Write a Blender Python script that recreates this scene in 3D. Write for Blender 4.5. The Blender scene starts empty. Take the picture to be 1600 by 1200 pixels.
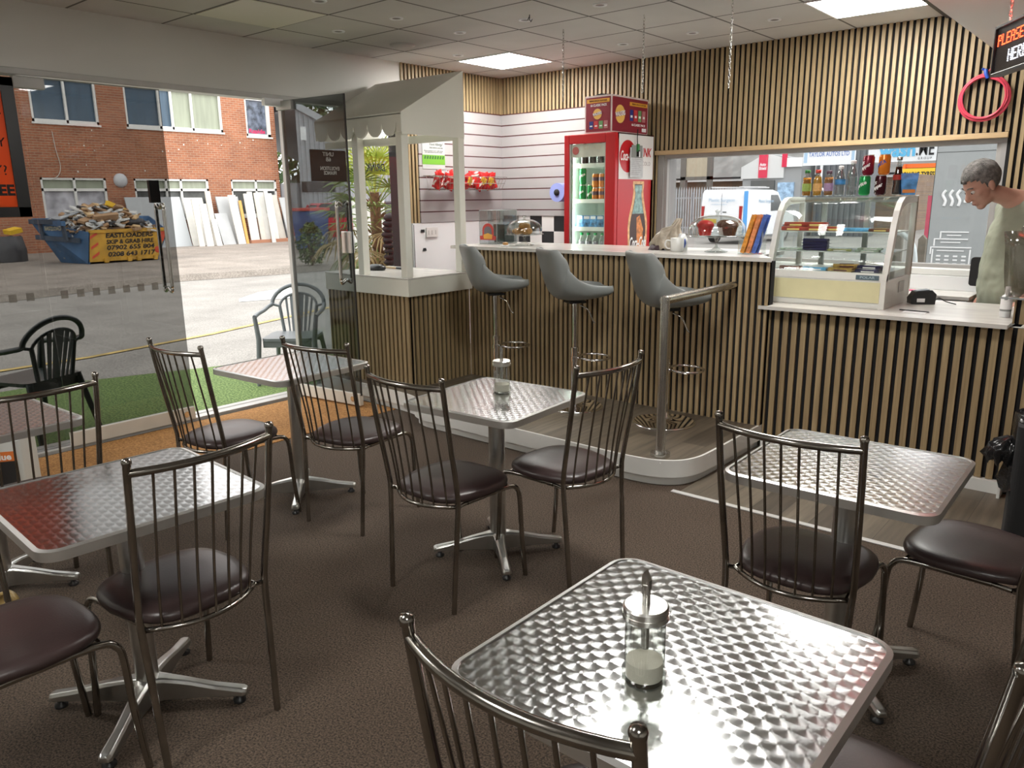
import bpy, math, random
from mathutils import Vector, Matrix, Euler
random.seed(7)
C = bpy.context.scene
COL = C.collection
PI = math.pi
R = math.radians

# ---------------------------------------------------------------- camera, world, exposure
cam_d = bpy.data.cameras.new('camera')
cam = bpy.data.objects.new('camera', cam_d)
COL.objects.link(cam)
cam_d.sensor_fit = 'HORIZONTAL'
cam_d.sensor_width = 36.0
cam_d.lens = 1213.0 / 1600.0 * 36.0
cam_d.clip_start = 0.05
cam_d.clip_end = 300.0
YAW, PIT, ROL = R(40.3), R(13.4), R(-0.72)
_f = Vector((-math.sin(YAW) * math.cos(PIT), math.cos(YAW) * math.cos(PIT), -math.sin(PIT)))
_r = Vector((math.cos(YAW), math.sin(YAW), 0))
_u = _r.cross(_f)
_r2 = _r * math.cos(ROL) + _u * math.sin(ROL)
_u2 = -_r * math.sin(ROL) + _u * math.cos(ROL)
M3 = Matrix((_r2, _u2, -_f)).transposed()
cam.matrix_world = Matrix.Translation((0, 0, 1.58)) @ M3.to_4x4()
C.camera = cam
C.view_settings.view_transform = 'Standard'
C.view_settings.look = 'None'
C.view_settings.exposure = 1.95
C.view_settings.gamma = 1.0
C.view_settings.use_curve_mapping = False

W = bpy.data.worlds.new('overcast_sky')
C.world = W
W.use_nodes = True
wn = W.node_tree
wn.nodes.clear()
w_out = wn.nodes.new('ShaderNodeOutputWorld')
w_bg = wn.nodes.new('ShaderNodeBackground')
w_bg.inputs['Color'].default_value = (0.98, 0.98, 0.97, 1)
w_bg.inputs['Strength'].default_value = 0.95
wn.links.new(w_bg.outputs[0], w_out.inputs[0])

LAMP_STRENGTH = 11.0

# ---------------------------------------------------------------- materials
MATS = {}
def nmat(name):
    m = bpy.data.materials.new(name)
    m.use_nodes = True
    nt = m.node_tree
    b = nt.nodes['Principled BSDF']
    return m, nt, b
def L(nt, a, b): nt.links.new(a, b)
def pm(name, col, rough=0.5, metal=0.0, spec=0.5, noise=0.0, nscale=8.0, bump=0.0, bscale=60.0, coat=0.0, stretch=None):
    if name in MATS: return MATS[name]
    m, nt, b = nmat(name)
    b.inputs['Base Color'].default_value = (*col, 1)
    b.inputs['Roughness'].default_value = rough
    b.inputs['Metallic'].default_value = metal
    b.inputs['Specular IOR Level'].default_value = spec
    if coat: b.inputs['Coat Weight'].default_value = coat
    tc = None
    if noise or bump:
        tc = nt.nodes.new('ShaderNodeTexCoord')
        src = tc.outputs['Object']
        if stretch:
            mp = nt.nodes.new('ShaderNodeMapping'); mp.inputs['Scale'].default_value = stretch
            L(nt, src, mp.inputs[0]); src = mp.outputs[0]
    if noise:
        n = nt.nodes.new('ShaderNodeTexNoise'); n.inputs['Scale'].default_value = nscale; n.inputs['Detail'].default_value = 4
        L(nt, src, n.inputs['Vector'])
        r = nt.nodes.new('ShaderNodeValToRGB')
        e = r.color_ramp.elements
        e[0].position = 0.3; e[1].position = 0.7
        e[0].color = tuple(c * (1 - noise) for c in col) + (1,)
        e[1].color = tuple(min(1, c * (1 + noise)) for c in col) + (1,)
        L(nt, n.outputs['Fac'], r.inputs[0]); L(nt, r.outputs[0], b.inputs['Base Color'])
    if bump:
        n2 = nt.nodes.new('ShaderNodeTexNoise'); n2.inputs['Scale'].default_value = bscale; n2.inputs['Detail'].default_value = 3
        L(nt, src, n2.inputs['Vector'])
        bp = nt.nodes.new('ShaderNodeBump'); bp.inputs['Strength'].default_value = bump; bp.inputs['Distance'].default_value = 0.01
        L(nt, n2.outputs['Fac'], bp.inputs['Height']); L(nt, bp.outputs[0], b.inputs['Normal'])
    MATS[name] = m
    return m
def em(name, col, s):
    if name in MATS: return MATS[name]
    m, nt, b = nmat(name)
    nt.nodes.remove(b)
    e = nt.nodes.new('ShaderNodeEmission'); e.inputs[0].default_value = (*col, 1); e.inputs[1].default_value = s
    L(nt, e.outputs[0], nt.nodes['Material Output'].inputs[0])
    MATS[name] = m
    return m
def thin_glass(name, tint=(1, 1, 1), refl=0.9, rough=0.0, base=0.04):
    if name in MATS: return MATS[name]
    m, nt, b = nmat(name)
    nt.nodes.remove(b)
    lw = nt.nodes.new('ShaderNodeLayerWeight'); lw.inputs['Blend'].default_value = 0.5
    pw = nt.nodes.new('ShaderNodeMath'); pw.operation = 'POWER'; pw.inputs[1].default_value = 4.0
    L(nt, lw.outputs['Facing'], pw.inputs[0])
    ma = nt.nodes.new('ShaderNodeMath'); ma.operation = 'MULTIPLY_ADD'; ma.inputs[1].default_value = refl; ma.inputs[2].default_value = base
    L(nt, pw.outputs[0], ma.inputs[0])
    t = nt.nodes.new('ShaderNodeBsdfTransparent'); t.inputs[0].default_value = (*tint, 1)
    g = nt.nodes.new('ShaderNodeBsdfGlossy'); g.inputs['Roughness'].default_value = rough
    mx = nt.nodes.new('ShaderNodeMixShader')
    L(nt, ma.outputs[0], mx.inputs[0]); L(nt, t.outputs[0], mx.inputs[1]); L(nt, g.outputs[0], mx.inputs[2])
    L(nt, mx.outputs[0], nt.nodes['Material Output'].inputs[0])
    MATS[name] = m
    return m

def wood_slat():
    m, nt, b = nmat('oak_slat')
    tc = nt.nodes.new('ShaderNodeTexCoord')
    # every slat of one panel gets its own tone: coordinates are snapped to a coarse step along the wall
    mp = nt.nodes.new('ShaderNodeMapping'); mp.inputs['Scale'].default_value = (22.8, 22.8, 0.35)
    L(nt, tc.outputs['Object'], mp.inputs[0])
    n = nt.nodes.new('ShaderNodeTexNoise'); n.inputs['Scale'].default_value = 1.0; n.inputs['Detail'].default_value = 2
    L(nt, mp.outputs[0], n.inputs['Vector'])
    mp2 = nt.nodes.new('ShaderNodeMapping'); mp2.inputs['Scale'].default_value = (160, 160, 5)
    L(nt, tc.outputs['Object'], mp2.inputs[0])
    n2 = nt.nodes.new('ShaderNodeTexNoise'); n2.inputs['Scale'].default_value = 1.0; n2.inputs['Detail'].default_value = 3
    L(nt, mp2.outputs[0], n2.inputs['Vector'])
    mx = nt.nodes.new('ShaderNodeMath'); mx.operation = 'MULTIPLY_ADD'; mx.inputs[1].default_value = 0.45
    L(nt, n2.outputs['Fac'], mx.inputs[0]); 
    m2 = nt.nodes.new('ShaderNodeMath'); m2.operation = 'MULTIPLY'; m2.inputs[1].default_value = 0.55
    L(nt, n.outputs['Fac'], m2.inputs[0]); L(nt, m2.outputs[0], mx.inputs[2])
    r = nt.nodes.new('ShaderNodeValToRGB')
    r.color_ramp.elements[0].position = 0.32; r.color_ramp.elements[0].color = (0.24, 0.168, 0.086, 1)
    r.color_ramp.elements[1].position = 0.68; r.color_ramp.elements[1].color = (0.46, 0.34, 0.185, 1)
    L(nt, mx.outputs[0], r.inputs[0]); L(nt, r.outputs[0], b.inputs['Base Color'])
    b.inputs['Roughness'].default_value = 0.5
    MATS['oak'] = m
    return m
OAK = wood_slat()
FELT = pm('black_felt', (0.006, 0.006, 0.007), 0.9, noise=0.3, nscale=200)

def brick(name, c1, c2, mortar, scale=1.0, axis='yz', rough=0.85):
    if name in MATS: return MATS[name]
    m, nt, b = nmat(name)
    tc = nt.nodes.new('ShaderNodeTexCoord')
    sp = nt.nodes.new('ShaderNodeSeparateXYZ'); cb = nt.nodes.new('ShaderNodeCombineXYZ')
    L(nt, tc.outputs['Object'], sp.inputs[0])
    L(nt, sp.outputs['Y' if axis == 'yz' else 'X'], cb.inputs[0]); L(nt, sp.outputs['Z'], cb.inputs[1])
    t = nt.nodes.new('ShaderNodeTexBrick')
    t.inputs['Scale'].default_value = scale
    t.inputs['Brick Width'].default_value = 0.235; t.inputs['Row Height'].default_value = 0.078
    t.inputs['Mortar Size'].default_value = 0.008; t.inputs['Bias'].default_value = 0.0
    t.inputs['Color1'].default_value = (*c1, 1); t.inputs['Color2'].default_value = (*c2, 1); t.inputs['Mortar'].default_value = (*mortar, 1)
    L(nt, cb.outputs[0], t.inputs['Vector'])
    n = nt.nodes.new('ShaderNodeTexNoise'); n.inputs['Scale'].default_value = 1.3; n.inputs['Detail'].default_value = 5
    L(nt, tc.outputs['Object'], n.inputs['Vector'])
    mx = nt.nodes.new('ShaderNodeMix'); mx.data_type = 'RGBA'; mx.blend_type = 'MULTIPLY'; mx.inputs[0].default_value = 0.5
    L(nt, t.outputs['Color'], mx.inputs[6]); L(nt, n.outputs['Fac'], mx.inputs[7]); L(nt, mx.outputs[2], b.inputs['Base Color'])
    b.inputs['Roughness'].default_value = rough
    MATS[name] = m
    return m

def grid_mat(name, base, line, sx, sy, ox, oy, w, ax='XY', rough=0.7, noise=0.06):
    """flat tile lines every sx / sy metres, offset ox / oy, line width w"""
    m, nt, b = nmat(name)
    g = nt.nodes.new('ShaderNodeNewGeometry')
    sp = nt.nodes.new('ShaderNodeSeparateXYZ'); L(nt, g.outputs['Position'], sp.inputs[0])
    outs = []
    for a, s, o in ((ax[0], sx, ox), (ax[1], sy, oy)):
        if not s: continue
        m1 = nt.nodes.new('ShaderNodeMath'); m1.operation = 'SUBTRACT'; m1.inputs[1].default_value = o - s / 2
        L(nt, sp.outputs[a], m1.inputs[0])
        m2 = nt.nodes.new('ShaderNodeMath'); m2.operation = 'FLOORED_MODULO'; m2.inputs[1].default_value = s
        L(nt, m1.outputs[0], m2.inputs[0])
        m3 = nt.nodes.new('ShaderNodeMath'); m3.operation = 'SUBTRACT'; m3.inputs[1].default_value = s / 2
        L(nt, m2.outputs[0], m3.inputs[0])
        m4 = nt.nodes.new('ShaderNodeMath'); m4.operation = 'ABSOLUTE'; L(nt, m3.outputs[0], m4.inputs[0])
        m5 = nt.nodes.new('ShaderNodeMath'); m5.operation = 'LESS_THAN'; m5.inputs[1].default_value = w / 2
        L(nt, m4.outputs[0], m5.inputs[0]); outs.append(m5.outputs[0])
    if len(outs) == 2:
        mm = nt.nodes.new('ShaderNodeMath'); mm.operation = 'MAXIMUM'
        L(nt, outs[0], mm.inputs[0]); L(nt, outs[1], mm.inputs[1]); f = mm.outputs[0]
    else: f = outs[0]
    n = nt.nodes.new('ShaderNodeTexNoise'); n.inputs['Scale'].default_value = 2.0
    L(nt, g.outputs['Position'], n.inputs['Vector'])
    r = nt.nodes.new('ShaderNodeValToRGB')
    r.color_ramp.elements[0].position = 0.3; r.color_ramp.elements[1].position = 0.7
    r.color_ramp.elements[0].color = tuple(c * (1 - noise) for c in base) + (1,)
    r.color_ramp.elements[1].color = tuple(min(1, c * (1 + noise)) for c in base) + (1,)
    L(nt, n.outputs['Fac'], r.inputs[0])
    mx = nt.nodes.new('ShaderNodeMix'); mx.data_type = 'RGBA'; L(nt, f, mx.inputs[0]); L(nt, r.outputs[0], mx.inputs[6])
    mx.inputs[7].default_value = (*line, 1)
    L(nt, mx.outputs[2], b.inputs['Base Color'])
    b.inputs['Roughness'].default_value = rough
    return m

def plank_mat():
    m, nt, b = nmat('grey_oak_vinyl')
    g = nt.nodes.new('ShaderNodeNewGeometry')
    mp = nt.nodes.new('ShaderNodeMapping'); mp.inputs['Rotation'].default_value = (0, 0, R(90)); L(nt, g.outputs['Position'], mp.inputs[0])
    t = nt.nodes.new('ShaderNodeTexBrick'); t.inputs['Scale'].default_value = 1.0
    t.inputs['Brick Width'].default_value = 0.9; t.inputs['Row Height'].default_value = 0.15; t.inputs['Mortar Size'].default_value = 0.0012
    t.inputs['Color1'].default_value = (0.20, 0.165, 0.122, 1); t.inputs['Color2'].default_value = (0.085, 0.068, 0.05, 1); t.inputs['Mortar'].default_value = (0.04, 0.033, 0.028, 1)
    L(nt, mp.outputs[0], t.inputs['Vector'])
    mp2 = nt.nodes.new('ShaderNodeMapping'); mp2.inputs['Scale'].default_value = (30, 2.5, 1); L(nt, g.outputs['Position'], mp2.inputs[0])
    n = nt.nodes.new('ShaderNodeTexNoise'); n.inputs['Scale'].default_value = 1.0; n.inputs['Detail'].default_value = 6; L(nt, mp2.outputs[0], n.inputs['Vector'])
    r = nt.nodes.new('ShaderNodeValToRGB'); r.color_ramp.elements[0].position = 0.25; r.color_ramp.elements[0].color = (0.55, 0.55, 0.55, 1)
    r.color_ramp.elements[1].position = 0.75; r.color_ramp.elements[1].color = (1.3, 1.3, 1.3, 1)
    L(nt, n.outputs['Fac'], r.inputs[0])
    mx = nt.nodes.new('ShaderNodeMix'); mx.data_type = 'RGBA'; mx.blend_type = 'MULTIPLY'; mx.inputs[0].default_value = 1
    L(nt, t.outputs['Color'], mx.inputs[6]); L(nt, r.outputs[0], mx.inputs[7]); L(nt, mx.outputs[2], b.inputs['Base Color'])
    b.inputs['Roughness'].default_value = 0.42
    return m

def speckle(name, c1, c2, scale, rough=0.95, bump=0.5, big=0.0):
    m, nt, b = nmat(name)
    g = nt.nodes.new('ShaderNodeNewGeometry')
    n = nt.nodes.new('ShaderNodeTexNoise'); n.inputs['Scale'].default_value = scale; n.inputs['Detail'].default_value = 3; n.inputs['Roughness'].default_value = 0.7
    L(nt, g.outputs['Position'], n.inputs['Vector'])
    r = nt.nodes.new('ShaderNodeValToRGB'); r.color_ramp.elements[0].position = 0.38; r.color_ramp.elements[1].position = 0.64
    r.color_ramp.elements[0].color = (*c1, 1); r.color_ramp.elements[1].color = (*c2, 1)
    L(nt, n.outputs['Fac'], r.inputs[0])
    out = r.outputs[0]
    if big:
        n2 = nt.nodes.new('ShaderNodeTexNoise'); n2.inputs['Scale'].default_value = 1.1; n2.inputs['Detail'].default_value = 4
        L(nt, g.outputs['Position'], n2.inputs['Vector'])
        r2 = nt.nodes.new('ShaderNodeValToRGB'); r2.color_ramp.elements[0].position = 0.3; r2.color_ramp.elements[1].position = 0.7
        r2.color_ramp.elements[0].color = (1 - big,) * 3 + (1,); r2.color_ramp.elements[1].color = (1 + big,) * 3 + (1,)
        L(nt, n2.outputs['Fac'], r2.inputs[0])
        mx = nt.nodes.new('ShaderNodeMix'); mx.data_type = 'RGBA'; mx.blend_type = 'MULTIPLY'; mx.inputs[0].default_value = 1
        L(nt, out, mx.inputs[6]); L(nt, r2.outputs[0], mx.inputs[7]); out = mx.outputs[2]
    L(nt, out, b.inputs['Base Color'])
    b.inputs['Roughness'].default_value = rough
    if bump:
        bp = nt.nodes.new('ShaderNodeBump'); bp.inputs['Strength'].default_value = bump; bp.inputs['Distance'].default_value = 0.006
        L(nt, n.outputs['Fac'], bp.inputs['Height']); L(nt, bp.outputs[0], b.inputs['Normal'])
    return m

def swirl_metal():
    """engine-turned aluminium: overlapping round scratches laid like scales"""
    m, nt, b = nmat('swirl_aluminium')
    N = nt.nodes
    def mth(op, a, bb=None, c=None):
        n = N.new('ShaderNodeMath'); n.operation = op
        for i, v in enumerate((a, bb, c)):
            if v is None: continue
            if isinstance(v, (int, float)): n.inputs[i].default_value = v
            else: L(nt, v, n.inputs[i])
        return n.outputs[0]
    tc = N.new('ShaderNodeTexCoord')
    mp = N.new('ShaderNodeMapping'); mp.inputs['Rotation'].default_value = (0, 0, 0); L(nt, tc.outputs['Object'], mp.inputs[0])
    sp = N.new('ShaderNodeSeparateXYZ'); L(nt, mp.outputs[0], sp.inputs[0])
    u, v = sp.outputs['X'], sp.outputs['Y']
    D, A = 0.042, 0.021       # disc spacing in a row, row pitch
    RAD = 0.0238
    def cand(off):
        k = mth('ADD', mth('FLOOR', mth('DIVIDE', v, A)), off)
        st = mth('MULTIPLY', mth('FLOORED_MODULO', k, 2.0), D / 2)
        uu = mth('SUBTRACT', u, st)
        du = mth('SUBTRACT', uu, mth('MULTIPLY', mth('ROUND', mth('DIVIDE', uu, D)), D))
        dv = mth('SUBTRACT', v, mth('MULTIPLY', k, A))
        d = mth('SQRT', mth('ADD', mth('MULTIPLY', du, du), mth('MULTIPLY', dv, dv)))
        return du, dv, d
    c1, c0, cm = cand(1.0), cand(0.0), cand(-1.0)
    in1 = mth('LESS_THAN', c1[2], RAD); in0 = mth('LESS_THAN', c0[2], RAD)
    def pick(i):
        a = N.new('ShaderNodeMix'); a.data_type = 'FLOAT'; L(nt, in0, a.inputs[0]); L(nt, cm[i], a.inputs[2]); L(nt, c0[i], a.inputs[3])
        c = N.new('ShaderNodeMix'); c.data_type = 'FLOAT'; L(nt, in1, c.inputs[0]); L(nt, a.outputs[0], c.inputs[2]); L(nt, c1[i], c.inputs[3])
        return c.outputs[0]
    du, dv, dd = pick(0), pick(1), pick(2)
    cb = N.new('ShaderNodeCombineXYZ'); L(nt, mth('MULTIPLY', dv, -1.0), cb.inputs[0]); L(nt, du, cb.inputs[1])
    rot = N.new('ShaderNodeVectorRotate'); rot.rotation_type = 'Z_AXIS'; rot.inputs['Angle'].default_value = 0
    L(nt, cb.outputs[0], rot.inputs[0])
    nv = N.new('ShaderNodeVectorMath'); nv.operation = 'NORMALIZE'; L(nt, rot.outputs[0], nv.inputs[0])
    vt = N.new('ShaderNodeVectorTransform'); vt.vector_type = 'VECTOR'; vt.convert_from = 'OBJECT'; vt.convert_to = 'WORLD'
    L(nt, nv.outputs[0], vt.inputs[0])
    L(nt, vt.outputs[0], b.inputs['Tangent'])
    # each pressed disc is very slightly domed, so its rim catches light
    h = mth('MULTIPLY', mth('POWER', mth('DIVIDE', dd, RAD), 6.0), -0.22)
    n = N.new('ShaderNodeTexNoise'); n.inputs['Scale'].default_value = 4.0; L(nt, tc.outputs['Object'], n.inputs['Vector'])
    ang = mth('ARCTAN2', dv, du)
    an = N.new('ShaderNodeTexNoise'); an.inputs['Scale'].default_value = 1.0; an.inputs['Detail'].default_value = 2
    ca = N.new('ShaderNodeCombineXYZ'); L(nt, mth('MULTIPLY', ang, 4.5), ca.inputs[0]); L(nt, mth('MULTIPLY', mth('SUBTRACT', u, du), 90.0), ca.inputs[1]); L(nt, mth('MULTIPLY', mth('SUBTRACT', v, dv), 90.0), ca.inputs[2])
    L(nt, ca.outputs[0], an.inputs['Vector'])
    h = mth('ADD', h, mth('MULTIPLY', mth('MULTIPLY', an.outputs['Fac'], dd), 45.0))
    hh = mth('MULTIPLY_ADD', n.outputs['Fac'], 6.0, h)
    bp = N.new('ShaderNodeBump'); bp.inputs['Strength'].default_value = 0.22; bp.inputs['Distance'].default_value = 0.0006
    L(nt, hh, bp.inputs['Height']); L(nt, bp.outputs[0], b.inputs['Normal'])
    ring = N.new('ShaderNodeTexNoise'); ring.inputs['Scale'].default_value = 1.0; ring.inputs['Detail'].default_value = 2
    cr = N.new('ShaderNodeCombineXYZ'); L(nt, mth('MULTIPLY', dd, 1500.0), cr.inputs[0]); L(nt, mth('MULTIPLY', u, 3.0), cr.inputs[1])
    L(nt, cr.outputs[0], ring.inputs['Vector'])
    rr = N.new('ShaderNodeMapRange'); rr.inputs['To Min'].default_value = 0.13; rr.inputs['To Max'].default_value = 0.25
    L(nt, ring.outputs['Fac'], rr.inputs[0]); L(nt, rr.outputs[0], b.inputs['Roughness'])
    b.inputs['Base Color'].default_value = (0.47, 0.475, 0.475, 1)
    b.inputs['Metallic'].default_value = 1.0
    b.inputs['Anisotropic'].default_value = 0.8
    return m
SWIRL = swirl_metal()
CARPET = speckle('brown_carpet', (0.026, 0.018, 0.012), (0.155, 0.110, 0.077), 150, bump=0.8, big=0.12)
COIR = speckle('orange_coir', (0.24, 0.105, 0.028), (0.52, 0.26, 0.08), 90, bump=0.5, big=0.15)
ASPHALT = speckle('asphalt', (0.19, 0.18, 0.165), (0.34, 0.322, 0.295), 60, bump=0.1, big=0.16)
CONCRETE = speckle('yard_concrete', (0.19, 0.165, 0.14), (0.31, 0.275, 0.24), 30, bump=0.1, big=0.2)
TURF = speckle('artificial_turf', (0.03, 0.07, 0.012), (0.21, 0.30, 0.09), 55, bump=0.8, big=0.1)
VINYL = plank_mat()
PAINT = pm('cream_paint', (0.69, 0.68, 0.64), 0.55, noise=0.03, nscale=1.5)
KPAINT = pm('kiosk_cream', (0.76, 0.76, 0.68), 0.45, noise=0.03, nscale=2)
CEIL = grid_mat('ceiling_tiles', (0.56, 0.545, 0.52), (0.12, 0.11, 0.10), 0.6, 0.6, -4.985, 3.99, 0.016, rough=0.8)
WHITE = pm('white_gloss', (0.78, 0.78, 0.75), 0.3, noise=0.02)
WHITEP = pm('white_upvc', (0.80, 0.81, 0.82), 0.35)
GREYFRAME = pm('grey_aluminium_frame', (0.45, 0.44, 0.42), 0.45, metal=0.3, noise=0.05)
BLACK = pm('black_plastic', (0.012, 0.012, 0.013), 0.35)
BLACKM = pm('black_matt', (0.015, 0.015, 0.016), 0.8)
CHROME = pm('chrome', (0.78, 0.78, 0.78), 0.07, 1.0)
BCHROME = pm('worn_dark_chrome', (0.34, 0.32, 0.29), 0.17, 1.0, noise=0.18, nscale=14)
SATIN = pm('satin_aluminium', (0.62, 0.62, 0.60), 0.30, 1.0, noise=0.05, nscale=20)
STEEL = pm('brushed_steel', (0.58, 0.57, 0.54), 0.26, 1.0, noise=0.06, nscale=30)
VINYLSEAT = pm('brown_vinyl', (0.042, 0.026, 0.025), 0.33, noise=0.15, nscale=5, bump=0.06, bscale=220)
GREYLEATHER = pm('grey_leatherette', (0.215, 0.23, 0.225), 0.38, noise=0.06, nscale=6, bump=0.08, bscale=150)
MARBLE = pm('pale_stone_top', (0.66, 0.64, 0.60), 0.22, noise=0.10, nscale=3, stretch=(1, 4, 1))
TINT = thin_glass('smoked_glass', (0.50, 0.50, 0.495), 0.8, base=0.018)
PALEG = thin_glass('pale_glass', (0.86, 0.87, 0.87), 0.8, base=0.035)
BACKG = thin_glass('back_window_glass', (0.79, 0.795, 0.80), 0.6, base=0.02)
TINTD = thin_glass('dark_smoked_glass', (0.56, 0.58, 0.58), 0.5, base=0.02)
CLEAR = thin_glass('clear_glass', (0.985, 0.99, 0.985), 0.6, base=0.012)
CASEG = thin_glass('case_glass', (0.95, 0.97, 0.96), 0.6, base=0.03)
JARG = thin_glass('jar_glass', (0.80, 0.82, 0.80), 0.9, base=0.13)
RIMA = pm('rim_aluminium', (0.80, 0.80, 0.79), 0.38, 1.0)
RED = pm('cola_red', (0.52, 0.012, 0.018), 0.3)
SLATWHITE = grid_mat('slatwall_white', (0.39, 0.375, 0.375), (0.07, 0.015, 0.015), 0, 0.103, 0, 2.40 - 0.103, 0.0105, ax='XZ', rough=0.35)
LAMP = em('lit_lamp_diffuser', (1.0, 0.985, 0.94), LAMP_STRENGTH)

# ---------------------------------------------------------------- mesh builder
class MB:
    def __init__(s): s.v = []; s.f = []; s.m = []; s.s = []; s.cur = 0; s.T = None
    def mat(s, i): s.cur = i; return s
    def add(s, vs, fs, smooth=False):
        o = len(s.v)
        if s.T is not None: vs = [tuple(s.T @ Vector(p)) for p in vs]
        s.v += [tuple(p) for p in vs]
        for f in fs:
            s.f.append(tuple(o + i for i in f)); s.m.append(s.cur); s.s.append(smooth)
        return s
    def box(s, x0, x1, y0, y1, z0, z1):
        if x0 > x1: x0, x1 = x1, x0
        if y0 > y1: y0, y1 = y1, y0
        if z0 > z1: z0, z1 = z1, z0
        v = [(x0, y0, z0), (x1, y0, z0), (x1, y1, z0), (x0, y1, z0), (x0, y0, z1), (x1, y0, z1), (x1, y1, z1), (x0, y1, z1)]
        return s.add(v, [(0, 3, 2, 1), (4, 5, 6, 7), (0, 1, 5, 4), (1, 2, 6, 5), (2, 3, 7, 6), (3, 0, 4, 7)])
    def obox(s, c, size, rot):
        """oriented box: centre, size, Euler (radians)"""
        Rm = Euler(rot).to_matrix(); hx, hy, hz = (q / 2 for q in size)
        v = [Vector(c) + Rm @ Vector(p) for p in ((-hx, -hy, -hz), (hx, -hy, -hz), (hx, hy, -hz), (-hx, hy, -hz), (-hx, -hy, hz), (hx, -hy, hz), (hx, hy, hz), (-hx, hy, hz))]
        return s.add(v, [(0, 3, 2, 1), (4, 5, 6, 7), (0, 1, 5, 4), (1, 2, 6, 5), (2, 3, 7, 6), (3, 0, 4, 7)])
    def prism(s, poly, a0, a1, axis='z', smooth=False):
        """poly: 2D points; extruded along axis from a0 to a1"""
        n = len(poly)
        def P(p, a):
            if axis == 'z': return (p[0], p[1], a)
            if axis == 'x': return (a, p[0], p[1])
            return (p[0], a, p[1])
        vs = [P(p, a0) for p in poly] + [P(p, a1) for p in poly]
        s.add(vs, [(i, (i + 1) % n, n + (i + 1) % n, n + i) for i in range(n)], smooth)
        s.add(vs[:n], [tuple(range(n))[::-1]]); s.add(vs[n:], [tuple(range(n))])
        return s
    def tube(s, pts, r, n=10, caps=True, closed=False, flat=1.0):
        pts = [Vector(p) for p in pts]
        k = len(pts)
        rs = r if isinstance(r, (list, tuple)) else [r] * k
        tang = []
        for i in range(k):
            if closed: t = pts[(i + 1) % k] - pts[i - 1]
            else: t = pts[min(i + 1, k - 1)] - pts[max(i - 1, 0)]
            tang.append(t.normalized())
        up = Vector((0, 0, 1)) if abs(tang[0].z) < 0.9 else Vector((0, 1, 0))
        nrm = (up - tang[0] * up.dot(tang[0])).normalized()
        rings = []
        for i in range(k):
            nrm = (nrm - tang[i] * nrm.dot(tang[i])).normalized()
            bn = tang[i].cross(nrm)
            rings.append([pts[i] + (nrm * math.cos(2 * PI * j / n) + bn * math.sin(2 * PI * j / n) * flat) * rs[i] for j in range(n)])
        vs = [p for rg in rings for p in rg]
        fs = []
        for i in range(k if closed else k - 1):
            a, b2 = i * n, ((i + 1) % k) * n
            for j in range(n): fs.append((a + j, a + (j + 1) % n, b2 + (j + 1) % n, b2 + j))
        s.add(vs, fs, True)
        if caps and not closed:
            s.add(rings[0], [tuple(range(n))[::-1]]); s.add(rings[-1], [tuple(range(n))])
        return s
    def lathe(s, prof, c=(0, 0, 0), n=24, smooth=True, sx=1.0, sy=1.0):
        """prof: list of (r, z); closes ends with r == 0"""
        vs = []; 
        for r, z in prof:
            for j in range(n):
                a = 2 * PI * j / n
                vs.append((c[0] + r * math.cos(a) * sx, c[1] + r * math.sin(a) * sy, c[2] + z))
        fs = []
        for i in range(len(prof) - 1):
            for j in range(n): fs.append((i * n + j, i * n + (j + 1) % n, (i + 1) * n + (j + 1) % n, (i + 1) * n + j))
        return s.add(vs, fs, smooth)
    def ell(s, c, r, n=16, m=10, rot=None):
        Rm = Euler(rot).to_matrix() if rot else Matrix.Identity(3)
        vs = []
        for i in range(m + 1):
            t = PI * i / m
            for j in range(n):
                a = 2 * PI * j / n
                vs.append(Vector(c) + Rm @ Vector((r[0] * math.sin(t) * math.cos(a), r[1] * math.sin(t) * math.sin(a), -r[2] * math.cos(t))))
        fs = [(i * n + j, i * n + (j + 1) % n, (i + 1) * n + (j + 1) % n, (i + 1) * n + j) for i in range(m) for j in range(n)]
        return s.add(vs, fs, True)
    def build(s, name, mats, parent=None, bevel=0.0, seg=2, loc=None, rot=None):
        me = bpy.data.meshes.new(name)
        me.from_pydata(s.v, [], s.f)
        for mt in (mats if isinstance(mats, (list, tuple)) else [mats]): me.materials.append(mt)
        me.polygons.foreach_set('material_index', s.m)
        me.polygons.foreach_set('use_smooth', s.s)
        me.update()
        o = bpy.data.objects.new(name, me)
        COL.objects.link(o)
        if parent is not None: o.parent = parent
        if loc: o.location = loc
        if rot: o.rotation_euler = rot
        if bevel:
            md = o.modifiers.new('bevel', 'BEVEL'); md.width = bevel; md.segments = seg; md.limit_method = 'ANGLE'; md.angle_limit = R(40)
        return o
def rrect(x0, x1, y0, y1, r, k=5):
    p = []
    for cx, cy, a in ((x1 - r, y0 + r, -90), (x1 - r, y1 - r, 0), (x0 + r, y1 - r, 90), (x0 + r, y0 + r, 180)):
        for i in range(k + 1):
            t = R(a + 90 * i / k); p.append((cx + r * math.cos(t), cy + r * math.sin(t)))
    return p
def smooth_path(pts, k=6):
    """Catmull-Rom through the points"""
    P = [Vector(p) for p in pts]; out = []
    for i in range(len(P) - 1):
        p0, p1, p2, p3 = P[max(i - 1, 0)], P[i], P[i + 1], P[min(i + 2, len(P) - 1)]
        for j in range(k):
            t = j / k
            out.append(0.5 * ((2 * p1) + (p2 - p0) * t + (2 * p0 - 5 * p1 + 4 * p2 - p3) * t * t + (3 * p1 - p0 - 3 * p2 + p3) * t ** 3))
    out.append(P[-1]); return out
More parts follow.
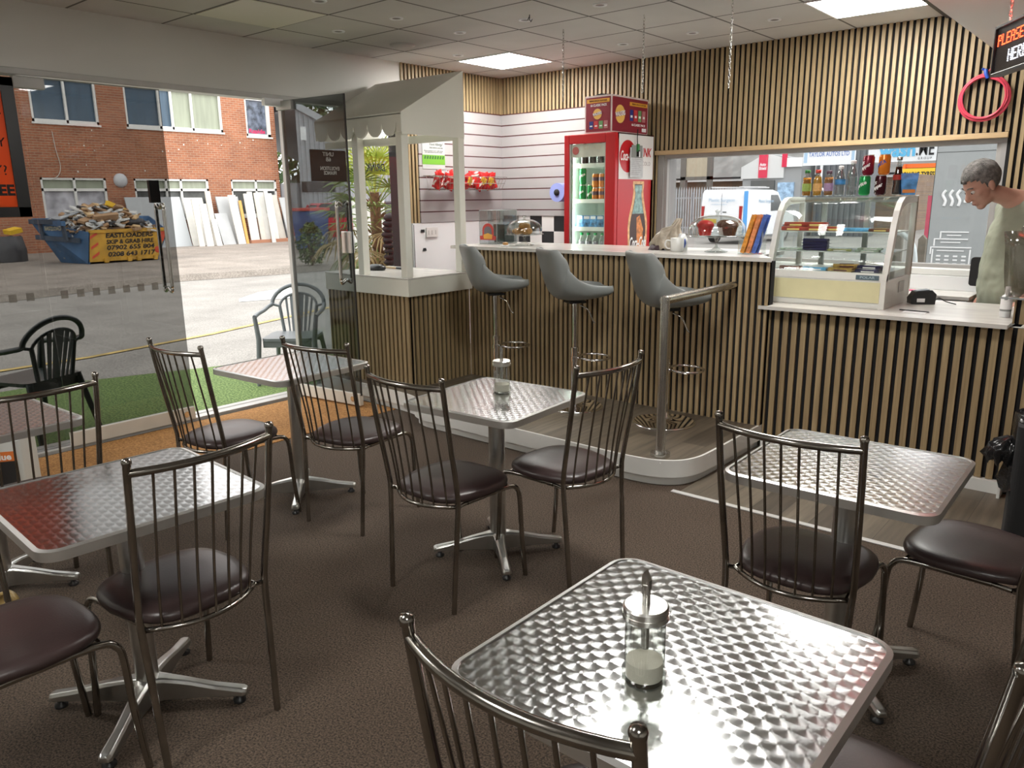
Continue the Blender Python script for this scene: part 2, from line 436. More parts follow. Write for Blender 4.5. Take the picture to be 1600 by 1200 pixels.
def empty(name, label, cat, loc=(0, 0, 0), rz=0.0, group=None):
    o = bpy.data.objects.new(name, None); COL.objects.link(o)
    o.empty_display_size = 0.1
    o.location = loc; o.rotation_euler = (0, 0, rz)
    o['label'] = label; o['category'] = cat
    if group: o['group'] = group
    return o
def tag(o, label, cat, group=None, kind=None):
    o['label'] = label; o['category'] = cat
    if group: o['group'] = group
    if kind: o['kind'] = kind
    return o
def struct(o, label=None):
    o['kind'] = 'structure'
    if label: o['label'] = label
    return o
def kids(o): return [c for c in bpy.data.objects if c.parent == o]
def copy_tree(o, loc=None, rz=None, label=None, parent=None, scale=None, depth=0):
    c = o.copy(); COL.objects.link(c); c.parent = parent
    if depth == 0:
        if loc is not None: c.location = loc
        if rz is not None: c.rotation_euler = (0, 0, rz)
        if scale is not None: c.scale = scale
        if label: c['label'] = label
    for ch in kids(o): copy_tree(ch, parent=c, depth=depth + 1)
    return c
_tc = {}
def text(s, size, mat, parent=None, loc=(0, 0, 0), rot=(0, 0, 0), width=None, ext=0.0006, bold=0.0, shear=0.0, mirror=False, name='lettering', align='CENTER', spacing=1.0):
    cu = bpy.data.curves.new('t', 'FONT'); cu.body = s; cu.size = size; cu.extrude = ext; cu.offset = bold * size
    cu.align_x = align; cu.align_y = 'CENTER'; cu.shear = shear; cu.resolution_u = 3; cu.space_character = spacing
    cu.space_line = 0.9
    to = bpy.data.objects.new('t', cu)
    me = bpy.data.meshes.new_from_object(to)
    bpy.data.objects.remove(to); bpy.data.curves.remove(cu)
    me.name = name
    xs = [v.co.x for v in me.vertices]
    k = 1.0
    if width and xs: k = width / max(1e-6, max(xs) - min(xs))
    for v in me.vertices:
        v.co.x *= k * (-1 if mirror else 1)
    if mirror: me.flip_normals()
    me.materials.clear(); me.materials.append(mat)
    o = bpy.data.objects.new(name, me); COL.objects.link(o)
    if parent is not None: o.parent = parent
    o.location = loc; o.rotation_euler = rot
    return o
FX = (PI / 2, 0, PI / 2)       # reads from +X
FY = (PI / 2, 0, 0)            # reads from -Y

XW, YW, ZC = -5.40, 6.245, 2.75
def slats_x(mb, x0, x1, y, z0, z1, pitch=0.0437, w=0.0238, d=0.015, back=0.006, phase=0.0):
    """panel facing -Y"""
    mb.mat(1).box(x0, x1, y, y + back, z0, z1)
    mb.mat(0)
    n = int((x1 - x0) / pitch) + 3
    start = math.floor((x0 + 6.0) / pitch) * pitch - 6.0
    for i in range(n):
        a = start + i * pitch
        b2 = min(a + w, x1)
        if b2 - max(a, x0) > 0.006: mb.box(max(a, x0), b2, y - d, y, z0, z1)
def slats_y(mb, y0, y1, x, z0, z1, pitch=0.0437, w=0.0238, d=0.014, back=0.006):
    """panel facing +X"""
    mb.mat(1).box(x - back, x, y0, y1, z0, z1)
    mb.mat(0)
    n = int((y1 - y0) / pitch) + 1
    for i in range(n):
        a = y0 + i * pitch
        b2 = min(a + w, y1)
        if b2 - a > 0.006: mb.box(x, x + d, a, b2, z0, z1)
# ================================================================ the room
# -- floor
b = MB(); b.box(XW, 2.6, -3.0, 6.4, -0.12, 0.0)
struct(b.build('floor', CARPET))
b = MB(); b.box(XW + 0.03, -4.46, 0.6, 3.86, 0.0, 0.006)
tag(b.build('entrance_mat', COIR, bevel=0.002), 'orange coir entrance mat inside the glass doors', 'mat')
b = MB(); b.box(-1.90, 2.6, 3.655, 4.70, 0.0, 0.004)
struct(b.build('floor_vinyl', VINYL))
b = MB(); b.box(-1.94, 2.6, 3.625, 3.657, 0.0, 0.007)
struct(b.build('trim_1', pm('strip_metal', (0.72, 0.72, 0.70), 0.35, 0.2), bevel=0.002))
# -- staff floor behind the counters
# -- raised platform with a white edge
curve_pts = [(-5.38, 3.865), (-4.90, 3.862), (-4.50, 3.85), (-4.26, 3.825), (-4.13, 3.77), (-4.07, 3.70), (-3.96, 3.655), (-3.80, 3.645), (-3.0, 3.635), (-2.36, 3.625), (-2.16, 3.632),
             (-2.03, 3.665), (-1.935, 3.74), (-1.89, 3.85), (-1.878, 4.0), (-1.875, 4.35), (-1.875, 4.70)]
sm = [(p.x, p.y) for p in smooth_path([(x, y, 0) for x, y in curve_pts], 5)]
pl = empty('floor_platform', 'raised platform floored in grey wood vinyl with a white edge', 'platform')
pl['kind'] = 'structure'
def inset(path, d):
    out = []
    for i, p in enumerate(path):
        a = Vector(path[max(i - 1, 0)]); c = Vector(path[min(i + 1, len(path) - 1)])
        t = (c - a).normalized(); nrm = Vector((-t.y, t.x))
        out.append((p[0] + nrm.x * d, p[1] + nrm.y * d))
    return out
def strip(mb, outer, inner, z0, z1):
    n = len(outer)
    vs = [(x, y, z0) for x, y in outer] + [(x, y, z1) for x, y in outer] + [(x, y, z1) for x, y in inner] + [(x, y, z0) for x, y in inner]
    fs = []
    for i in range(n - 1):
        fs += [(i, i + 1, n + i + 1, n + i)]
    mb.add(vs, fs, True)
    fs = []
    for i in range(n - 1):
        fs += [(n + i, n + i + 1, 2 * n + i + 1, 2 * n + i), (3 * n + i, 3 * n + i + 1, i + 1, i)]
    mb.add(vs, fs)
b = MB()
inn = inset(sm, 0.012)
vs = [(x, y, 0.15) for x, y in inn] + [(-1.887, 6.24, 0.15), (-5.39, 6.24, 0.15)]
b.add(vs, [tuple(range(len(vs)))])
b.build('platform_floor', VINYL, pl)
b = MB(); strip(b, sm, inset(sm, 0.014), 0.052, 0.153); b.build('edge_band', WHITE, pl)
b = MB(); strip(b, inset(sm, 0.028), inset(sm, 0.05), 0.0, 0.056); b.build('plinth_band', WHITE, pl)
b = MB()
for i in range(6, len(sm), 7):
    x, y = sm[i]
    b.ell((x, y - 0.001, 0.135), (0.004, 0.004, 0.004), 6, 4)
b.build('screw_heads', WHITEP, pl)

# -- ceiling
b = MB(); b.box(XW - 0.05, -1.385, -3.0, YW + 0.1, ZC, ZC + 0.1)
b.box(-1.385, 2.6, -3.0, YW + 0.1, ZC, ZC + 0.1)
struct(b.build('ceiling', CEIL))
b = MB(); b.box(-1.10, 0.4, 1.5, YW, 2.50, ZC - 0.001)
struct(b.build('trim_2', pm('beam_white', (0.86, 0.85, 0.83), 0.6), bevel=0.003), 'white boxed-in beam along the ceiling')
b = MB(); b.box(-1.40, -1.375, 1.5, YW, ZC - 0.02, ZC - 0.001)
struct(b.build('trim_3', pm('dark_channel', (0.03, 0.03, 0.035), 0.5)))

# -- back wall, slatted, with the window opening
WX0, WX1, WZ0, WZ1 = -3.53, -0.985, 1.06, 1.935
b = MB()
slats_x(b, XW, 2.6, YW, 2.40, ZC)
slats_x(b, -4.10, 2.6, YW, 1.975, 2.40, phase=0.0)
slats_x(b, -4.10, -3.585, YW, 0.15, 1.975)
slats_x(b, -0.955, 2.6, YW, 0.0, 1.975)
b.mat(2)
b.box(XW, 2.6, YW + 0.006, YW + 0.24, 1.975, ZC)
b.box(XW, WX0, YW + 0.006, YW + 0.24, 0, 1.975)
b.box(WX1, 2.6, YW + 0.006, YW + 0.24, 0, 1.975)
b.box(WX0, WX1, YW + 0.006, YW + 0.24, 0, WZ0)
struct(b.build('wall_back', [OAK, FELT, pm('reveal_grey', (0.33, 0.32, 0.31), 0.6)]))
b = MB(); b.box(WX0 - 0.07, WX1 + 0.035, YW - 0.035, YW + 0.02, 1.937, 1.972)
struct(b.build('trim_4', pm('pale_oak_trim', (0.50, 0.35, 0.19), 0.45, noise=0.1, nscale=12, stretch=(1, 20, 20)), bevel=0.002))
wn1 = empty('window_1', 'wide window in the slatted wall behind the counter', 'window'); wn1['kind'] = 'structure'
b = MB()
FRW = pm('window_frame_grey', (0.36, 0.345, 0.33), 0.5)
b.box(WX0 - 0.05, WX1 + 0.03, YW + 0.02, YW + 0.10, 1.905, 1.945)
b.box(WX0 - 0.05, WX0 + 0.03, YW + 0.02, YW + 0.10, WZ0, 1.905)
b.box(WX1 - 0.03, WX1 + 0.03, YW + 0.02, YW + 0.10, WZ0, 1.905)
b.box(WX0, WX1, YW + 0.02, YW + 0.10, WZ0, WZ0 + 0.03)
b.build('window_frame', FRW, wn1, bevel=0.003)
b = MB(); b.box(WX0 + 0.03, WX1 - 0.03, YW + 0.055, YW + 0.063, WZ0 + 0.03, 1.905)
b.build('window_pane', BACKG, wn1)
b = MB(); b.box(WX0, WX1, YW - 0.10, YW + 0.03, WZ0 - 0.04, WZ0 + 0.004)
b.build('window_sill', WHITE, wn1, bevel=0.004)

# -- slatwall panels in the corner, with grooves
b = MB(); b.box(XW + 0.02, -4.0, YW - 0.022, YW + 0.004, 1.415, 2.405)
struct(b.build('trim_5', SLATWHITE), 'white grooved slatwall panel')
b = MB(); b.box(XW + 0.001, XW + 0.024, 5.07, YW - 0.001, 1.375, 2.405)
struct(b.build('trim_6', SLATWHITE), 'white grooved slatwall panel')
TW = pm('white_tile', (0.72, 0.71, 0.70), 0.2); TB = pm('black_tile', (0.012, 0.012, 0.014), 0.2)
b = MB()
for j in range(3):
    for i in range(8):
        x0 = -4.27 - 0.15 * i + 0.15; z1 = 1.413 - 0.15 * j
        b.mat((i + j) % 2).box(x0 + 0.001, x0 + 0.149, YW - 0.012, YW + 0.004, z1 - 0.149, z1)
struct(b.build('trim_7', [TB, TW], bevel=0.001), 'black and white chequered tiles')

# -- shop front wall (left)
b = MB(); b.mat(0).box(XW - 0.22, XW, -3.0, 4.93, 2.372, ZC)
b.mat(1).box(XW - 0.22, XW - 0.007, 4.93, YW + 0.2, 0.0, ZC)
b.mat(1).box(XW - 0.22, XW, -3.0, 0.45, -0.05, 2.372)
b.mat(2).box(XW - 0.215, XW - 0.081, 4.922, 4.931, -0.05, 2.37)
struct(b.build('wall_left', [PAINT, PAINT, BLACKM]))
b = MB()
slats_y(b, 4.905, YW - 0.016, XW, 2.405, ZC)
slats_y(b, 4.955, 5.07, XW, 1.375, 2.405)
struct(b.build('trim_8', [OAK, FELT]), 'oak slat panel')
b = MB(); b.box(XW, XW + 0.018, 4.97, YW - 0.02, 0.15, 1.373)
b.mat(1).box(XW + 0.018, XW + 0.022, 4.975, 4.98, 0.2, 1.36)
struct(b.build('trim_9', [WHITEP, BLACK], bevel=0.002), 'white boarded panel below the slatwall')
# header frame, threshold and mullions in aluminium
b = MB()
b.box(XW - 0.10, XW + 0.012, 0.45, 4.96, 2.335, 2.372)
b.box(XW - 0.09, XW - 0.01, 0.45, 4.96, -0.02, 0.022)
b.box(XW - 0.08, XW - 0.02, 0.45, 0.50, 0.02, 2.335)
b.box(XW - 0.08, XW - 0.02, 4.90, 4.96, 0.02, 2.335)
struct(b.build('trim_10', GREYFRAME, bevel=0.003), 'grey aluminium head and threshold of the shop front')
b = MB(); b.box(XW - 0.055, XW - 0.045, 0.50, 1.872, 0.022, 2.335)
g1 = struct(b.build('window_2', TINT))
b = MB(); b.box(XW - 0.055, XW - 0.045, 3.70, 4.90, 0.022, 2.335)
g2 = struct(b.build('window_3', PALEG))
b = MB(); b.box(XW - 0.075, XW - 0.025, 3.69, 3.715, 0.022, 2.335)
struct(b.build('trim_11', GREYFRAME))

def door_leaf(name, length):
    d = empty(name, 'x', 'door')
    # local: hinge at origin, leaf runs along +Y, thickness in X, room side is +X
    b = MB(); b.box(-0.005, 0.005, 0.0, length, 0.10, 2.33)
    b.build('glass_panel', TINT if name == 'door_1' else TINTD, d)
    b = MB(); b.box(-0.02, 0.02, 0.0, length, 0.02, 0.115); b.build('bottom_rail', pm('rail_cream', (0.60, 0.57, 0.50), 0.4, noise=0.04), d, bevel=0.004)
    b = MB(); b.tube([(0.02, length - 0.07, 0.07), (0.03, length - 0.07, 0.07)], 0.022, 16); b.build('floor_lock', CHROME, d)
    b = MB(); b.box(-0.025, 0.025, -0.03, 0.14, 2.26, 2.325); b.build('top_patch', GREYFRAME, d, bevel=0.003)
    for s in (1, -1):
        hy = length - 0.085
        p = [(0.005 * s, hy, 1.55), (0.045 * s, hy, 1.575), (0.055 * s, hy, 1.55), (0.055 * s, hy, 1.50), (0.055 * s, hy, 1.05), (0.055 * s, hy, 1.0), (0.045 * s, hy, 0.975), (0.005 * s, hy, 1.0)]
        b = MB(); b.tube(smooth_path(p, 5), 0.0125, 12); b.build('handle', STEEL, d)
    return d
d1 = door_leaf('door_1', 0.86)
d1.location = (XW - 0.01, 1.862, 0); d1['kind'] = 'structure'; d1['label'] = 'closed tinted glass door leaf beside the orange poster'
b = MB(); b.box(-0.03, 0.0, 0.72, 0.79, 1.585, 1.735); b.build('lock_plate', BLACK, d1, bevel=0.002)
d2 = door_leaf('door_2', 0.68)
d2.location = (XW + 0.02, 3.655, 0); d2.rotation_euler = (0, 0, R(-84)); d2['kind'] = 'structure'; d2['label'] = 'open tinted glass door leaf folded into the room beside the kiosk'
b = MB(); b.box(-0.018, 0.018, 0.585, 0.683, 1.20, 1.36); b.build('lock', SATIN, d2, bevel=0.003)
b = MB(); b.box(-0.006, 0.006, 0.675, 0.685, 0.10, 2.33); b.build('edge_seal', BLACK, d2)
# overhead closer block above the opening
b = MB(); b.box(XW + 0.0, XW + 0.05, 3.50, 3.66, 2.285, 2.34)
struct(b.build('trim_12', WHITEP, bevel=0.004), 'door closer block')
# vinyl unit sign on the fixed pane, readable from outside
sg = empty('unit_sign_decal', 'black vinyl unit sign on the glass beside the open door, reading backwards from inside', 'sign', (XW - 0.040, 4.09, 1.87))
b = MB(); b.box(0, 0.0015, -0.16, 0.20, -0.13, 0.12); b.build('decal_panel', BLACKM, sg)
LW = pm('white_lettering', (0.85, 0.85, 0.85), 0.6)
text('UNIT\n6B', 0.045, LW, sg, (0.003, 0.02, 0.065), FX, mirror=True, bold=0.02, width=0.11)
text('EVOLUTION\nFRANCE', 0.04, LW, sg, (0.003, 0.03, -0.045), FX, mirror=True, bold=0.02, width=0.19)
tag(text('DRINK', 0.09, BLACKM, None, (XW - 0.043, 4.62, 1.86), FX, mirror=True, bold=0.02, shear=0.25, width=0.22, name='reflected_lettering'), 'black backwards lettering painted as the fridge reflection on the glass in front of the palm', 'lettering')  # reflection of the fridge lettering, painted as solid letters on the pane

# remaining walls of the room, behind the camera
b = MB(); b.box(2.6, 2.75, -3.0, YW + 0.2, 0, ZC); struct(b.build('wall_right', PAINT))
b = MB(); b.box(XW, 2.6, -3.15, -3.0, 0, ZC); struct(b.build('wall_near', PAINT))

# ---------------------------------------------------------------- ceiling fittings
def lamp_panel(x, y, label):
    t = empty('ceiling_light', label, 'ceiling light', (x, y, ZC), 0, 'square ceiling light panels')
    b = MB(); b.box(-0.285, 0.285, -0.285, 0.285, -0.006, 0.002); b.build('diffuser', LAMP, t)
    b = MB()
    for q in ((-0.299, -0.285, -0.299, 0.299), (0.285, 0.299, -0.299, 0.299), (-0.285, 0.285, -0.299, -0.285), (-0.285, 0.285, 0.285, 0.299)):
        b.box(*q, -0.008, 0.002)
    b.build('frame', WHITEP, t)
lamp_panel(-4.685, 5.49, 'lit square ceiling panel in the corner above the white slatwall')
lamp_panel(-1.685, 5.49, 'lit square ceiling panel above the display case')
lamp_panel(-1.685, 3.09, 'lit square ceiling panel above the platform end')
for lx_, ly_, lab_ in ((-4.685, -0.51, 'added fill light panel in the ceiling near the shop front, out of the picture'), (-1.685, -0.51, 'added fill light panel in the ceiling behind the viewer'), (0.715, -0.51, 'added fill light panel in the ceiling at the far right behind the viewer')):  # unseen fill lamps, added to brighten the interior
    lamp_panel(lx_, ly_, lab_)
b = MB(); b.box(-4.975, -4.395, 3.40 - 0.6, 3.98 - 0.6, ZC - 0.004, ZC + 0.001)
tag(b.build('ceiling_light_unlit', pm('unlit_diffuser', (0.70, 0.68, 0.58), 0.4)), 'unlit plain pale ceiling panel near the shop front', 'ceiling light')
DLL = ['left of the hanging chains, nearest row', 'near the small black ceiling hook', 'between the two nearer chains', 'beside the flat round ceiling disc', 'nearest the slatted wall above the snack carton', 'nearest the slatted wall right of the fridge chain', 'nearest the slatted wall below the rightmost chain', 'above the open glass door leaf', 'above the kiosk canopy front', 'beside the unlit pale panel']
dl = empty('downlight', 'small round ceiling downlight ' + DLL[0], 'downlight', (0, 0, ZC), 0, 'small round downlights in the ceiling tiles')
b = MB(); b.lathe([(0.028, -0.001), (0.030, -0.006), (0.044, -0.007), (0.047, -0.002), (0.047, 0.0)], n=20); b.build('trim_ring', WHITEP, dl)
b = MB(); b.lathe([(0.0, -0.002), (0.030, -0.003)], n=16); b.build('lamp', pm('dark_lamp', (0.10, 0.095, 0.09), 0.3), dl)
spots = [(-4.15, 4.36), (-3.55, 4.37), (-2.95, 4.37), (-4.79, 5.01), (-3.53, 5.56), (-2.93, 5.55), (-2.31, 5.54), (-4.74, 3.74), (-4.14, 3.75), (-4.13, 3.13)]
for i, (x, y) in enumerate(spots):
    if i == 0: dl.location = (x, y, ZC)
    else: copy_tree(dl, (x, y, ZC), None, 'small round ceiling downlight ' + DLL[i])
b = MB(); b.lathe([(0.0, -0.016), (0.07, -0.016), (0.095, -0.010), (0.10, 0.0)], n=28)
tag(b.build('ceiling_speaker', pm('speaker_grey', (0.50, 0.49, 0.47), 0.6), loc=(-4.79, 4.39, ZC)), 'flat round grey ceiling disc between the downlights', 'speaker')
b = MB()
b.tube([(0, 0, 0), (0, 0, -0.03), (0.012, 0, -0.045), (0.022, 0, -0.03)], 0.003, 6); b.tube([(0, 0, -0.01), (-0.015, 0, -0.03)], 0.003, 6)
tag(b.build('ceiling_hook', BLACK, loc=(-3.44, 4.28, ZC)), 'small black hook under a ceiling tile', 'hook')

def chain(mb, p0, length, link=0.026, r=0.0022):
    x, y, z = p0; n = int(length / (link * 0.78))
    for i in range(n):
        zc = z - (i + 0.5) * link * 0.78
        a = 0 if i % 2 else PI / 2
        pts = []
        for k in range(8):
            t = 2 * PI * k / 8
            dx = 0.006 * math.cos(t); dz = link / 2 * math.sin(t)
            pts.append((x + dx * math.cos(a), y + dx * math.sin(a), zc + dz))
        mb.tube(pts, r, 5, closed=True)
for (x, y, ln, lab) in ((-3.55, 4.80, 0.50, 'thin metal chain hanging from the ceiling left of the red snack carton'), (-2.89, 4.80, 0.50, 'thin metal chain hanging in front of the drinks fridge edge'), (-2.29, 4.84, 0.52, 'thin metal chain hanging free from the ceiling, the rightmost of the three')):
    b = MB(); chain(b, (x, y, ZC), ln)
    o = b.build('hanging_chain', STEEL); tag(o, lab, 'chain', 'chains hanging from the ceiling')

# ---------------------------------------------------------------- kiosk stall
K0, K1, KY0, KY1 = -5.36, -4.385, 3.98, 4.655
ks = empty('kiosk_stall', 'cream stall with scalloped canopy, posts and oak slat base beside the door', 'stall', (0, 0, 0))
b = MB()
slats_x(b, K0, K1, KY0, 0.15, 0.875, back=0.02, w=0.027, pitch=0.048)
slats_y(b, KY0 + 0.012, KY1, K1 - 0.016, 0.15, 0.875, back=0.02, w=0.027, pitch=0.048)
b.mat(0).box(K1 - 0.03, K1, KY0 - 0.014, KY0 + 0.014, 0.15, 0.875)
b.build('slatted_base', [OAK, FELT], ks)
b = MB()
b.box(K0, K1 + 0.035, KY0 - 0.035, KY0 - 0.012, 0.872, 1.0); b.box(K1 + 0.012, K1 + 0.035, KY0 - 0.012, KY1 - 0.01, 0.872, 1.0)
b.build('counter_skirt', KPAINT, ks, bevel=0.002)
b = MB(); b.box(K0, K1 + 0.037, KY0 - 0.037, KY1 - 0.01, 1.001, 1.012); b.build('counter_top', MARBLE, ks, bevel=0.002)
for nm, (x, y) in {'a': (K1 - 0.02, KY0 + 0.01), 'b': (-4.905, KY0 + 0.01), 'c': (K1 - 0.02, KY1 - 0.075)}.items():
    b = MB(); b.box(x - 0.032, x + 0.032, y - 0.032, y + 0.032, 1.012, 2.10); b.build('post', KPAINT, ks, bevel=0.003)
# canopy: pitched roof board, gable board, scalloped valance
YR = KY1 - 0.07
b = MB()
b.add([(K0, KY0 - 0.045, 2.195), (K1 + 0.045, KY0 - 0.045, 2.195), (K1 + 0.045, YR, 2.535), (K0, YR, 2.535),
       (K0, KY0 - 0.045, 2.180), (K1 + 0.045, KY0 - 0.045, 2.180), (K1 + 0.045, YR, 2.520), (K0, YR, 2.520)],
      [(0, 1, 2, 3), (7, 6, 5, 4), (0, 4, 5, 1), (1, 5, 6, 2), (2, 6, 7, 3), (3, 7, 4, 0)])
b.build('roof_board', KPAINT, ks)
b = MB(); b.prism([(KY0 - 0.04, 2.045), (YR, 2.045), (YR, 2.52), (KY0 - 0.04, 2.185)], K1 + 0.028, K1 + 0.043, 'x')
b.build('gable_board', KPAINT, ks)
b = MB(); b.prism([(KY0 - 0.04, 2.045), (YR, 2.045), (YR, 2.52), (KY0 - 0.04, 2.185)], K0 + 0.0, K0 + 0.015, 'x')
b.build('gable_board', KPAINT, ks)
poly = [(K0, 2.185), (K1 + 0.042, 2.185), (K1 + 0.042, 2.06), (K1 - 0.01, 2.06)]
nsc = 6; xr = K1 - 0.01; wd = (xr - K0) / nsc
for i in range(nsc):
    cx = xr - wd * (i + 0.5)
    poly.append((xr - wd * i, 2.128))
    for k in range(0, 11):
        t = PI * k / 10
        poly.append((cx + wd / 2 * 0.94 * math.cos(t), 2.112 - 0.076 * math.sin(t)))
poly.append((K0, 2.115))
b = MB(); b.prism(poly, KY0 - 0.045, KY0 - 0.030, 'y'); b.build('scalloped_valance', KPAINT, ks)
b = MB(); b.box(K0, K1, KY0 + 0.045, KY0 + 0.06, 1.985, 2.035); b.build('front_rail', KPAINT, ks)
b = MB(); b.box(K0, K1 - 0.0, KY1 - 0.10, KY1 - 0.08, 2.03, 2.09); b.build('rear_rail', KPAINT, ks)
# things on the kiosk counter
b = MB()
b.lathe([(0, 0), (0.075, 0.0), (0.09, 0.012), (0.085, 0.03), (0.05, 0.045), (0, 0.05)], n=24, sx=1.15, sy=0.7)
tag(b.build('black_bowl', BLACK, loc=(-5.13, 4.30, 1.013)), 'low black rounded dish on the kiosk counter behind the door', 'dish')
b = MB(); b.tube([(-0.17, 0, 0), (-0.03, 0.0, 0)], 0.009, 10); b.mat(1).tube([(-0.03, 0, 0), (0.14, 0, 0)], 0.010, 10)
tag(b.build('sign_roller', [pm('tan_handle', (0.5, 0.36, 0.2), 0.5), BLACK], loc=(-4.98, 4.42, 1.025)), 'thin tan and black stick lying on the kiosk counter', 'stick')

# ---------------------------------------------------------------- counters
hc = empty('bar_counter', 'tall slatted oak bar counter with pale stone top on the platform', 'counter')
b = MB()
slats_x(b, K1 + 0.0, -1.875, 4.66, 0.15, 1.19, back=0.02)
b.mat(1).box(-1.893, -1.875, 4.66, 4.74, 0.15, 1.19)
b.mat(2).box(K1, -1.893, 4.68, 4.74, 0.15, 1.19)
b.box(K1, -2.25, 4.74, 5.20, 0.15, 1.19)
b.build('slatted_front', [OAK, FELT, WHITE], hc)
b = MB(); b.prism([(-4.56, 4.615), (-1.85, 4.615), (-1.995, 4.84), (-2.04, 5.30), (-4.56, 5.30)], 1.19, 1.215, 'z'); b.build('counter_top', MARBLE, hc, bevel=0.003)
lc = empty('till_counter', 'lower slatted oak till counter with pale stone top', 'counter')
b = MB()
slats_x(b, -1.872, -0.53, 4.70, 0.075, 0.90, pitch=0.0555, w=0.032, back=0.02)
b.mat(2).box(-1.86, -0.53, 4.72, 4.76, 0.0, 0.90)
b.box(-0.56, -0.54, 4.74, 5.40, 0, 0.90)
b.build('slatted_front', [OAK, FELT, WHITE], lc)
b = MB(); b.box(-1.87, -0.53, 4.665, 4.72, 0.0, 0.072); b.box(-0.545, -0.53, 4.60, 4.68, 0.0, 0.072); b.build('kick_board', WHITE, lc, bevel=0.002)
b = MB(); b.prism([(-1.925, 4.628), (-0.60, 4.628), (-0.60, 5.50), (-2.06, 5.50), (-2.06, 4.76), (-1.87, 4.76), (-1.87, 4.644), (-1.925, 4.644)], 0.90, 0.922, 'z'); b.build('counter_top', MARBLE, lc, bevel=0.003)
ep = empty('counter_end_panel', 'slatted end post beyond the right end of the till counter', 'panel')
b = MB(); slats_x(b, -0.590, -0.40, 4.695, 0.924, 1.045, back=0.02, pitch=0.0555, w=0.034); slats_x(b, -0.53, -0.40, 4.695, 0.0, 0.924, back=0.02, pitch=0.0555, w=0.034)
b.mat(2).box(-0.53, -0.40, 4.715, 4.78, 0.0, 1.045)
b.build('slats', [OAK, FELT, BLACKM], ep)
b = MB(); b.box(-0.40, 0.3, 4.70, 4.80, 0, 1.05); b.build('white_return', WHITE, ep, bevel=0.003)
su = empty('back_unit', 'white drawer unit with pale worktop under the window', 'cabinet')
b = MB(); b.box(-3.4, -1.0, 5.82, 6.14, 0.15, 0.895); b.build('body', WHITE, su)
b = MB(); b.box(-3.42, -0.985, 5.79, 6.145, 0.895, 0.92); b.build('worktop', MARBLE, su, bevel=0.003)
for i in range(4):
    dw = MB(); dw.box(-3.38 + 0.595 * i, -3.38 + 0.595 * i + 0.585, 5.80, 5.82, 0.74, 0.885); dw.build('drawer', WHITE, su, bevel=0.003)
    dw = MB(); dw.box(-3.38 + 0.595 * i, -3.38 + 0.595 * i + 0.585, 5.80, 5.82, 0.17, 0.73); dw.build('door_front', WHITE, su, bevel=0.003)
b = MB(); b.box(-3.42, -0.985, 6.125, 6.143, 0.92, 1.02)
b.build('upstand', WHITEP, su, bevel=0.003)
b = MB(); b.tube([(-0.09, 0, 0), (0.09, 0.02, 0)], 0.006, 8)
tag(b.build('pink_pen', pm('pink', (0.85, 0.16, 0.30), 0.4), loc=(-1.38, 5.93, 0.928)), 'pink pen lying on the worktop behind the card terminal', 'pen')

# handrail on the platform edge
hr = empty('handrail', 'polished steel handrail post with top bar fixed to the bar counter', 'handrail', (-2.075, 3.74, 0.15))
b = MB(); b.tube([(0, 0, 0.015), (0, 0, 0.905)], 0.026, 20); b.build('post', STEEL, hr)
b = MB(); b.tube([(0.0, 0, 0.0), (0, 0, 0.022)], 0.055, 28); b.build('base_flange', STEEL, hr, bevel=0.003)
b = MB(); b.tube([(0, -0.022, 0.887), (-0.02, 0.905, 0.887)], 0.024, 20); b.ell((0, 0, 0.887), (0.0262, 0.0262, 0.0262), 16, 10); b.build('top_bar', STEEL, hr)
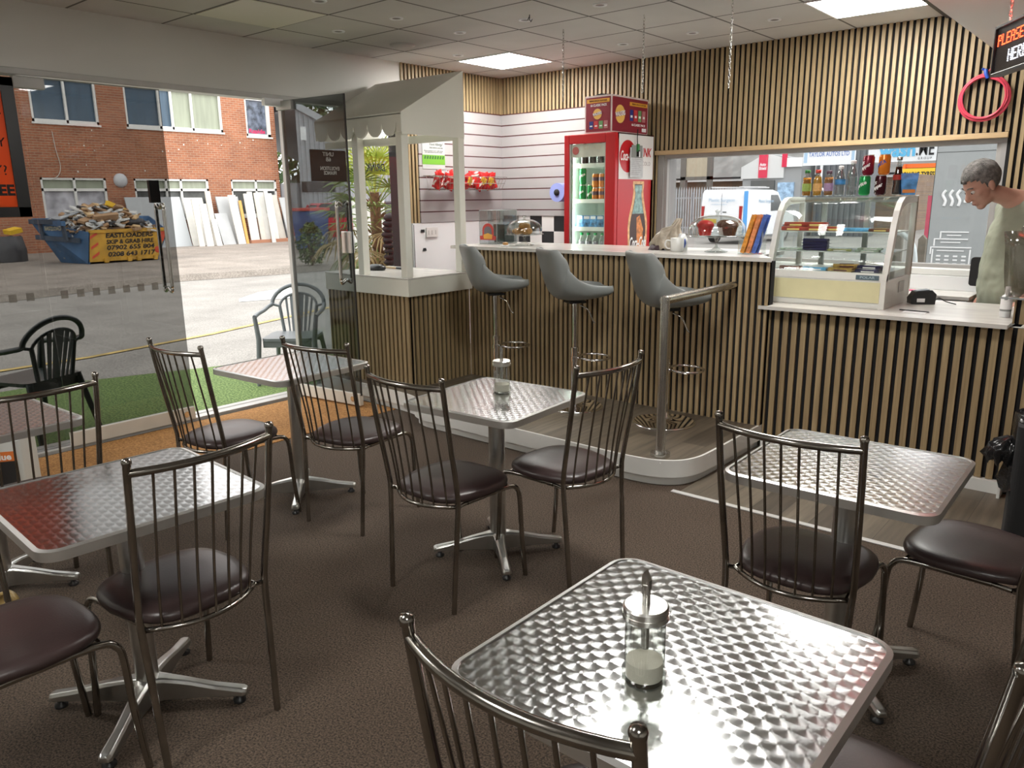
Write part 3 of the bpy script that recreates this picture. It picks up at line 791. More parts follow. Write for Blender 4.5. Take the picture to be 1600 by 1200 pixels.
# ================================================================ cafe tables
def make_table():
    t = empty('cafe_table', '', 'table', group=None)
    b = MB(); b.prism(rrect(-0.2885, 0.2885, -0.2885, 0.2885, 0.045, 6), 0.7245, 0.7335, 'z'); b.build('table_top', SWIRL, t)
    b = MB()
    o = rrect(-0.30, 0.30, -0.30, 0.30, 0.055, 6); i2 = rrect(-0.2885, 0.2885, -0.2885, 0.2885, 0.045, 6); n = len(o)
    vs = [(x, y, 0.733) for x, y in o] + [(x, y, 0.706) for x, y in o] + [(x, y, 0.7365) for x, y in i2] + [(x, y, 0.706) for x, y in i2]
    fs = []
    for k in range(n):
        j = (k + 1) % n
        fs += [(k, n + k, n + j, j)]
    b.add(vs, fs, True); fs = []
    for k in range(n):
        j = (k + 1) % n
        fs += [(k, j, 2 * n + j, 2 * n + k), (n + k, 3 * n + k, 3 * n + j, n + j), (2 * n + k, 2 * n + j, 3 * n + j, 3 * n + k)]
    b.add(vs, fs)
    b.mat(1).box(-0.28, 0.28, -0.28, 0.28, 0.708, 0.7243)
    b.build('table_rim', [RIMA, BLACKM], t)
    b = MB()
    prof = []
    for k in range(28):
        a = 2 * PI * k / 28
        prof.append((0.036 * math.cos(a) * (1 + 0.12 * abs(math.cos(a))), 0.026 * math.sin(a) * (1 + 0.25 * abs(math.sin(a)))))
    b.prism(prof, 0.075, 0.708, 'z', smooth=True)
    b.box(-0.09, 0.09, -0.09, 0.09, 0.700, 0.7075)
    b.build('column', SATIN, t)
    for q in range(4):
        a = PI / 4 + q * PI / 2
        T = Matrix.Rotation(a, 4, 'Z')
        b = MB(); b.T = T
        # cast arm: thick at the hub, tapering and falling to the foot
        secs = [(0.0, 0.035, 0.105, 0.020), (0.05, 0.024, 0.100, 0.024), (0.12, 0.019, 0.086, 0.026), (0.20, 0.018, 0.066, 0.028), (0.285, 0.020, 0.052, 0.028), (0.297, 0.014, 0.048, 0.030)]
        vs = []
        for x, w, zt, zb in secs: vs += [(x, -w, zb), (x, -w * 0.95, zt - 0.010), (x, -w * 0.62, zt), (x, w * 0.62, zt), (x, w * 0.95, zt - 0.010), (x, w, zb)]
        fs = []
        for s in range(len(secs) - 1):
            for k in range(6):
                k2 = (k + 1) % 6
                fs.append((s * 6 + k, (s + 1) * 6 + k, (s + 1) * 6 + k2, s * 6 + k2))
        fs.append(tuple(range(6))); fs.append(tuple((len(secs) - 1) * 6 + k for k in range(6))[::-1])
        b.add(vs, fs)
        arm = b.build('base_leg', SATIN, t, bevel=0.003)
        b = MB(); b.T = T; b.tube([(0.27, 0, 0.0), (0.27, 0, 0.010), (0.27, 0, 0.014), (0.27, 0, 0.034)], [0.019, 0.019, 0.010, 0.010], 14); b.build('foot', BLACK, arm)
    return t
tab = make_table()
TAB = [((-0.615, 1.190), -0.4, 1.05, 'nearest square swirled aluminium cafe table with a sugar dispenser on it', 'table nearest the camera'),
       ((-2.340, 0.925), -3.0, 1.06, 'square swirled aluminium cafe table at lower left with two seats pushed under it', None),
       ((-2.193, 2.475), 3.5, 1.0, 'square swirled aluminium cafe table in the middle carrying a distant sugar dispenser', None),
       ((-0.700, 2.505), 0.8, 1.03, 'square swirled aluminium cafe table at right in front of the till counter', None),
       ((-3.516, 2.331), 3.5, 1.0, 'square swirled aluminium cafe table by the open glass door', None),
       ((-3.585, 0.900), 2.0, 1.0, 'square swirled aluminium cafe table at the left edge near the white canister', None)]
TG = 'square swirled aluminium cafe tables'
for i, (p, a, s, lab, _) in enumerate(TAB):
    if i == 0:
        tab.location = (*p, 0.0); tab.rotation_euler = (0, 0, R(a)); tab['label'] = lab; tab['group'] = TG; tab.scale = (s, s, 1.0)
    else:
        copy_tree(tab, (*p, 0.0), R(a), lab, scale=(s, s, 1.0))

# ================================================================ spindle back chairs
def make_chair():
    t = empty('cafe_chair', '', 'chair')
    rt = 0.0105
    for s in (-1, 1):
        b = MB()
        p = [(0.180 * s, -0.205, 0.0), (0.186 * s, -0.192, 0.22), (0.192 * s, -0.180, 0.42), (0.196 * s, -0.184, 0.50), (0.203 * s, -0.222, 0.72), (0.206 * s, -0.256, 0.945)]
        b.tube(smooth_path(p, 6), rt, 12)
        b.lathe([(rt + 0.0015, 0), (rt + 0.0025, 0.008), (rt, 0.016), (0.0, 0.019)], c=(0.206 * s, -0.257, 0.943), n=12)
        b.build('back_post', BCHROME, t)
        b = MB()
        p = [(0.165 * s, -0.10, 0.428), (0.172 * s, 0.06, 0.428), (0.178 * s, 0.150, 0.424), (0.184 * s, 0.182, 0.405), (0.187 * s, 0.195, 0.36), (0.19 * s, 0.203, 0.20), (0.192 * s, 0.222, 0.0)]
        b.tube(smooth_path(p, 6), rt, 12); b.build('front_leg', BCHROME, t)
    # curved top rail and lower hoop around the back of the seat
    b = MB()
    top = []; low = []
    for i in range(13):
        u = -1 + 2 * i / 12
        top.append((0.204 * u, -0.252 - 0.045 * (1 - u * u), 0.918))
        low.append((0.172 * u, -0.155 - 0.075 * (1 - u * u), 0.428))
    b.tube(top, 0.0115, 12); b.build('top_rail', BCHROME, t)
    b = MB(); b.tube([(-0.194, -0.178, 0.438), (-0.18, -0.165, 0.430)] + low + [(0.18, -0.165, 0.430), (0.194, -0.178, 0.438)], 0.008, 10)
    b.tube([(-0.165, -0.10, 0.428), (-0.172, -0.155, 0.428)], 0.008, 8); b.tube([(0.165, -0.10, 0.428), (0.172, -0.155, 0.428)], 0.008, 8)
    b.build('seat_frame', BCHROME, t)
    b = MB(); b.tube([(-0.178, 0.15, 0.424), (0.178, 0.15, 0.424)], 0.008, 8); b.build('front_stretcher', BCHROME, t)
    for i in range(7):
        u = -0.80 + 1.6 * i / 6
        ut = u * 0.92
        a = Vector((0.172 * u, -0.155 - 0.075 * (1 - u * u), 0.428)); c = Vector((0.204 * ut, -0.252 - 0.045 * (1 - ut * ut), 0.915))
        m = a.lerp(c, 0.35) + Vector((0, 0.006, 0))
        b = MB(); b.tube(smooth_path([a, m, c], 5), 0.0042, 8); b.build('spindle', BCHROME, t)
    # seat: padded rounded trapezoid
    out = []
    n = 48
    for i in range(n):
        a = 2 * PI * i / n
        ca, sa = math.cos(a), math.sin(a)
        e = 0.62
        x = math.copysign(abs(ca) ** e, ca); y = math.copysign(abs(sa) ** e, sa)
        if y < 0: x2 = x * (0.178 + 0.022 * (1 + y)); yy = y * (0.195 if abs(x) > .9 else 0.205)
        else: x2 = x * (0.202 - 0.006 * y); yy = y * 0.195
        out.append((x2, yy - 0.005))
    b = MB()
    rings = [(0.90, 0.436), (0.985, 0.440), (1.0, 0.450), (0.985, 0.462), (0.93, 0.471), (0.80, 0.477), (0.5, 0.480), (0.2, 0.479)]
    vs = []
    for k, z in rings: vs += [(x * k, y * k, z) for x, y in out]
    fs = [(r * n + i, r * n + (i + 1) % n, (r + 1) * n + (i + 1) % n, (r + 1) * n + i) for r in range(len(rings) - 1) for i in range(n)]
    fs.append(tuple((len(rings) - 1) * n + i for i in range(n)))
    b.add(vs, fs, True)
    b.add(vs[:n], [tuple(range(n))[::-1]])
    b.build('seat', VINYLSEAT, t)
    return t
ch = make_chair()
CH = [((-2.195, 0.985), 91, 'dark chrome spindle chair with brown seat at the lower left table, whole back in view'),
      ((-2.235, 0.555), 2, 'chair at the lower left edge showing only its brown seat and front legs'),
      ((-3.340, 0.975), 89, 'spindle chair at the left edge in front of the white canister'),
      ((-3.493, 1.942), 5, 'spindle chair at the edge of the orange coir mat, left of the far table'),
      ((-3.030, 2.365), 9, 'spindle chair in front of the table by the open glass door'),
      ((-2.143, 2.152), 0, 'spindle chair with its back to the camera at the left of the middle table'),
      ((-1.920, 2.594), 85, 'spindle chair at the right of the middle table facing left'),
      ((-0.763, 2.349), 0, 'spindle chair with its back to the camera at the right hand table'),
      ((-0.365, 2.745), 84, 'brown seated chair at the right picture edge, its seat tucked by the right hand table'),
      ((-0.621, 0.974), 0, 'nearest spindle chair, its top rail crossing the front of the nearest table'),
      ((-0.335, 1.360), 90, 'chair in the lower right corner showing one post and part of its seat')]
for i, (p, a, lab) in enumerate(CH):
    if i == 0: ch.location = (*p, 0); ch.rotation_euler = (0, 0, R(a)); ch['label'] = lab; ch['group'] = 'spindle back cafe chairs'
    else: copy_tree(ch, (*p, 0), R(a), lab)

# ================================================================ bar stools
def make_stool():
    t = empty('bar_stool', '', 'bar stool')
    b = MB(); b.lathe([(0.0, 0.0), (0.205, 0.0), (0.207, 0.004), (0.19, 0.010), (0.12, 0.018), (0.06, 0.030), (0.034, 0.050), (0.030, 0.075), (0.0, 0.078)], n=44); b.build('base_plate', CHROME, t)
    b = MB(); b.tube([(0, 0, 0.06), (0, 0, 0.42)], 0.027, 20); b.tube([(0, 0, 0.42), (0, 0, 0.74)], 0.019, 16)
    b.tube([(0, 0, 0.40), (0, 0, 0.425)], 0.030, 20); b.build('column', CHROME, t)
    b = MB()
    ring = [(0.145 + 0.105 * math.cos(2 * PI * k / 28), 0.105 * math.sin(2 * PI * k / 28) * 1.15, 0.345) for k in range(28)]
    b.tube(ring, 0.0085, 8, closed=True); b.tube([(0, 0, 0.33), (0, 0, 0.36)], 0.032, 18); b.build('foot_ring', CHROME, t)
    b = MB(); b.tube(smooth_path([(0.02, -0.03, 0.72), (0.07, -0.06, 0.69), (0.10, -0.075, 0.62), (0.115, -0.08, 0.60)], 4), 0.005, 8); b.build('height_lever', CHROME, t)
    b = MB(); b.box(-0.06, 0.06, -0.06, 0.06, 0.735, 0.75); b.build('seat_plate', BLACK, t)
    # bucket seat: cross sections along x, front at +x
    secs = []
    #  x,  half width, z floor, z rim, thickness
    path = [(0.235, 0.10, 0.815, 0.822), (0.225, 0.155, 0.795, 0.832), (0.18, 0.195, 0.775, 0.838), (0.08, 0.215, 0.760, 0.845), (-0.02, 0.22, 0.752, 0.868), (-0.10, 0.215, 0.757, 0.925), (-0.155, 0.205, 0.775, 1.00)]
    n = 16
    vs = []; 
    def ring_pts(x, w, zb, zr, inner):
        pts = []
        for k in range(n + 1):
            a = PI * k / n
            yy = -w * math.cos(a); dz = (1 - math.sin(a) ** 0.55)
            z = zb + (zr - zb) * dz
            pts.append((x, yy, z))
        return pts
    outer = []; 
    for x, w, zb, zr in path: outer.append(ring_pts(x, w, zb, zr, False))
    # back: sections going up
    for x, w, z in ((-0.195, 0.195, 0.86), (-0.225, 0.19, 0.96), (-0.25, 0.185, 1.05), (-0.262, 0.180, 1.105)):
        pts = []
        for k in range(n + 1):
            a = PI * k / n
            yy = -w * math.cos(a)
            rim = 0.085 * (1 - math.sin(a) ** 0.6)
            zz = z + (rim * 0.9 if z < 1.0 else 0.0)
            pts.append((x + rim * (1.0 if z < 1.08 else 0.75), yy, min(zz + 0.0, 1.11)))
        outer.append(pts)
    th = 0.034
    inner = []
    for si, sec in enumerate(outer):
        row = []
        for k, p in enumerate(sec):
            # inward direction: up for the seat, forward for the back
            f = min(1.0, max(0.0, (si - 3) / 5.0))
            d = Vector((0.9 * f, 0, 1 - 0.8 * f)).normalized()
            side = math.cos(PI * k / n)
            d = (d + Vector((0, 0.55 * side, 0))).normalized()
            row.append(tuple(Vector(p) + d * th))
        inner.append(row)
    m = n + 1; S = len(outer)
    vs = [p for r_ in outer for p in r_] + [p for r_ in inner for p in r_]
    fs = []
    for s_ in range(S - 1):
        for k in range(n):
            a = s_ * m + k
            fs.append((a, a + 1, a + m + 1, a + m)); a2 = a + S * m
            fs.append((a2, a2 + m, a2 + m + 1, a2 + 1))
    for k in range(n):
        a = k; fs.append((a, a + S * m, a + S * m + 1, a + 1)); a = (S - 1) * m + k; fs.append((a, a + 1, a + 1 + S * m, a + S * m))
    for s_ in range(S - 1):
        a = s_ * m; fs.append((a, a + m, a + m + S * m, a + S * m)); a = s_ * m + n; fs.append((a, a + S * m, a + m + S * m, a + m))
    b = MB(); b.add(vs, fs, True)
    o = b.build('seat_shell', GREYLEATHER, t)
    md = o.modifiers.new('sub', 'SUBSURF'); md.levels = 2; md.render_levels = 2
    b = MB(); b.ell((0.035, 0, 0.805), (0.175, 0.175, 0.030), 28, 10); b.build('seat_pad', GREYLEATHER, t)
    b = MB(); b.tube([(-0.205 + 0.0, -0.13, 1.0), (-0.205, 0.13, 1.0)], 0.003, 6); b.build('stitch_line', pm('stitch', (0.09, 0.095, 0.095), 0.7), t)
    return t
st = make_stool()
for i, (x, y, a, lab) in enumerate([(-3.85, 4.36, 54, 'grey bucket bar stool at the left end of the bar beside the kiosk'),
                                    (-3.095, 4.33, 56, 'grey bucket bar stool in the middle of the bar'),
                                    (-2.40, 4.36, 54, 'grey bucket bar stool behind the steel handrail')]):
    if i == 0: st.location = (x, y, 0.15); st.rotation_euler = (0, 0, R(a)); st['label'] = lab; st['group'] = 'grey bucket bar stools'
    else: copy_tree(st, (x, y, 0.15), R(a), lab)

# ================================================================ sugar dispensers
def make_sugar():
    t = empty('sugar_dispenser', '', 'sugar dispenser')
    prof = []
    b = MB(); n = 40
    heights = [(0.033, 0.0), (0.0365, 0.004), (0.0365, 0.018), (0.033, 0.026), (0.033, 0.11), (0.031, 0.118)]
    vs = []
    for r, z in heights:
        for j in range(n):
            a = 2 * PI * j / n
            rr = r * (1 - (0.035 if (j % 4 == 0 and 0.02 < z < 0.112) else 0))
            vs.append((rr * math.cos(a), rr * math.sin(a), z))
    fs = [(i * n + j, i * n + (j + 1) % n, (i + 1) * n + (j + 1) % n, (i + 1) * n + j) for i in range(len(heights) - 1) for j in range(n)]
    fs.append(tuple(range(n))[::-1])
    b.add(vs, fs, True); b.build('glass_jar', JARG, t)
    b = MB(); b.tube([(0, 0, 0.006), (0, 0, 0.034)], 0.0305, 28); b.build('sugar', pm('sugar', (0.80, 0.76, 0.66), 0.9, bump=0.4, bscale=900), t)
    b = MB(); b.tube([(0, 0, 0.112), (0, 0, 0.120)], 0.0378, 32); b.tube([(0, 0, 0.120), (0, 0, 0.123)], 0.0362, 32); b.tube([(0, 0, 0.123), (0, 0, 0.130)], 0.0370, 32); b.tube([(0, 0, 0.130), (0, 0, 0.133)], [0.0370, 0.034], 32); b.build('screw_lid', pm('lid_metal', (0.72, 0.71, 0.68), 0.28, 1.0), t)
    b = MB(); b.tube([(0, 0, 0.055), (0, 0, 0.168)], 0.0066, 14); b.prism([(-0.0066, 0.160), (0.0066, 0.160), (0.0066, 0.176), (-0.001, 0.192), (-0.0066, 0.184)], -0.0045, 0.0045, 'y'); b.build('pouring_spout', STEEL, t)
    return t
sd = make_sugar()
sd.location = (-0.628, 1.100, 0.7337); sd.scale = (1.1, 1.1, 1.1); sd['label'] = 'glass sugar dispenser with steel spout on the nearest table'; sd['group'] = 'glass sugar dispensers'
copy_tree(sd, (-2.235, 2.565, 0.7337), R(40), 'glass sugar dispenser with steel spout on the middle table')

# ================================================================ other things on the floor
# white canister of fluid behind the left chair
cn = empty('fluid_canister', 'white plastic canister with black and orange label at the left edge', 'canister', (-4.86, 1.33, 0), R(-35))
b = MB()
b.prism(rrect(-0.14, 0.14, -0.12, 0.12, 0.03), 0.0, 0.33, 'z'); b.build('body', pm('milky_plastic', (0.66, 0.70, 0.68), 0.4), cn, bevel=0.012, seg=3)
b = MB(); b.tube([(-0.09, 0, 0.31), (-0.09, 0, 0.365), (0.02, 0, 0.372), (0.05, 0, 0.32)], 0.014, 10); b.tube([(0.09, 0, 0.32), (0.09, 0, 0.35)], 0.026, 14); b.build('carry_handle', MATS['milky_plastic'], cn)
b = MB(); b.box(0.1405, 0.1415, -0.10, 0.10, 0.05, 0.22); b.mat(1).box(0.1405, 0.1417, -0.10, 0.10, 0.22, 0.275); b.build('label_panel', [BLACKM, pm('label_orange', (0.75, 0.20, 0.04), 0.5)], cn)
text('AdBlue', 0.05, LW, cn, (0.1425, 0, 0.245), FX, bold=0.03, width=0.15)
# second canister on the low crate, seen above the table top
cn2 = empty('fluid_canister', 'white plastic canister standing on a crate with its shoulders above the left table', 'canister', (-4.92, 1.20, 0.40), R(-35))
b = MB(); b.prism(rrect(-0.14, 0.14, -0.12, 0.12, 0.03), 0.0, 0.33, 'z'); b.build('body', MATS['milky_plastic'], cn2, bevel=0.012, seg=3)
b = MB(); b.tube([(-0.09, 0, 0.31), (-0.09, 0, 0.362), (0.02, 0, 0.368), (0.05, 0, 0.32)], 0.014, 10); b.build('carry_handle', MATS['milky_plastic'], cn2)
b = MB(); b.box(0.1405, 0.1415, -0.10, 0.10, 0.05, 0.20); b.mat(1).box(0.1405, 0.1417, -0.10, 0.10, 0.20, 0.255); b.build('label_panel', [BLACKM, MATS['label_orange']], cn2)
text('AdBlue', 0.05, LW, cn2, (0.1425, 0, 0.225), FX, bold=0.03, width=0.15)
b = MB(); b.box(-0.15, 0.15, -0.13, 0.13, 0.374, 0.398)
for x in (-0.135, 0.135):
    for y in (-0.115, 0.115): b.box(x - 0.012, x + 0.012, y - 0.012, y + 0.012, 0.0, 0.374)
tag(b.build('low_stand', WHITEP, loc=(-4.92, 1.20, 0), rot=(0, 0, R(-35)), bevel=0.003), 'low white stand carrying the upper canister at the left edge', 'stand')
# round brass castor / tape at far left
b = MB(); b.lathe([(0.030, -0.012), (0.045, -0.012), (0.045, 0.012), (0.030, 0.012), (0.030, -0.012)], n=24)
tag(b.build('tape_roll', pm('brown_tape', (0.35, 0.24, 0.09), 0.4), loc=(-3.36, 0.84, 0.046), rot=(R(90), 0, R(30))), 'small tan roll of tape on the carpet at the left edge', 'tape')

# black bin with a draped bag at the right edge
bn = empty('waste_bin', 'tall black bin with black bag draped over it at the right edge', 'bin', (-0.235, 3.95, 0.0), R(8))
b = MB(); b.prism(rrect(-0.19, 0.19, -0.17, 0.17, 0.03), 0, 0.62, 'z'); b.build('body', BLACKM, bn, bevel=0.006)
def crumple(name, mat, parent, rings, n=44, seed=3, amp=0.018, closed_top=True):
    rnd = random.Random(seed)
    ph = [rnd.uniform(0, 6.28) for _ in range(8)]
    vs = []
    for i, (cx, cy, rx, ry, z, am) in enumerate(rings):
        for j in range(n):
            a = 2 * PI * j / n
            w = math.sin(5 * a + ph[0] + i * 0.7) * 0.5 + math.sin(9 * a + ph[1] - i * 1.1) * 0.35 + math.sin(16 * a + ph[2] + i * 1.9) * 0.3 + rnd.uniform(-0.25, 0.25)
            vs.append((cx + (rx + am * w) * math.cos(a), cy + (ry + am * w) * math.sin(a), z + am * 0.8 * math.sin(7 * a + ph[3] + i)))
    m = len(rings)
    fs = [(i * n + j, i * n + (j + 1) % n, (i + 1) * n + (j + 1) % n, (i + 1) * n + j) for i in range(m - 1) for j in range(n)]
    if closed_top: fs.append(tuple((m - 1) * n + j for j in range(n)))
    b = MB(); b.add(vs, fs, True)
    return b.build(name, mat, parent)
BAG = pm('black_polythene', (0.012, 0.012, 0.013), 0.16, bump=0.5, bscale=28)
crumple('draped_bag', BAG, bn, [(-0.02, 0, 0.225, 0.19, 0.33, 0.030), (-0.01, 0, 0.215, 0.195, 0.40, 0.022), (0, 0, 0.21, 0.19, 0.50, 0.014), (0, 0, 0.205, 0.185, 0.60, 0.010), (0, 0, 0.20, 0.18, 0.645, 0.006)])
b = MB(); b.prism(rrect(-0.17, 0.19, -0.16, 0.16, 0.05), 0.64, 0.68, 'z'); b.build('lid', BLACK, bn, bevel=0.01, seg=3)
b = MB(); b.ell((0.05, 0.0, 0.69), (0.15, 0.15, 0.14), 24, 12); b.build('lid_dome', BLACK, bn)
crumple('bag_knot', BAG, bn, [(-0.23, -0.05, 0.05, 0.05, 0.43, 0.02), (-0.24, -0.05, 0.065, 0.055, 0.47, 0.02), (-0.225, -0.05, 0.055, 0.05, 0.51, 0.02), (-0.20, -0.04, 0.02, 0.02, 0.54, 0.01)], n=24, seed=5)

# ================================================================ LED sign and cable
ls = empty('led_sign', 'black hanging LED sign with red and white dot letters at the upper right', 'sign', (-0.60, 4.005, 2.185), 0)
ang = math.atan2(-0.857, 0.515)          # along the sign, towards the camera
ls.rotation_euler = (0, 0, ang)
# local x runs along the sign, local -y is its lit face
b = MB(); b.box(-0.225, 0.225, -0.018, 0.018, -0.095, 0.095); b.build('screen_panel', pm('led_panel', (0.012, 0.010, 0.012), 0.25), ls)
b = MB()
for q in ((-0.235, 0.235, 0.092, 0.104), (-0.235, 0.235, -0.104, -0.092)): b.box(q[0], q[1], -0.026, 0.022, q[2], q[3])
for q in ((-0.235, -0.222), (0.222, 0.235)): b.box(q[0], q[1], -0.026, 0.022, -0.104, 0.104)
b.build('frame', BLACK, ls, bevel=0.002)
FONT5 = {'P': ['11110', '10001', '10001', '11110', '10000', '10000', '10000'], 'L': ['10000'] * 6 + ['11111'], 'E': ['11111', '10000', '10000', '11110', '10000', '10000', '11111'],
         'A': ['01110', '10001', '10001', '11111', '10001', '10001', '10001'], 'S': ['01111', '10000', '10000', '01110', '00001', '00001', '11110'],
         'Y': ['10001', '10001', '01010', '00100', '00100', '00100', '00100'], 'H': ['10001', '10001', '10001', '11111', '10001', '10001', '10001'],
         'R': ['11110', '10001', '10001', '11110', '10100', '10010', '10001'], ' ': ['00000'] * 7}
def dots(s, cx, cz, pitch, name, mat):
    b = MB(); w = (len(s) * 6 - 1) * pitch
    for i, chh in enumerate(s):
        for r_, row in enumerate(FONT5[chh]):
            for c_, q in enumerate(row):
                if q == '1':
                    x = cx - w / 2 + (i * 6 + c_) * pitch; z = cz + (3 - r_) * pitch
                    b.box(x - pitch * 0.27, x + pitch * 0.27, -0.0205, -0.018, z - pitch * 0.24, z + pitch * 0.24)
    b.build(name, mat, ls)
dots('PLEASE PAY', 0.0, 0.040, 0.0068, 'red_led_lettering', em('led_red', (1.0, 0.05, 0.015), 3.5))
dots('HERE', 0.0, -0.035, 0.0075, 'white_led_lettering', em('led_white', (0.85, 0.88, 1.0), 1.6))
b = MB()
for x in (-0.16, 0.16):
    chain(b, (x, 0, 0.315), 0.21)
b.build('hanging_chains', STEEL, ls)
rl = bpy.data.lights.new('led_glow', 'AREA'); rl.shape = 'RECTANGLE'; rl.size = 0.22; rl.size_y = 0.05; rl.energy = 0.8; rl.color = (1, 0.06, 0.04)
ro = bpy.data.objects.new('led_glow', rl); COL.objects.link(ro); ro.parent = ls; ro.location = (-0.16, 0.04, 0.115); ro.rotation_euler = (PI, 0, 0)
cb = empty('coiled_cable', 'coil of pink red cable hanging on the slats above the window, tied in blue', 'cable', (-1.115, YW - 0.045, 2.195))
b = MB()
rnd = random.Random(2)
pts = []
for k in range(5 * 36):
    a = 2 * PI * k / 36 + PI / 2; turn = k / 36
    rx = 0.148 - 0.004 * turn + 0.005 * math.sin(a * 1.3 + turn); rz = 0.150 - 0.005 * turn + 0.004 * math.cos(a * 0.7)
    pts.append((rx * math.cos(a) + 0.003 * math.sin(turn * 3), -0.004 * math.sin(turn * 2.2) - 0.004 * turn + 0.01, rz * math.sin(a)))
b.tube(pts, 0.0068, 8)
b.tube(smooth_path([(0.075, 0.01, 0.33), (0.055, 0.0, 0.23), (0.01, -0.005, 0.165), (-0.04, -0.005, 0.13), (-0.085, 0, 0.11)], 6), 0.0062, 8)
b.build('cable_coil', pm('cable_pink', (0.60, 0.05, 0.09), 0.35), cb)
b = MB(); b.tube([(-0.005, -0.02, 0.175), (0.0, -0.028, 0.150), (0.012, -0.022, 0.120)], [0.012, 0.013, 0.011], 10); b.tube([(-0.005, 0.0, 0.17), (-0.03, -0.01, 0.185)], 0.008, 8); b.build('blue_tie', pm('blue_tie', (0.02, 0.08, 0.42), 0.4), cb)
# ================================================================ drinks fridge
FX0, FX1, FY0, FY1, FZ0, FZ1 = -4.115, -3.60, 5.58, 6.19, 0.15, 2.10
fr = empty('drinks_fridge', 'tall red drinks fridge with glass door and cola artwork on its side', 'fridge', (FX0, FY0, FZ0))
w, d, h = FX1 - FX0, FY1 - FY0, FZ1 - FZ0
CAB = pm('fridge_inner', (0.80, 0.86, 0.80), 0.4)
b = MB(); b.mat(0)
b.box(0, 0.03, 0.05, d, 0, h); b.box(w - 0.03, w, 0.05, d, 0, h); b.box(0, w, d - 0.03, d, 0, h); b.box(0, w, 0.05, d, h - 0.05, h); b.box(0, w, 0.05, d, 0, 0.45)
b.mat(1)
b.box(0.03, 0.034, 0.055, d - 0.03, 0.45, h - 0.05); b.box(w - 0.034, w - 0.03, 0.055, d - 0.03, 0.45, h - 0.05); b.box(0.03, w - 0.03, d - 0.034, d - 0.03, 0.45, h - 0.05); b.box(0.03, w - 0.03, 0.055, d - 0.03, h - 0.054, h - 0.05)
b.build('cabinet', [RED, CAB], fr)
b = MB(); b.box(0, 0.055, 0, 0.045, 0.1, h); b.box(w - 0.095, w, 0, 0.045, 0.1, h); b.box(0.055, w - 0.095, 0, 0.045, h - 0.075, h); b.box(0.055, w - 0.095, 0, 0.045, 0.1, 0.48)
dr = b.build('door', RED, fr, bevel=0.006)
b = MB(); b.box(0.055, 0.068, 0.004, 0.04, 0.48, h - 0.075); b.box(w - 0.103, w - 0.095, 0.004, 0.04, 0.48, h - 0.075); b.build('door_gasket', GREYFRAME, dr)
b = MB(); b.box(0.068, w - 0.103, 0.015, 0.022, 0.48, h - 0.075); b.build('door_glass', CASEG, dr)
b = MB(); b.box(0.068, w - 0.103, 0.010, 0.014, h - 0.185, h - 0.08)
hp = b.build('header_strip', pm('header_pale', (0.50, 0.52, 0.44), 0.4, noise=0.15, nscale=9), dr)
b = MB(); b.tube([(0.115, 0.008, h - 0.13), (0.115, 0.0105, h - 0.13)], 0.033, 24); b.build('round_logo', pm('logo_faded', (0.40, 0.10, 0.09), 0.4), dr)
text('ICE COLD', 0.05, pm('gold_text', (0.55, 0.50, 0.36), 0.5), dr, (0.28, 0.009, h - 0.11), FY, width=0.17)
b = MB(); b.box(0.036, 0.052, 0.06, 0.075, 0.5, h - 0.08)
b.build('light_strip', em('fridge_light', (0.86, 1.0, 0.90), 9.0), fr)
shelf_z = [0.975, 1.165, 1.40, 1.695]
for z in shelf_z:
    b = MB(); b.box(0.036, w - 0.036, 0.09, d - 0.05, z - 0.006, z); b.box(0.036, w - 0.036, 0.082, 0.092, z - 0.012, z + 0.022); b.build('shelf', CAB, fr)
# side artwork (on the +X face): white top panel, red below, bottle
b = MB(); b.box(w, w + 0.0015, 0.055, d - 0.005, h - 0.37, h - 0.01); b.build('side_white_panel', pm('decal_white', (0.75, 0.72, 0.70), 0.35), fr)
b = MB(); b.prism([(0.19 + 0.13 * math.cos(t) , h - 0.185 + 0.13 * math.sin(t)) for t in [2 * PI * k / 36 for k in range(36)]], w + 0.0015, w + 0.003, 'x'); b.build('red_disc', RED, fr)
text('Coca-Cola', 0.11, LW, fr, (w + 0.0036, 0.19, h - 0.185), FX, width=0.23, bold=0.015, shear=0.35)
text('DRINK', 0.10, RED, fr, (w + 0.0022, 0.43, h - 0.15), FX, width=0.27, bold=0.02, shear=0.25)
text('ICE COLD', 0.05, pm('grey_text', (0.45, 0.38, 0.36), 0.5), fr, (w + 0.0022, 0.44, h - 0.24), FX, width=0.23, spacing=1.3)
def bottle_half(k):      # silhouette half width of a contour bottle by height 0..1
    pts = [(0, 0.40), (0.04, 0.46), (0.12, 0.47), (0.22, 0.43), (0.32, 0.40), (0.45, 0.44), (0.58, 0.46), (0.68, 0.40), (0.78, 0.27), (0.88, 0.19), (0.93, 0.175), (0.94, 0.21), (1.0, 0.21)]
    for (a, x), (c, y) in zip(pts, pts[1:]):
        if a <= k <= c: return x + (y - x) * (k - a) / (c - a)
    return 0.2
def bottle_poly(cy, z0, hh, wscale, grow=0.0, zmin=0, zmax=1):
    ks = [zmin + (zmax - zmin) * i / 24 for i in range(25)]
    left = [(cy - bottle_half(k) * wscale - grow, z0 + k * hh) for k in ks]; right = [(cy + bottle_half(k) * wscale + grow, z0 + k * hh) for k in ks]
    return left[::-1] + right
bz0, bh, bw = 0.66, 0.88, 0.285
cyb = 0.375
b = MB(); b.prism(bottle_poly(cyb, bz0, bh + 0.025, bw, 0.030), w + 0.0005, w + 0.0012, 'x'); b.build('bottle_halo', pm('halo_cream', (0.85, 0.45, 0.22), 0.5, noise=0.35, nscale=30), fr)
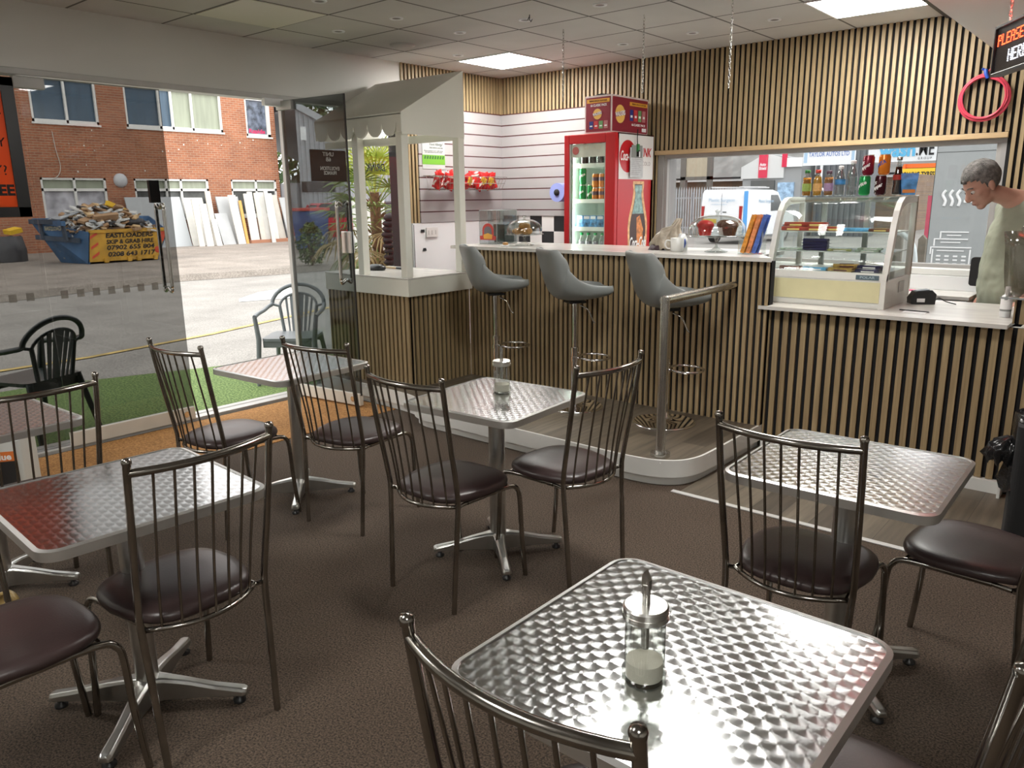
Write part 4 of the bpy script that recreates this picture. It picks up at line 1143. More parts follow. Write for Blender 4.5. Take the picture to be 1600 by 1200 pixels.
b = MB(); b.prism(bottle_poly(cyb, bz0, bh, bw), w + 0.0012, w + 0.0018, 'x'); b.build('printed_bottle', pm('cola_print', (0.045, 0.012, 0.008), 0.3), fr)
b = MB(); b.prism(bottle_poly(cyb, bz0, bh, bw * 0.93, 0, 0.72, 0.99), w + 0.0018, w + 0.0022, 'x'); b.build('bottle_neck_print', pm('neck_print', (0.22, 0.36, 0.34), 0.3, noise=0.5, nscale=25), fr)
b = MB(); b.prism([(cyb - 0.01, bz0 + 0.30), (cyb + 0.085, bz0 + 0.32), (cyb + 0.09, bz0 + 0.50), (cyb + 0.03, bz0 + 0.62), (cyb - 0.02, bz0 + 0.60)], w + 0.0018, w + 0.0022, 'x'); b.build('bottle_highlight', pm('amber_print', (0.65, 0.22, 0.05), 0.35, noise=0.5, nscale=25), fr)
text('Coca-Cola', 0.13, LW, fr, (w + 0.003, cyb + 0.0, bz0 + 0.385), FX, width=0.27, bold=0.02, shear=0.35)

# cans and bottles: generic builders -----------------------------------------------
def can(label, body, txt=None, tcol=None, band=None, r=0.033, hh=0.115, tw=0.05, rot=0.0):
    t = empty('drink_can', label, 'drink can')
    b = MB(); b.lathe([(0, 0.001), (r * 0.72, 0.0), (r * 0.78, 0.003), (r, 0.012), (r, hh - 0.014), (r * 0.82, hh - 0.003), (r * 0.84, hh), (r * 0.80, hh - 0.002), (r * 0.78, hh - 0.006), (0, hh - 0.006)], n=24); b.build('can_body', body, t)
    b = MB(); b.lathe([(r * 0.825, hh - 0.004), (r * 0.85, hh - 0.001), (r * 0.85, hh + 0.001), (r * 0.80, hh + 0.001), (r * 0.78, hh - 0.005), (0, hh - 0.005)], n=24); b.build('can_rim', SATIN, t)
    if band:
        b = MB(); z0, z1, m = band; b.lathe([(r + 0.0004, z0), (r + 0.0004, z1)], n=24); b.build('label_band', m, t)
    if txt:
        o = text(txt, 0.03, tcol, t, (0, 0, 0), (0, 0, 0), width=tw, bold=0.03, shear=0.2)
        # wrap the letters round the can, turned on the side that faces the shop
        for v in o.data.vertices:
            x, y, z = v.co; a = x / r
            c_, s_ = math.cos(R(28)), math.sin(R(28))
            xr, yr = (x * c_ - y * s_, x * s_ + y * c_) if len(txt) > 4 else (x, y)
            a = xr / r + R(-38) + rot
            rr = r + 0.0008 + z
            v.co = (rr * math.sin(a), -rr * math.cos(a), hh * 0.5 + yr)
    return t
def bottle(label, prof, liquid, cap=None, lab=None, fill=0.75, hh=0.2, shell=None, name='drink_bottle'):
    t = empty(name, label, 'bottle')
    b = MB(); b.lathe([(0, prof[0][1] + 0.001)] + prof, n=24); b.build('bottle_shell', shell or JARG, t)
    if liquid:
        zc = hh * fill
        pr_ = [(0, 0.004)] + [(max(0.0, r - 0.002), max(z, 0.004)) for r, z in prof if z < zc]
        rl_ = pr_[-1][0]
        b = MB(); b.lathe(pr_ + [(rl_, zc), (0, zc)], n=24); b.build('liquid', liquid, t)
    if cap:
        r_ = prof[-1][0]
        b = MB(); b.lathe([(r_ + 0.002, hh - 0.004), (r_ + 0.003, hh - 0.002), (r_ + 0.003, hh + 0.014), (r_, hh + 0.016), (0, hh + 0.016)], n=20); b.build('cap', cap, t)
    if lab:
        z0, z1, rr, m = lab
        b = MB(); b.lathe([(rr + 0.0008, z0), (rr + 0.0008, z1)], n=24); b.build('label_sleeve', m, t)
    return t
GREEN = pm('can_green', (0.015, 0.30, 0.08), 0.25, metal=0.3); ORANGE = pm('can_orange', (0.75, 0.22, 0.02), 0.25, metal=0.2)
MAROON = pm('can_maroon', (0.22, 0.01, 0.03), 0.25, metal=0.3); DMAROON = pm('can_dark', (0.055, 0.008, 0.014), 0.25, metal=0.3)
TXW = pm('print_white', (0.85, 0.85, 0.85), 0.5); TXB = pm('print_blue', (0.03, 0.08, 0.40), 0.5)
COLA = pm('cola', (0.018, 0.005, 0.003), 0.1)
def place(t, x, y, z, rz=0.0, group=None):
    t.location = (x, y, z); t.rotation_euler = (0, 0, rz)
    if group: t['group'] = group
    return t
# fridge stock, back rows left out where nothing shows
FW = lambda lx, ly, z: (FX0 + lx, FY0 + ly, FZ0 + z)
colab = bottle('', [(0.030, 0.0), (0.033, 0.01), (0.033, 0.10), (0.031, 0.115), (0.022, 0.145), (0.013, 0.175), (0.013, 0.20)], COLA, RED, (0.085, 0.125, 0.033, TXW), fill=0.9, hh=0.20)
place(colab, *FW(0.205, 0.13, shelf_z[3])); colab['label'] = 'dark cola bottle on the top fridge shelf, second from the left'; colab['group'] = 'cola bottles on the top fridge shelf'
copy_tree(colab, FW(0.285, 0.13, shelf_z[3]), 0, 'dark cola bottle on the top fridge shelf, third from the left')
copy_tree(colab, FW(0.365, 0.13, shelf_z[3]), 0, 'dark cola bottle on the top fridge shelf, rightmost')
c2 = bottle('dark bottle with pink label on the top fridge shelf, leftmost', [(0.030, 0.0), (0.033, 0.01), (0.033, 0.11), (0.020, 0.15), (0.013, 0.175), (0.013, 0.20)], COLA, BLACK, (0.09, 0.10, 0.033, pm('label_pink', (0.35, 0.06, 0.12), 0.4)), fill=0.95, hh=0.20)
place(c2, *FW(0.125, 0.13, shelf_z[3]))
gc = can('', GREEN, 'Sprite', TXW, r=0.030, hh=0.140, tw=0.09)
gs = 'green cans on the second fridge shelf'
place(gc, *FW(0.11, 0.125, shelf_z[2]), group=gs); gc['label'] = 'tall green can at the bottom left of the second fridge shelf'
copy_tree(gc, FW(0.11, 0.125, shelf_z[2] + 0.142), 0.5, 'tall green can stacked on top at the left of the second fridge shelf')
copy_tree(gc, FW(0.178, 0.145, shelf_z[2]), 1.0, 'tall green can right of the stacked pair in the fridge')
oc = can('', ORANGE, None, band=(0.055, 0.085, pm('can_print_dark', (0.10, 0.04, 0.06), 0.3)), r=0.031, hh=0.115)
k = 0
for lx in (0.245, 0.313):
    for lev in (0, 1):
        lab = ('lower' if lev == 0 else 'upper') + (' left' if lx < 0.3 else ' right') + ' orange can on the second fridge shelf'
        if k == 0: place(oc, *FW(lx, 0.125, shelf_z[2]), group='orange cans on the second fridge shelf'); oc['label'] = lab
        else: copy_tree(oc, FW(lx, 0.125, shelf_z[2] + lev * 0.117), 0, lab)
        k += 1
pc = can('', TXW, None, band=(0.03, 0.075, MAROON), r=0.031, hh=0.115)
place(pc, *FW(0.385, 0.125, shelf_z[2]), group='white and maroon cans in the fridge'); pc['label'] = 'lower white and maroon can at the right of the second fridge shelf'
copy_tree(pc, FW(0.385, 0.125, shelf_z[2] + 0.117), 0, 'upper white and maroon can at the right of the second fridge shelf')
pk = empty('juice_pouch', '', 'pouch')
b = MB(); b.prism([(-0.03, 0), (0.03, 0), (0.033, 0.03), (0.030, 0.10), (0.026, 0.118), (-0.026, 0.118), (-0.030, 0.10), (-0.033, 0.03)], -0.016, 0.016, 'y'); b.build('pouch_body', pm('pouch_blue', (0.10, 0.30, 0.55), 0.3, noise=0.8, nscale=28), pk, bevel=0.004)
b = MB(); b.box(-0.026, 0.026, -0.0175, -0.016, 0.088, 0.112); b.build('pouch_top', TXW, pk)
for i in range(5):
    p = FW(0.095 + 0.070 * i, 0.12, shelf_z[1]); lab = ['leftmost', 'second', 'third', 'fourth', 'rightmost'][i] + ' blue and white drink pouch on the third fridge shelf'
    if i == 0: place(pk, *p, group='blue drink pouches in the fridge'); pk['label'] = lab
    else: copy_tree(pk, p, 0.2 * (i % 2), lab)
wb = bottle('', [(0.026, 0.0), (0.028, 0.01), (0.028, 0.09), (0.022, 0.11), (0.012, 0.13), (0.012, 0.145)], pm('clear_juice', (0.45, 0.42, 0.50), 0.2), GREEN, None, fill=0.6, hh=0.145)
for i in range(5):
    p = FW(0.10 + 0.072 * i, 0.13, shelf_z[0] + 0.0); lab = ['leftmost', 'second', 'middle', 'fourth', 'rightmost'][i] + ' small bottle on the lowest fridge shelf in view'
    if i == 0: place(wb, *p, group='small bottles on the lowest fridge shelf in view'); wb['label'] = lab
    else: copy_tree(wb, p, 0, lab)

# clipboard notes hanging on the fridge side
nb = empty('paper_notes', 'hanging white price list with green clip on the fridge side', 'notice', (FX1 + 0.018, FY0 + 0.30, 1.865))
b = MB(); b.box(0, 0.004, -0.10, 0.105, -0.12, 0.12); b.build('notice_sheet', pm('paper_grey', (0.55, 0.55, 0.56), 0.7, noise=0.08, nscale=30), nb)
b = MB(); b.box(0.004, 0.007, -0.085, 0.085, 0.04, 0.14); b.build('grey_card', pm('card_grey', (0.25, 0.26, 0.25), 0.5), nb)
for k in range(9):
    b = MB(); b.box(0.0042, 0.0046, -0.08, 0.08 - 0.02 * (k % 3), 0.025 - 0.015 * k, 0.028 - 0.015 * k)
    if k == 0: bb = b
    else: bb.v += b.v; bb.f += [tuple(i + 8 * k for i in f) for f in b.f]; bb.m += b.m; bb.s += b.s
bb.build('printed_lines', pm('print_grey', (0.30, 0.30, 0.32), 0.6), nb)
b = MB(); b.box(0.006, 0.022, -0.012, 0.014, 0.09, 0.15); b.mat(1).box(0.006, 0.026, -0.008, 0.014, 0.05, 0.10); b.mat(2).box(0.026, 0.028, 0.0, 0.014, 0.045, 0.09); b.build('clip', [pm('clip_green', (0.05, 0.25, 0.08), 0.4), BLACK, TXW], nb)
b = MB(); b.tube([(0.01, 0.0, 0.14), (0.006, 0.0, 0.20), (0.01, -0.002, 0.27)], 0.004, 8); b.build('hanging_cord', BLACK, nb)

# snack carton on top
bx = empty('snack_carton', 'red cardboard snack carton on top of the drinks fridge', 'box', (-3.915, 5.60, 2.101))
CW, CD, CH_ = 0.262, 0.57, 0.295
b = MB(); b.box(0, CW, 0, CD, 0, CH_); b.build('carton_body', pm('carton_edge', (0.72, 0.60, 0.58), 0.6), bx)
CR = pm('carton_red', (0.27, 0.018, 0.035), 0.5, noise=0.06, nscale=5)
b = MB(); b.box(0.010, CW - 0.010, -0.0015, 0, 0.012, CH_ - 0.014); b.box(CW, CW + 0.0015, 0.010, CD - 0.010, 0.012, CH_ - 0.014); b.build('printed_faces', CR, bx)
YEL = pm('carton_yellow', (0.80, 0.38, 0.04), 0.5); YELP = pm('logo_yellow', (0.85, 0.50, 0.12), 0.5)
b = MB(); b.box(0.02, CW - 0.02, -0.003, -0.0015, 0.238, 0.268); b.build('yellow_banner', YEL, bx)
b = MB(); b.box(CW + 0.0015, CW + 0.003, 0.27, CD - 0.02, 0.225, 0.255); b.build('yellow_banner', YEL, bx)
DT = pm('dark_print', (0.10, 0.02, 0.02), 0.6)
text('BRING BACK FLAVOUR', 0.02, DT, bx, (CW / 2, -0.0035, 0.253), FY, width=0.17)
text('BRING BACK FLAVOUR', 0.02, DT, bx, (CW + 0.0035, 0.415, 0.240), FX, width=0.22)
text('66 CLASSIC PACK', 0.026, LW, bx, (CW / 2 + 0.005, -0.002, 0.218), FY, width=0.16, bold=0.02)
text('66 CLASSIC PACK', 0.026, LW, bx, (CW + 0.002, 0.415, 0.075), FX, width=0.22, bold=0.02)
def disc_logo(cx, cz, r, face):
    b = MB(); pts = [(cx + r * math.cos(2 * PI * k / 32), cz + r * math.sin(2 * PI * k / 32)) for k in range(32)]
    rib = [(cx - r * 1.12, cz - r * 0.42), (cx + r * 1.1, cz - r * 0.02), (cx + r * 1.12, cz + r * 0.45), (cx - r * 1.1, cz + r * 0.05)]
    if face == 'y': b.prism(pts, -0.003, -0.0015, 'y'); b.mat(1).prism(rib, -0.0042, -0.003, 'y')
    else: b.prism(pts, CW + 0.0015, CW + 0.003, 'x'); b.mat(1).prism(rib, CW + 0.003, CW + 0.0042, 'x')
    b.build('round_logo', [YELP, CR], bx)
disc_logo(0.125, 0.150, 0.042, 'y'); disc_logo(0.125, 0.150, 0.072, 'x')
text('WALKERS', 0.03, LW, bx, (0.125, -0.0048, 0.151), (PI / 2, R(-10), 0), width=0.088, bold=0.03)
o = text('WALKERS', 0.05, LW, bx, (CW + 0.0048, 0.125, 0.151), FX, width=0.15, bold=0.03)
o.rotation_euler = (PI / 2, R(-10), PI / 2)
PKC = [pm('pack_blue', (0.03, 0.04, 0.22), 0.4), pm('pack_red', (0.60, 0.05, 0.06), 0.4), pm('pack_green', (0.16, 0.35, 0.14), 0.4), pm('pack_pink', (0.50, 0.18, 0.20), 0.4)]
b = MB(); b2 = MB()
for i in range(4):
    b.mat(i).box(0.045 + 0.048 * i, 0.083 + 0.048 * i, -0.003, -0.0015, 0.035, 0.095)
    b2.mat(i).box(CW + 0.0015, CW + 0.003, 0.275 + 0.066 * i, 0.325 + 0.066 * i, 0.105, 0.195)
    b.mat(4).box(0.052 + 0.048 * i, 0.076 + 0.048 * i, -0.0036, -0.003, 0.052, 0.062)
    b2.mat(4).box(CW + 0.003, CW + 0.0036, 0.285 + 0.066 * i, 0.315 + 0.066 * i, 0.132, 0.150)
b.build('packet_pictures', PKC + [LW], bx); b2.build('packet_pictures', PKC + [LW], bx)
b = MB(); b.box(CW + 0.0015, CW + 0.003, 0.47, 0.54, 0.025, 0.055); b.build('white_sticker', LW, bx)
b = MB(); b.prism([(0.05, 0), (0.13, 0), (0.20, 0.012), (0.12, 0.022), (0.05, 0.01)], 0.05, 0.09, 'y')
tag(b.build('black_tape_tail', BLACK, loc=(-3.93, 5.62, 2.397)), 'small black scrap lying on top of the snack carton', 'scrap')

# ================================================================ display case
dc = empty('display_case', 'white countertop display case with curved glass and three shelves', 'display case', (-1.985, 4.855, 0.922))
DW, DD = 0.726, 0.545
side = [(0.0, 0.0), (DD, 0.0), (DD, 0.645), (0.30, 0.648), (0.235, 0.640), (0.18, 0.612), (0.14, 0.565), (0.105, 0.49), (0.075, 0.40), (0.045, 0.30), (0.015, 0.19), (0.0, 0.17)]
CASEW = pm('case_white', (0.74, 0.74, 0.70), 0.35, noise=0.03)
def offs(poly, t):
    c0 = Vector((0.27, 0.33)); out = []
    for p in poly:
        v = Vector(p) - c0; out.append(tuple(c0 + v * (1 - t / v.length)))
    return out
for nm, x0, x1 in (('side_frame', 0.0, 0.032), ('side_frame', DW - 0.032, DW)):
    b = MB(); inner = offs(side, 0.046); n = len(side)
    for i in range(n):
        j = (i + 1) % n
        a, c_, e, f = side[i], side[j], inner[j], inner[i]
        b.prism([a, c_, e, f], x0, x1, 'x')
    b.build(nm, CASEW, dc)
    xm = (x0 + x1) / 2
    b = MB(); b.prism([p for p in offs(side, 0.040)], xm - 0.002, xm + 0.002, 'x'); b.build('side_glass', CASEG, dc)
b = MB(); b.box(0.002, DW - 0.002, 0.002, DD - 0.002, -0.0005, 0.163); b.build('base_box', CASEW, dc, bevel=0.004)
b = MB(); b.box(0.03, DW - 0.03, -0.003, 0.0, 0.035, 0.155); b.build('cream_panel', pm('case_cream', (0.70, 0.66, 0.40), 0.4, noise=0.04), dc)  # cream panel, even colour with slight noise
b = MB(); b.prism([(0.0, 0.163), (0.010, 0.205), (0.05, 0.205), (0.05, 0.163)], 0.0, DW, 'x'); b.build('front_sill', CASEW, dc)
b = MB(); b.box(0.03, DW - 0.03, 0.05, DD - 0.03, 0.1635, 0.204); b.build('floor_deck', CASEW, dc)
b = MB(); b.box(DW - 0.17, DW - 0.04, -0.004, 0.0, 0.168, 0.196); b.build('maker_badge', pm('badge_slate', (0.10, 0.15, 0.18), 0.4), dc, bevel=0.003)
text('POLAR', 0.02, pm('badge_text', (0.35, 0.45, 0.5), 0.5), dc, (DW - 0.105, -0.005, 0.182), FY, width=0.085, bold=0.03)
b = MB(); b.box(DW, DW + 0.002, 0.28, 0.40, 0.075, 0.14); b.build('rating_plate', pm('plate_grey', (0.55, 0.55, 0.53), 0.5), dc)
fg = [(0.010, 0.20), (0.045, 0.30), (0.075, 0.40), (0.105, 0.49), (0.14, 0.565), (0.18, 0.612), (0.235, 0.640)]
vs = []; 
for p in fg: vs += [(0.022, p[0] + 0.004, p[1]), (DW - 0.022, p[0] + 0.004, p[1])]
b = MB(); b.add(vs, [(2 * i, 2 * i + 1, 2 * i + 3, 2 * i + 2) for i in range(len(fg) - 1)], True); o = b.build('curved_front_glass', CASEG, dc)
md = o.modifiers.new('t', 'SOLIDIFY'); md.thickness = 0.004
b = MB(); b.box(0.0, DW, 0.235, DD, 0.640, 0.652); b.build('top_glass', CASEG, dc)
b = MB(); b.box(0.0, DW, DD - 0.02, DD, 0.165, 0.20); b.box(0, DW, DD - 0.02, DD, 0.612, 0.645)
for x in (0.0, 0.15, 0.42, DW - 0.03): b.box(x, x + 0.03, DD - 0.025, DD - 0.002, 0.2, 0.612)
b.build('rear_door_frame', pm('case_grey', (0.30, 0.32, 0.31), 0.4), dc)
b = MB(); b.box(0.02, DW - 0.02, DD - 0.016, DD - 0.012, 0.2, 0.612); b.build('rear_door_glass', CASEG, dc)
b = MB(); b.box(DW - 0.001, DW + 0.001, DD - 0.02, DD, 0.165, 0.645); b.build('wood_edge', pm('case_brown', (0.35, 0.26, 0.17), 0.5), dc)
for z, y0 in ((0.322, 0.085), (0.440, 0.125)):
    b = MB(); b.box(0.024, DW - 0.024, y0, DD - 0.06, z - 0.006, z); b.build('glass_shelf', pm('shelf_milk', (0.62, 0.68, 0.66), 0.2), dc)
# sweets in the case
def bar(name, label, l, w_, hh, mat, mat2=None, group=None, cat='chocolate bar'):
    t = empty(name, label, cat)
    b = MB(); prof = [(-w_ / 2, 0.001), (-w_ / 2 + 0.004, 0), (w_ / 2 - 0.004, 0), (w_ / 2, 0.002), (w_ / 2, hh * 0.6), (w_ / 2 - 0.005, hh), (-w_ / 2 + 0.005, hh), (-w_ / 2, hh * 0.6)]
    b.prism(prof, -l / 2, l / 2, 'x'); b.build('wrapper', mat, t)
    b = MB(); b.box(-l / 2 - 0.010, -l / 2, -w_ / 2, w_ / 2, hh * 0.35, hh * 0.45); b.box(l / 2, l / 2 + 0.010, -w_ / 2, w_ / 2, hh * 0.35, hh * 0.45); b.build('crimped_end', mat, t)
    if mat2:
        b = MB(); b.box(-l * 0.25, l * 0.3, -w_ / 2 + 0.006, w_ / 2 - 0.006, hh, hh + 0.0006); b.box(-l * 0.25, l * 0.3, -w_ / 2 - 0.0006, -w_ / 2, hh * 0.15, hh * 0.55); b.build('printed_name', mat2, t)
    if group: t['group'] = group
    return t
WR = pm('wrap_red', (0.33, 0.035, 0.02), 0.3, noise=0.2, nscale=30); WN = pm('wrap_navy', (0.018, 0.016, 0.07), 0.3, noise=0.2, nscale=30)
WBL = pm('wrap_blue', (0.10, 0.35, 0.60), 0.3, noise=0.4, nscale=40); WGO = pm('wrap_gold', (0.45, 0.30, 0.08), 0.3, metal=0.4, noise=0.4, nscale=40)
WBR = pm('wrap_brown', (0.13, 0.04, 0.02), 0.3, noise=0.3, nscale=30); WGR = pm('wrap_green', (0.30, 0.40, 0.30), 0.3, noise=0.4, nscale=40); WOL = pm('wrap_olive', (0.30, 0.32, 0.12), 0.3, noise=0.4, nscale=40)
_bar = bar
def bar(*a, **k):
    t = _bar(*a, **k); t.scale = (1.12, 1.15, 1.35); return t
TXY = pm('print_yellow', (0.80, 0.65, 0.2), 0.5)
def series(proto, places):
    for i, (x, y, z, a, lab) in enumerate(places):
        p = (-1.985 + x, 4.855 + y, 0.922 + z)
        if i == 0: proto.location = p; proto.rotation_euler = (0, 0, a); proto['label'] = lab
        else: copy_tree(proto, p, a, lab)
b1 = bar('chocolate_bar', '', 0.125, 0.038, 0.019, WR, TXY, 'red chocolate bars on the upper shelf of the case')
series(b1, [(0.10, 0.17, 0.441, 0.05, 'red wrapped bar at the front left of the upper case shelf'), (0.11, 0.185, 0.4675, 0.0, 'red wrapped bar stacked on the left pair of the upper case shelf'),
            (0.24, 0.17, 0.441, -0.03, 'red wrapped bar second along the upper case shelf'), (0.235, 0.185, 0.4675, 0.04, 'red wrapped bar stacked second along the upper case shelf'), (0.335, 0.20, 0.441, 0.3, 'red wrapped bar lying askew in the middle of the upper case shelf')])
b2 = bar('chocolate_bar', 'light blue wrapped bar on the upper case shelf', 0.145, 0.032, 0.016, WBL, None); series(b2, [(0.48, 0.17, 0.441, 0.05, 'light blue wrapped bar on the upper case shelf')])
b3 = bar('chocolate_bar', '', 0.11, 0.03, 0.014, WBR, TXY); series(b3, [(0.62, 0.17, 0.441, 0.0, 'brown and gold wrapped bar at the right end of the upper case shelf')])
b4 = bar('chocolate_bar', '', 0.135, 0.036, 0.013, WN, None, 'stack of navy chocolate bars on the middle shelf')
series(b4, [(0.255, 0.15, 0.3225 + 0.0182 * k, 0.06 * (k % 3 - 1), 'navy wrapped bar, %s of the stack on the middle case shelf' % q) for k, q in enumerate(('lowest', 'second', 'third', 'topmost'))])
b5 = bar('chocolate_bar', '', 0.12, 0.036, 0.010, WOL, TXW); series(b5, [(0.41, 0.13, 0.3225, 0.1, 'olive and white wrapped bar right of the navy stack')])
b6 = bar('chocolate_bar', '', 0.12, 0.045, 0.008, WGR, TXW, 'pale green packets on the middle case shelf')
series(b6, [(0.11, 0.14, 0.3225, 0.1, 'pale green packet at the left end of the middle case shelf'), (0.57, 0.14, 0.3225, 0.0, 'pale green packet at the right end of the middle case shelf, lowest'), (0.58, 0.15, 0.3345, 0.1, 'pale green packet at the right end of the middle case shelf, topmost')])
b7 = bar('chocolate_bar', '', 0.12, 0.034, 0.016, WBR, TXW); series(b7, [(0.135, 0.075, 0.205, 0.0, 'brown wrapped bar at the left of the case floor')])
b8 = bar('chocolate_bar', '', 0.125, 0.045, 0.014, WBL, TXW); series(b8, [(0.285, 0.085, 0.205, 0.05, 'sky blue wrapped bar on the case floor')])
b9 = bar('chocolate_bar', '', 0.13, 0.05, 0.016, WGO, DT, 'gold wrapped bars on the case floor')
series(b9, [(0.445, 0.08, 0.205, -0.1, 'gold wrapped bar at the front of the case floor'), (0.45, 0.15, 0.205, 0.1, 'gold wrapped bar at the rear of the case floor'), (0.46, 0.11, 0.226, 0.3, 'gold wrapped bar on top of the gold pile')])
b10 = bar('chocolate_bar', '', 0.12, 0.045, 0.014, WN, TXW, 'navy wrapped bars on the case floor')
series(b10, [(0.60, 0.075, 0.205, 0.0, 'navy and white wrapped bar at the front right of the case floor'), (0.61, 0.14, 0.205, 0.1, 'navy and white wrapped bar at the rear right of the case floor'), (0.60, 0.11, 0.226, -0.1, 'navy and white wrapped bar on top at the right of the case floor')])

# drinks on top of the case
TZ = 0.922 + 0.653
TY = 5.155
def xt(px): return -1.872 + (px - 1253) * (0.545 / 137.0)
JB = [(0.024, 0.0), (0.027, 0.006), (0.027, 0.03), (0.025, 0.05), (0.027, 0.075), (0.027, 0.095), (0.021, 0.118), (0.014, 0.13), (0.014, 0.146)]
j = bottle('amber apple juice bottle with green cap on the display case', JB, pm('apple_juice', (0.50, 0.20, 0.02), 0.15), pm('cap_green', (0.03, 0.20, 0.04), 0.4), (0.03, 0.078, 0.0275, pm('label_green', (0.35, 0.50, 0.12), 0.5, noise=0.2, nscale=60)), fill=0.78, hh=0.146, name='juice_bottle'); place(j, xt(1254), TY, TZ)
j = bottle('yellow orange juice bottle with red cap on the display case', JB, pm('orange_juice', (0.70, 0.36, 0.03), 0.2), pm('cap_red', (0.60, 0.05, 0.03), 0.4), (0.03, 0.078, 0.0275, pm('label_orange2', (0.75, 0.45, 0.16), 0.5, noise=0.2, nscale=60)), fill=0.82, hh=0.146, name='juice_bottle'); place(j, xt(1271), TY, TZ)
j = bottle('brown juice bottle with purple label on the display case', JB, pm('brown_juice', (0.42, 0.19, 0.06), 0.2), pm('cap_dark', (0.10, 0.05, 0.08), 0.4), (0.03, 0.078, 0.0275, pm('label_purple', (0.42, 0.28, 0.45), 0.5, noise=0.2, nscale=60)), fill=0.82, hh=0.138, name='juice_bottle'); place(j, xt(1288.5), TY, TZ)
WBP = [(0.027, 0.0), (0.030, 0.006), (0.028, 0.02), (0.030, 0.035), (0.028, 0.05), (0.030, 0.065), (0.030, 0.10), (0.026, 0.12), (0.014, 0.15), (0.012, 0.165)]
j = bottle('clear water bottle with blue label on the display case', WBP, None, TXW, (0.068, 0.10, 0.0305, pm('label_blue', (0.06, 0.25, 0.55), 0.4, noise=0.4, nscale=40)), hh=0.165, name='water_bottle'); place(j, xt(1306), TY, TZ)
j = bottle('tall clear water bottle without label on the display case', [(0.028, 0.0), (0.031, 0.006), (0.031, 0.06), (0.029, 0.068), (0.031, 0.076), (0.031, 0.12), (0.024, 0.145), (0.013, 0.175), (0.013, 0.195)], None, TXW, None, hh=0.195, name='water_bottle'); place(j, xt(1324), TY, TZ)
c = can('green can on the display case, under the dark red can', GREEN, 'Sprite', TXW, tw=0.085, hh=0.118); place(c, xt(1343), TY, TZ)
c = can('dark red can stacked on the green can on the display case', MAROON, 'Dr\nPepper', TXW, tw=0.075, hh=0.118); place(c, xt(1346), TY, TZ + 0.120)
c = can('near black can on the display case, under the orange can', DMAROON, 'Dr\nPepper', TXW, tw=0.075, hh=0.118); place(c, xt(1366), TY, TZ)
c = can('orange can stacked on the near black can on the display case', ORANGE, 'FANTA', TXB, tw=0.08, hh=0.118); place(c, xt(1369), TY, TZ + 0.120)
j = bottle('dark glass cola bottle with red label on the display case', [(0.026, 0.0), (0.029, 0.008), (0.029, 0.03), (0.026, 0.055), (0.028, 0.085), (0.027, 0.11), (0.020, 0.14), (0.012, 0.17), (0.010, 0.20), (0.012, 0.203)], COLA, SATIN, (0.088, 0.118, 0.0285, pm('label_cola', (0.40, 0.03, 0.02), 0.4)), fill=0.80, hh=0.205, name='cola_bottle'); place(j, xt(1390), TY, TZ)
cp = empty('drink_pouch', 'foil drink pouch with blue and orange print on the display case', 'pouch', (xt(1406), TY, TZ), R(20))
b = MB(); vs = []
for z, t_ in ((0, 0.016), (0.03, 0.018), (0.09, 0.012), (0.125, 0.002)):
    ww = 0.036 + 0.012 * z / 0.125
    vs += [(-ww, -t_, z), (ww, -t_, z), (ww, t_, z), (-ww, t_, z)]
b.add(vs, [(4 * i + k, 4 * i + (k + 1) % 4, 4 * i + 4 + (k + 1) % 4, 4 * i + 4 + k) for i in range(3) for k in range(4)] + [(3, 2, 1, 0), (12, 13, 14, 15)])
b.build('foil_pouch', pm('foil_blue', (0.08, 0.28, 0.60), 0.3, noise=0.5, nscale=25), cp)
b = MB(); b.box(-0.034, 0.034, -0.0195, -0.0175, 0.012, 0.032); b.build('orange_print', pm('foil_orange', (0.70, 0.25, 0.06), 0.4), cp)

# ================================================================ things on the bar counter
BZ = 1.2155
ac = empty('acrylic_bag_box', 'clear acrylic box holding dark bags with an arched red logo', 'acrylic box', (-4.495, 4.905, BZ))
b = MB(); aw, ad, ah = 0.19, 0.26, 0.275
for q in ((0, aw, 0, 0.004), (0, aw, ad - 0.004, ad), (0, 0.004, 0, ad), (aw - 0.004, aw, 0, ad), (0.004, aw - 0.004, 0.10, 0.103)): b.box(*q, 0.004, ah)
b.box(0, aw, 0, ad, 0, 0.004)
b.build('acrylic_walls', thin_glass('acrylic', (0.90, 0.92, 0.92), 0.6, base=0.06), ac)
b = MB()
for q in ((0, 0), (aw, 0), (0, ad), (aw, ad)): b.tube([(q[0], q[1], 0), (q[0], q[1], ah)], 0.0022, 6)
for z in (0.002, ah):
    b.tube([(0, 0, z), (aw, 0, z), (aw, ad, z), (0, ad, z)], 0.0022, 6, closed=True)
b.build('acrylic_edges', pm('edge_grey', (0.35, 0.38, 0.38), 0.2), ac)
b = MB(); b.prism([(0.115, 0.008), (0.235, 0.008), (0.245, 0.170), (0.238, 0.176), (0.120, 0.155), (0.108, 0.162)], 0.06, 0.178, 'x'); b.build('dark_bags', pm('dark_bags', (0.045, 0.055, 0.06), 0.6), ac, bevel=0.01)
b = MB(); b.T = Matrix.Translation((0.095, -0.0005, 0.095))
arch = [(-0.062, -0.04), (0.062, -0.04)] + [(0.062 * math.cos(t), 0.055 * math.sin(t) + 0.02) for t in [PI * k / 16 for k in range(17)]]
b.mat(0).prism(arch, -0.0015, 0, 'y')
b.mat(1).prism([(x * 0.68, z * 0.68) for x, z in arch], -0.0025, -0.0015, 'y')
b.mat(2).prism([(-0.085, -0.06), (0.085, -0.06), (0.09, -0.03), (0.04, -0.02), (-0.04, -0.02), (-0.09, -0.03)], -0.0035, -0.0025, 'y')
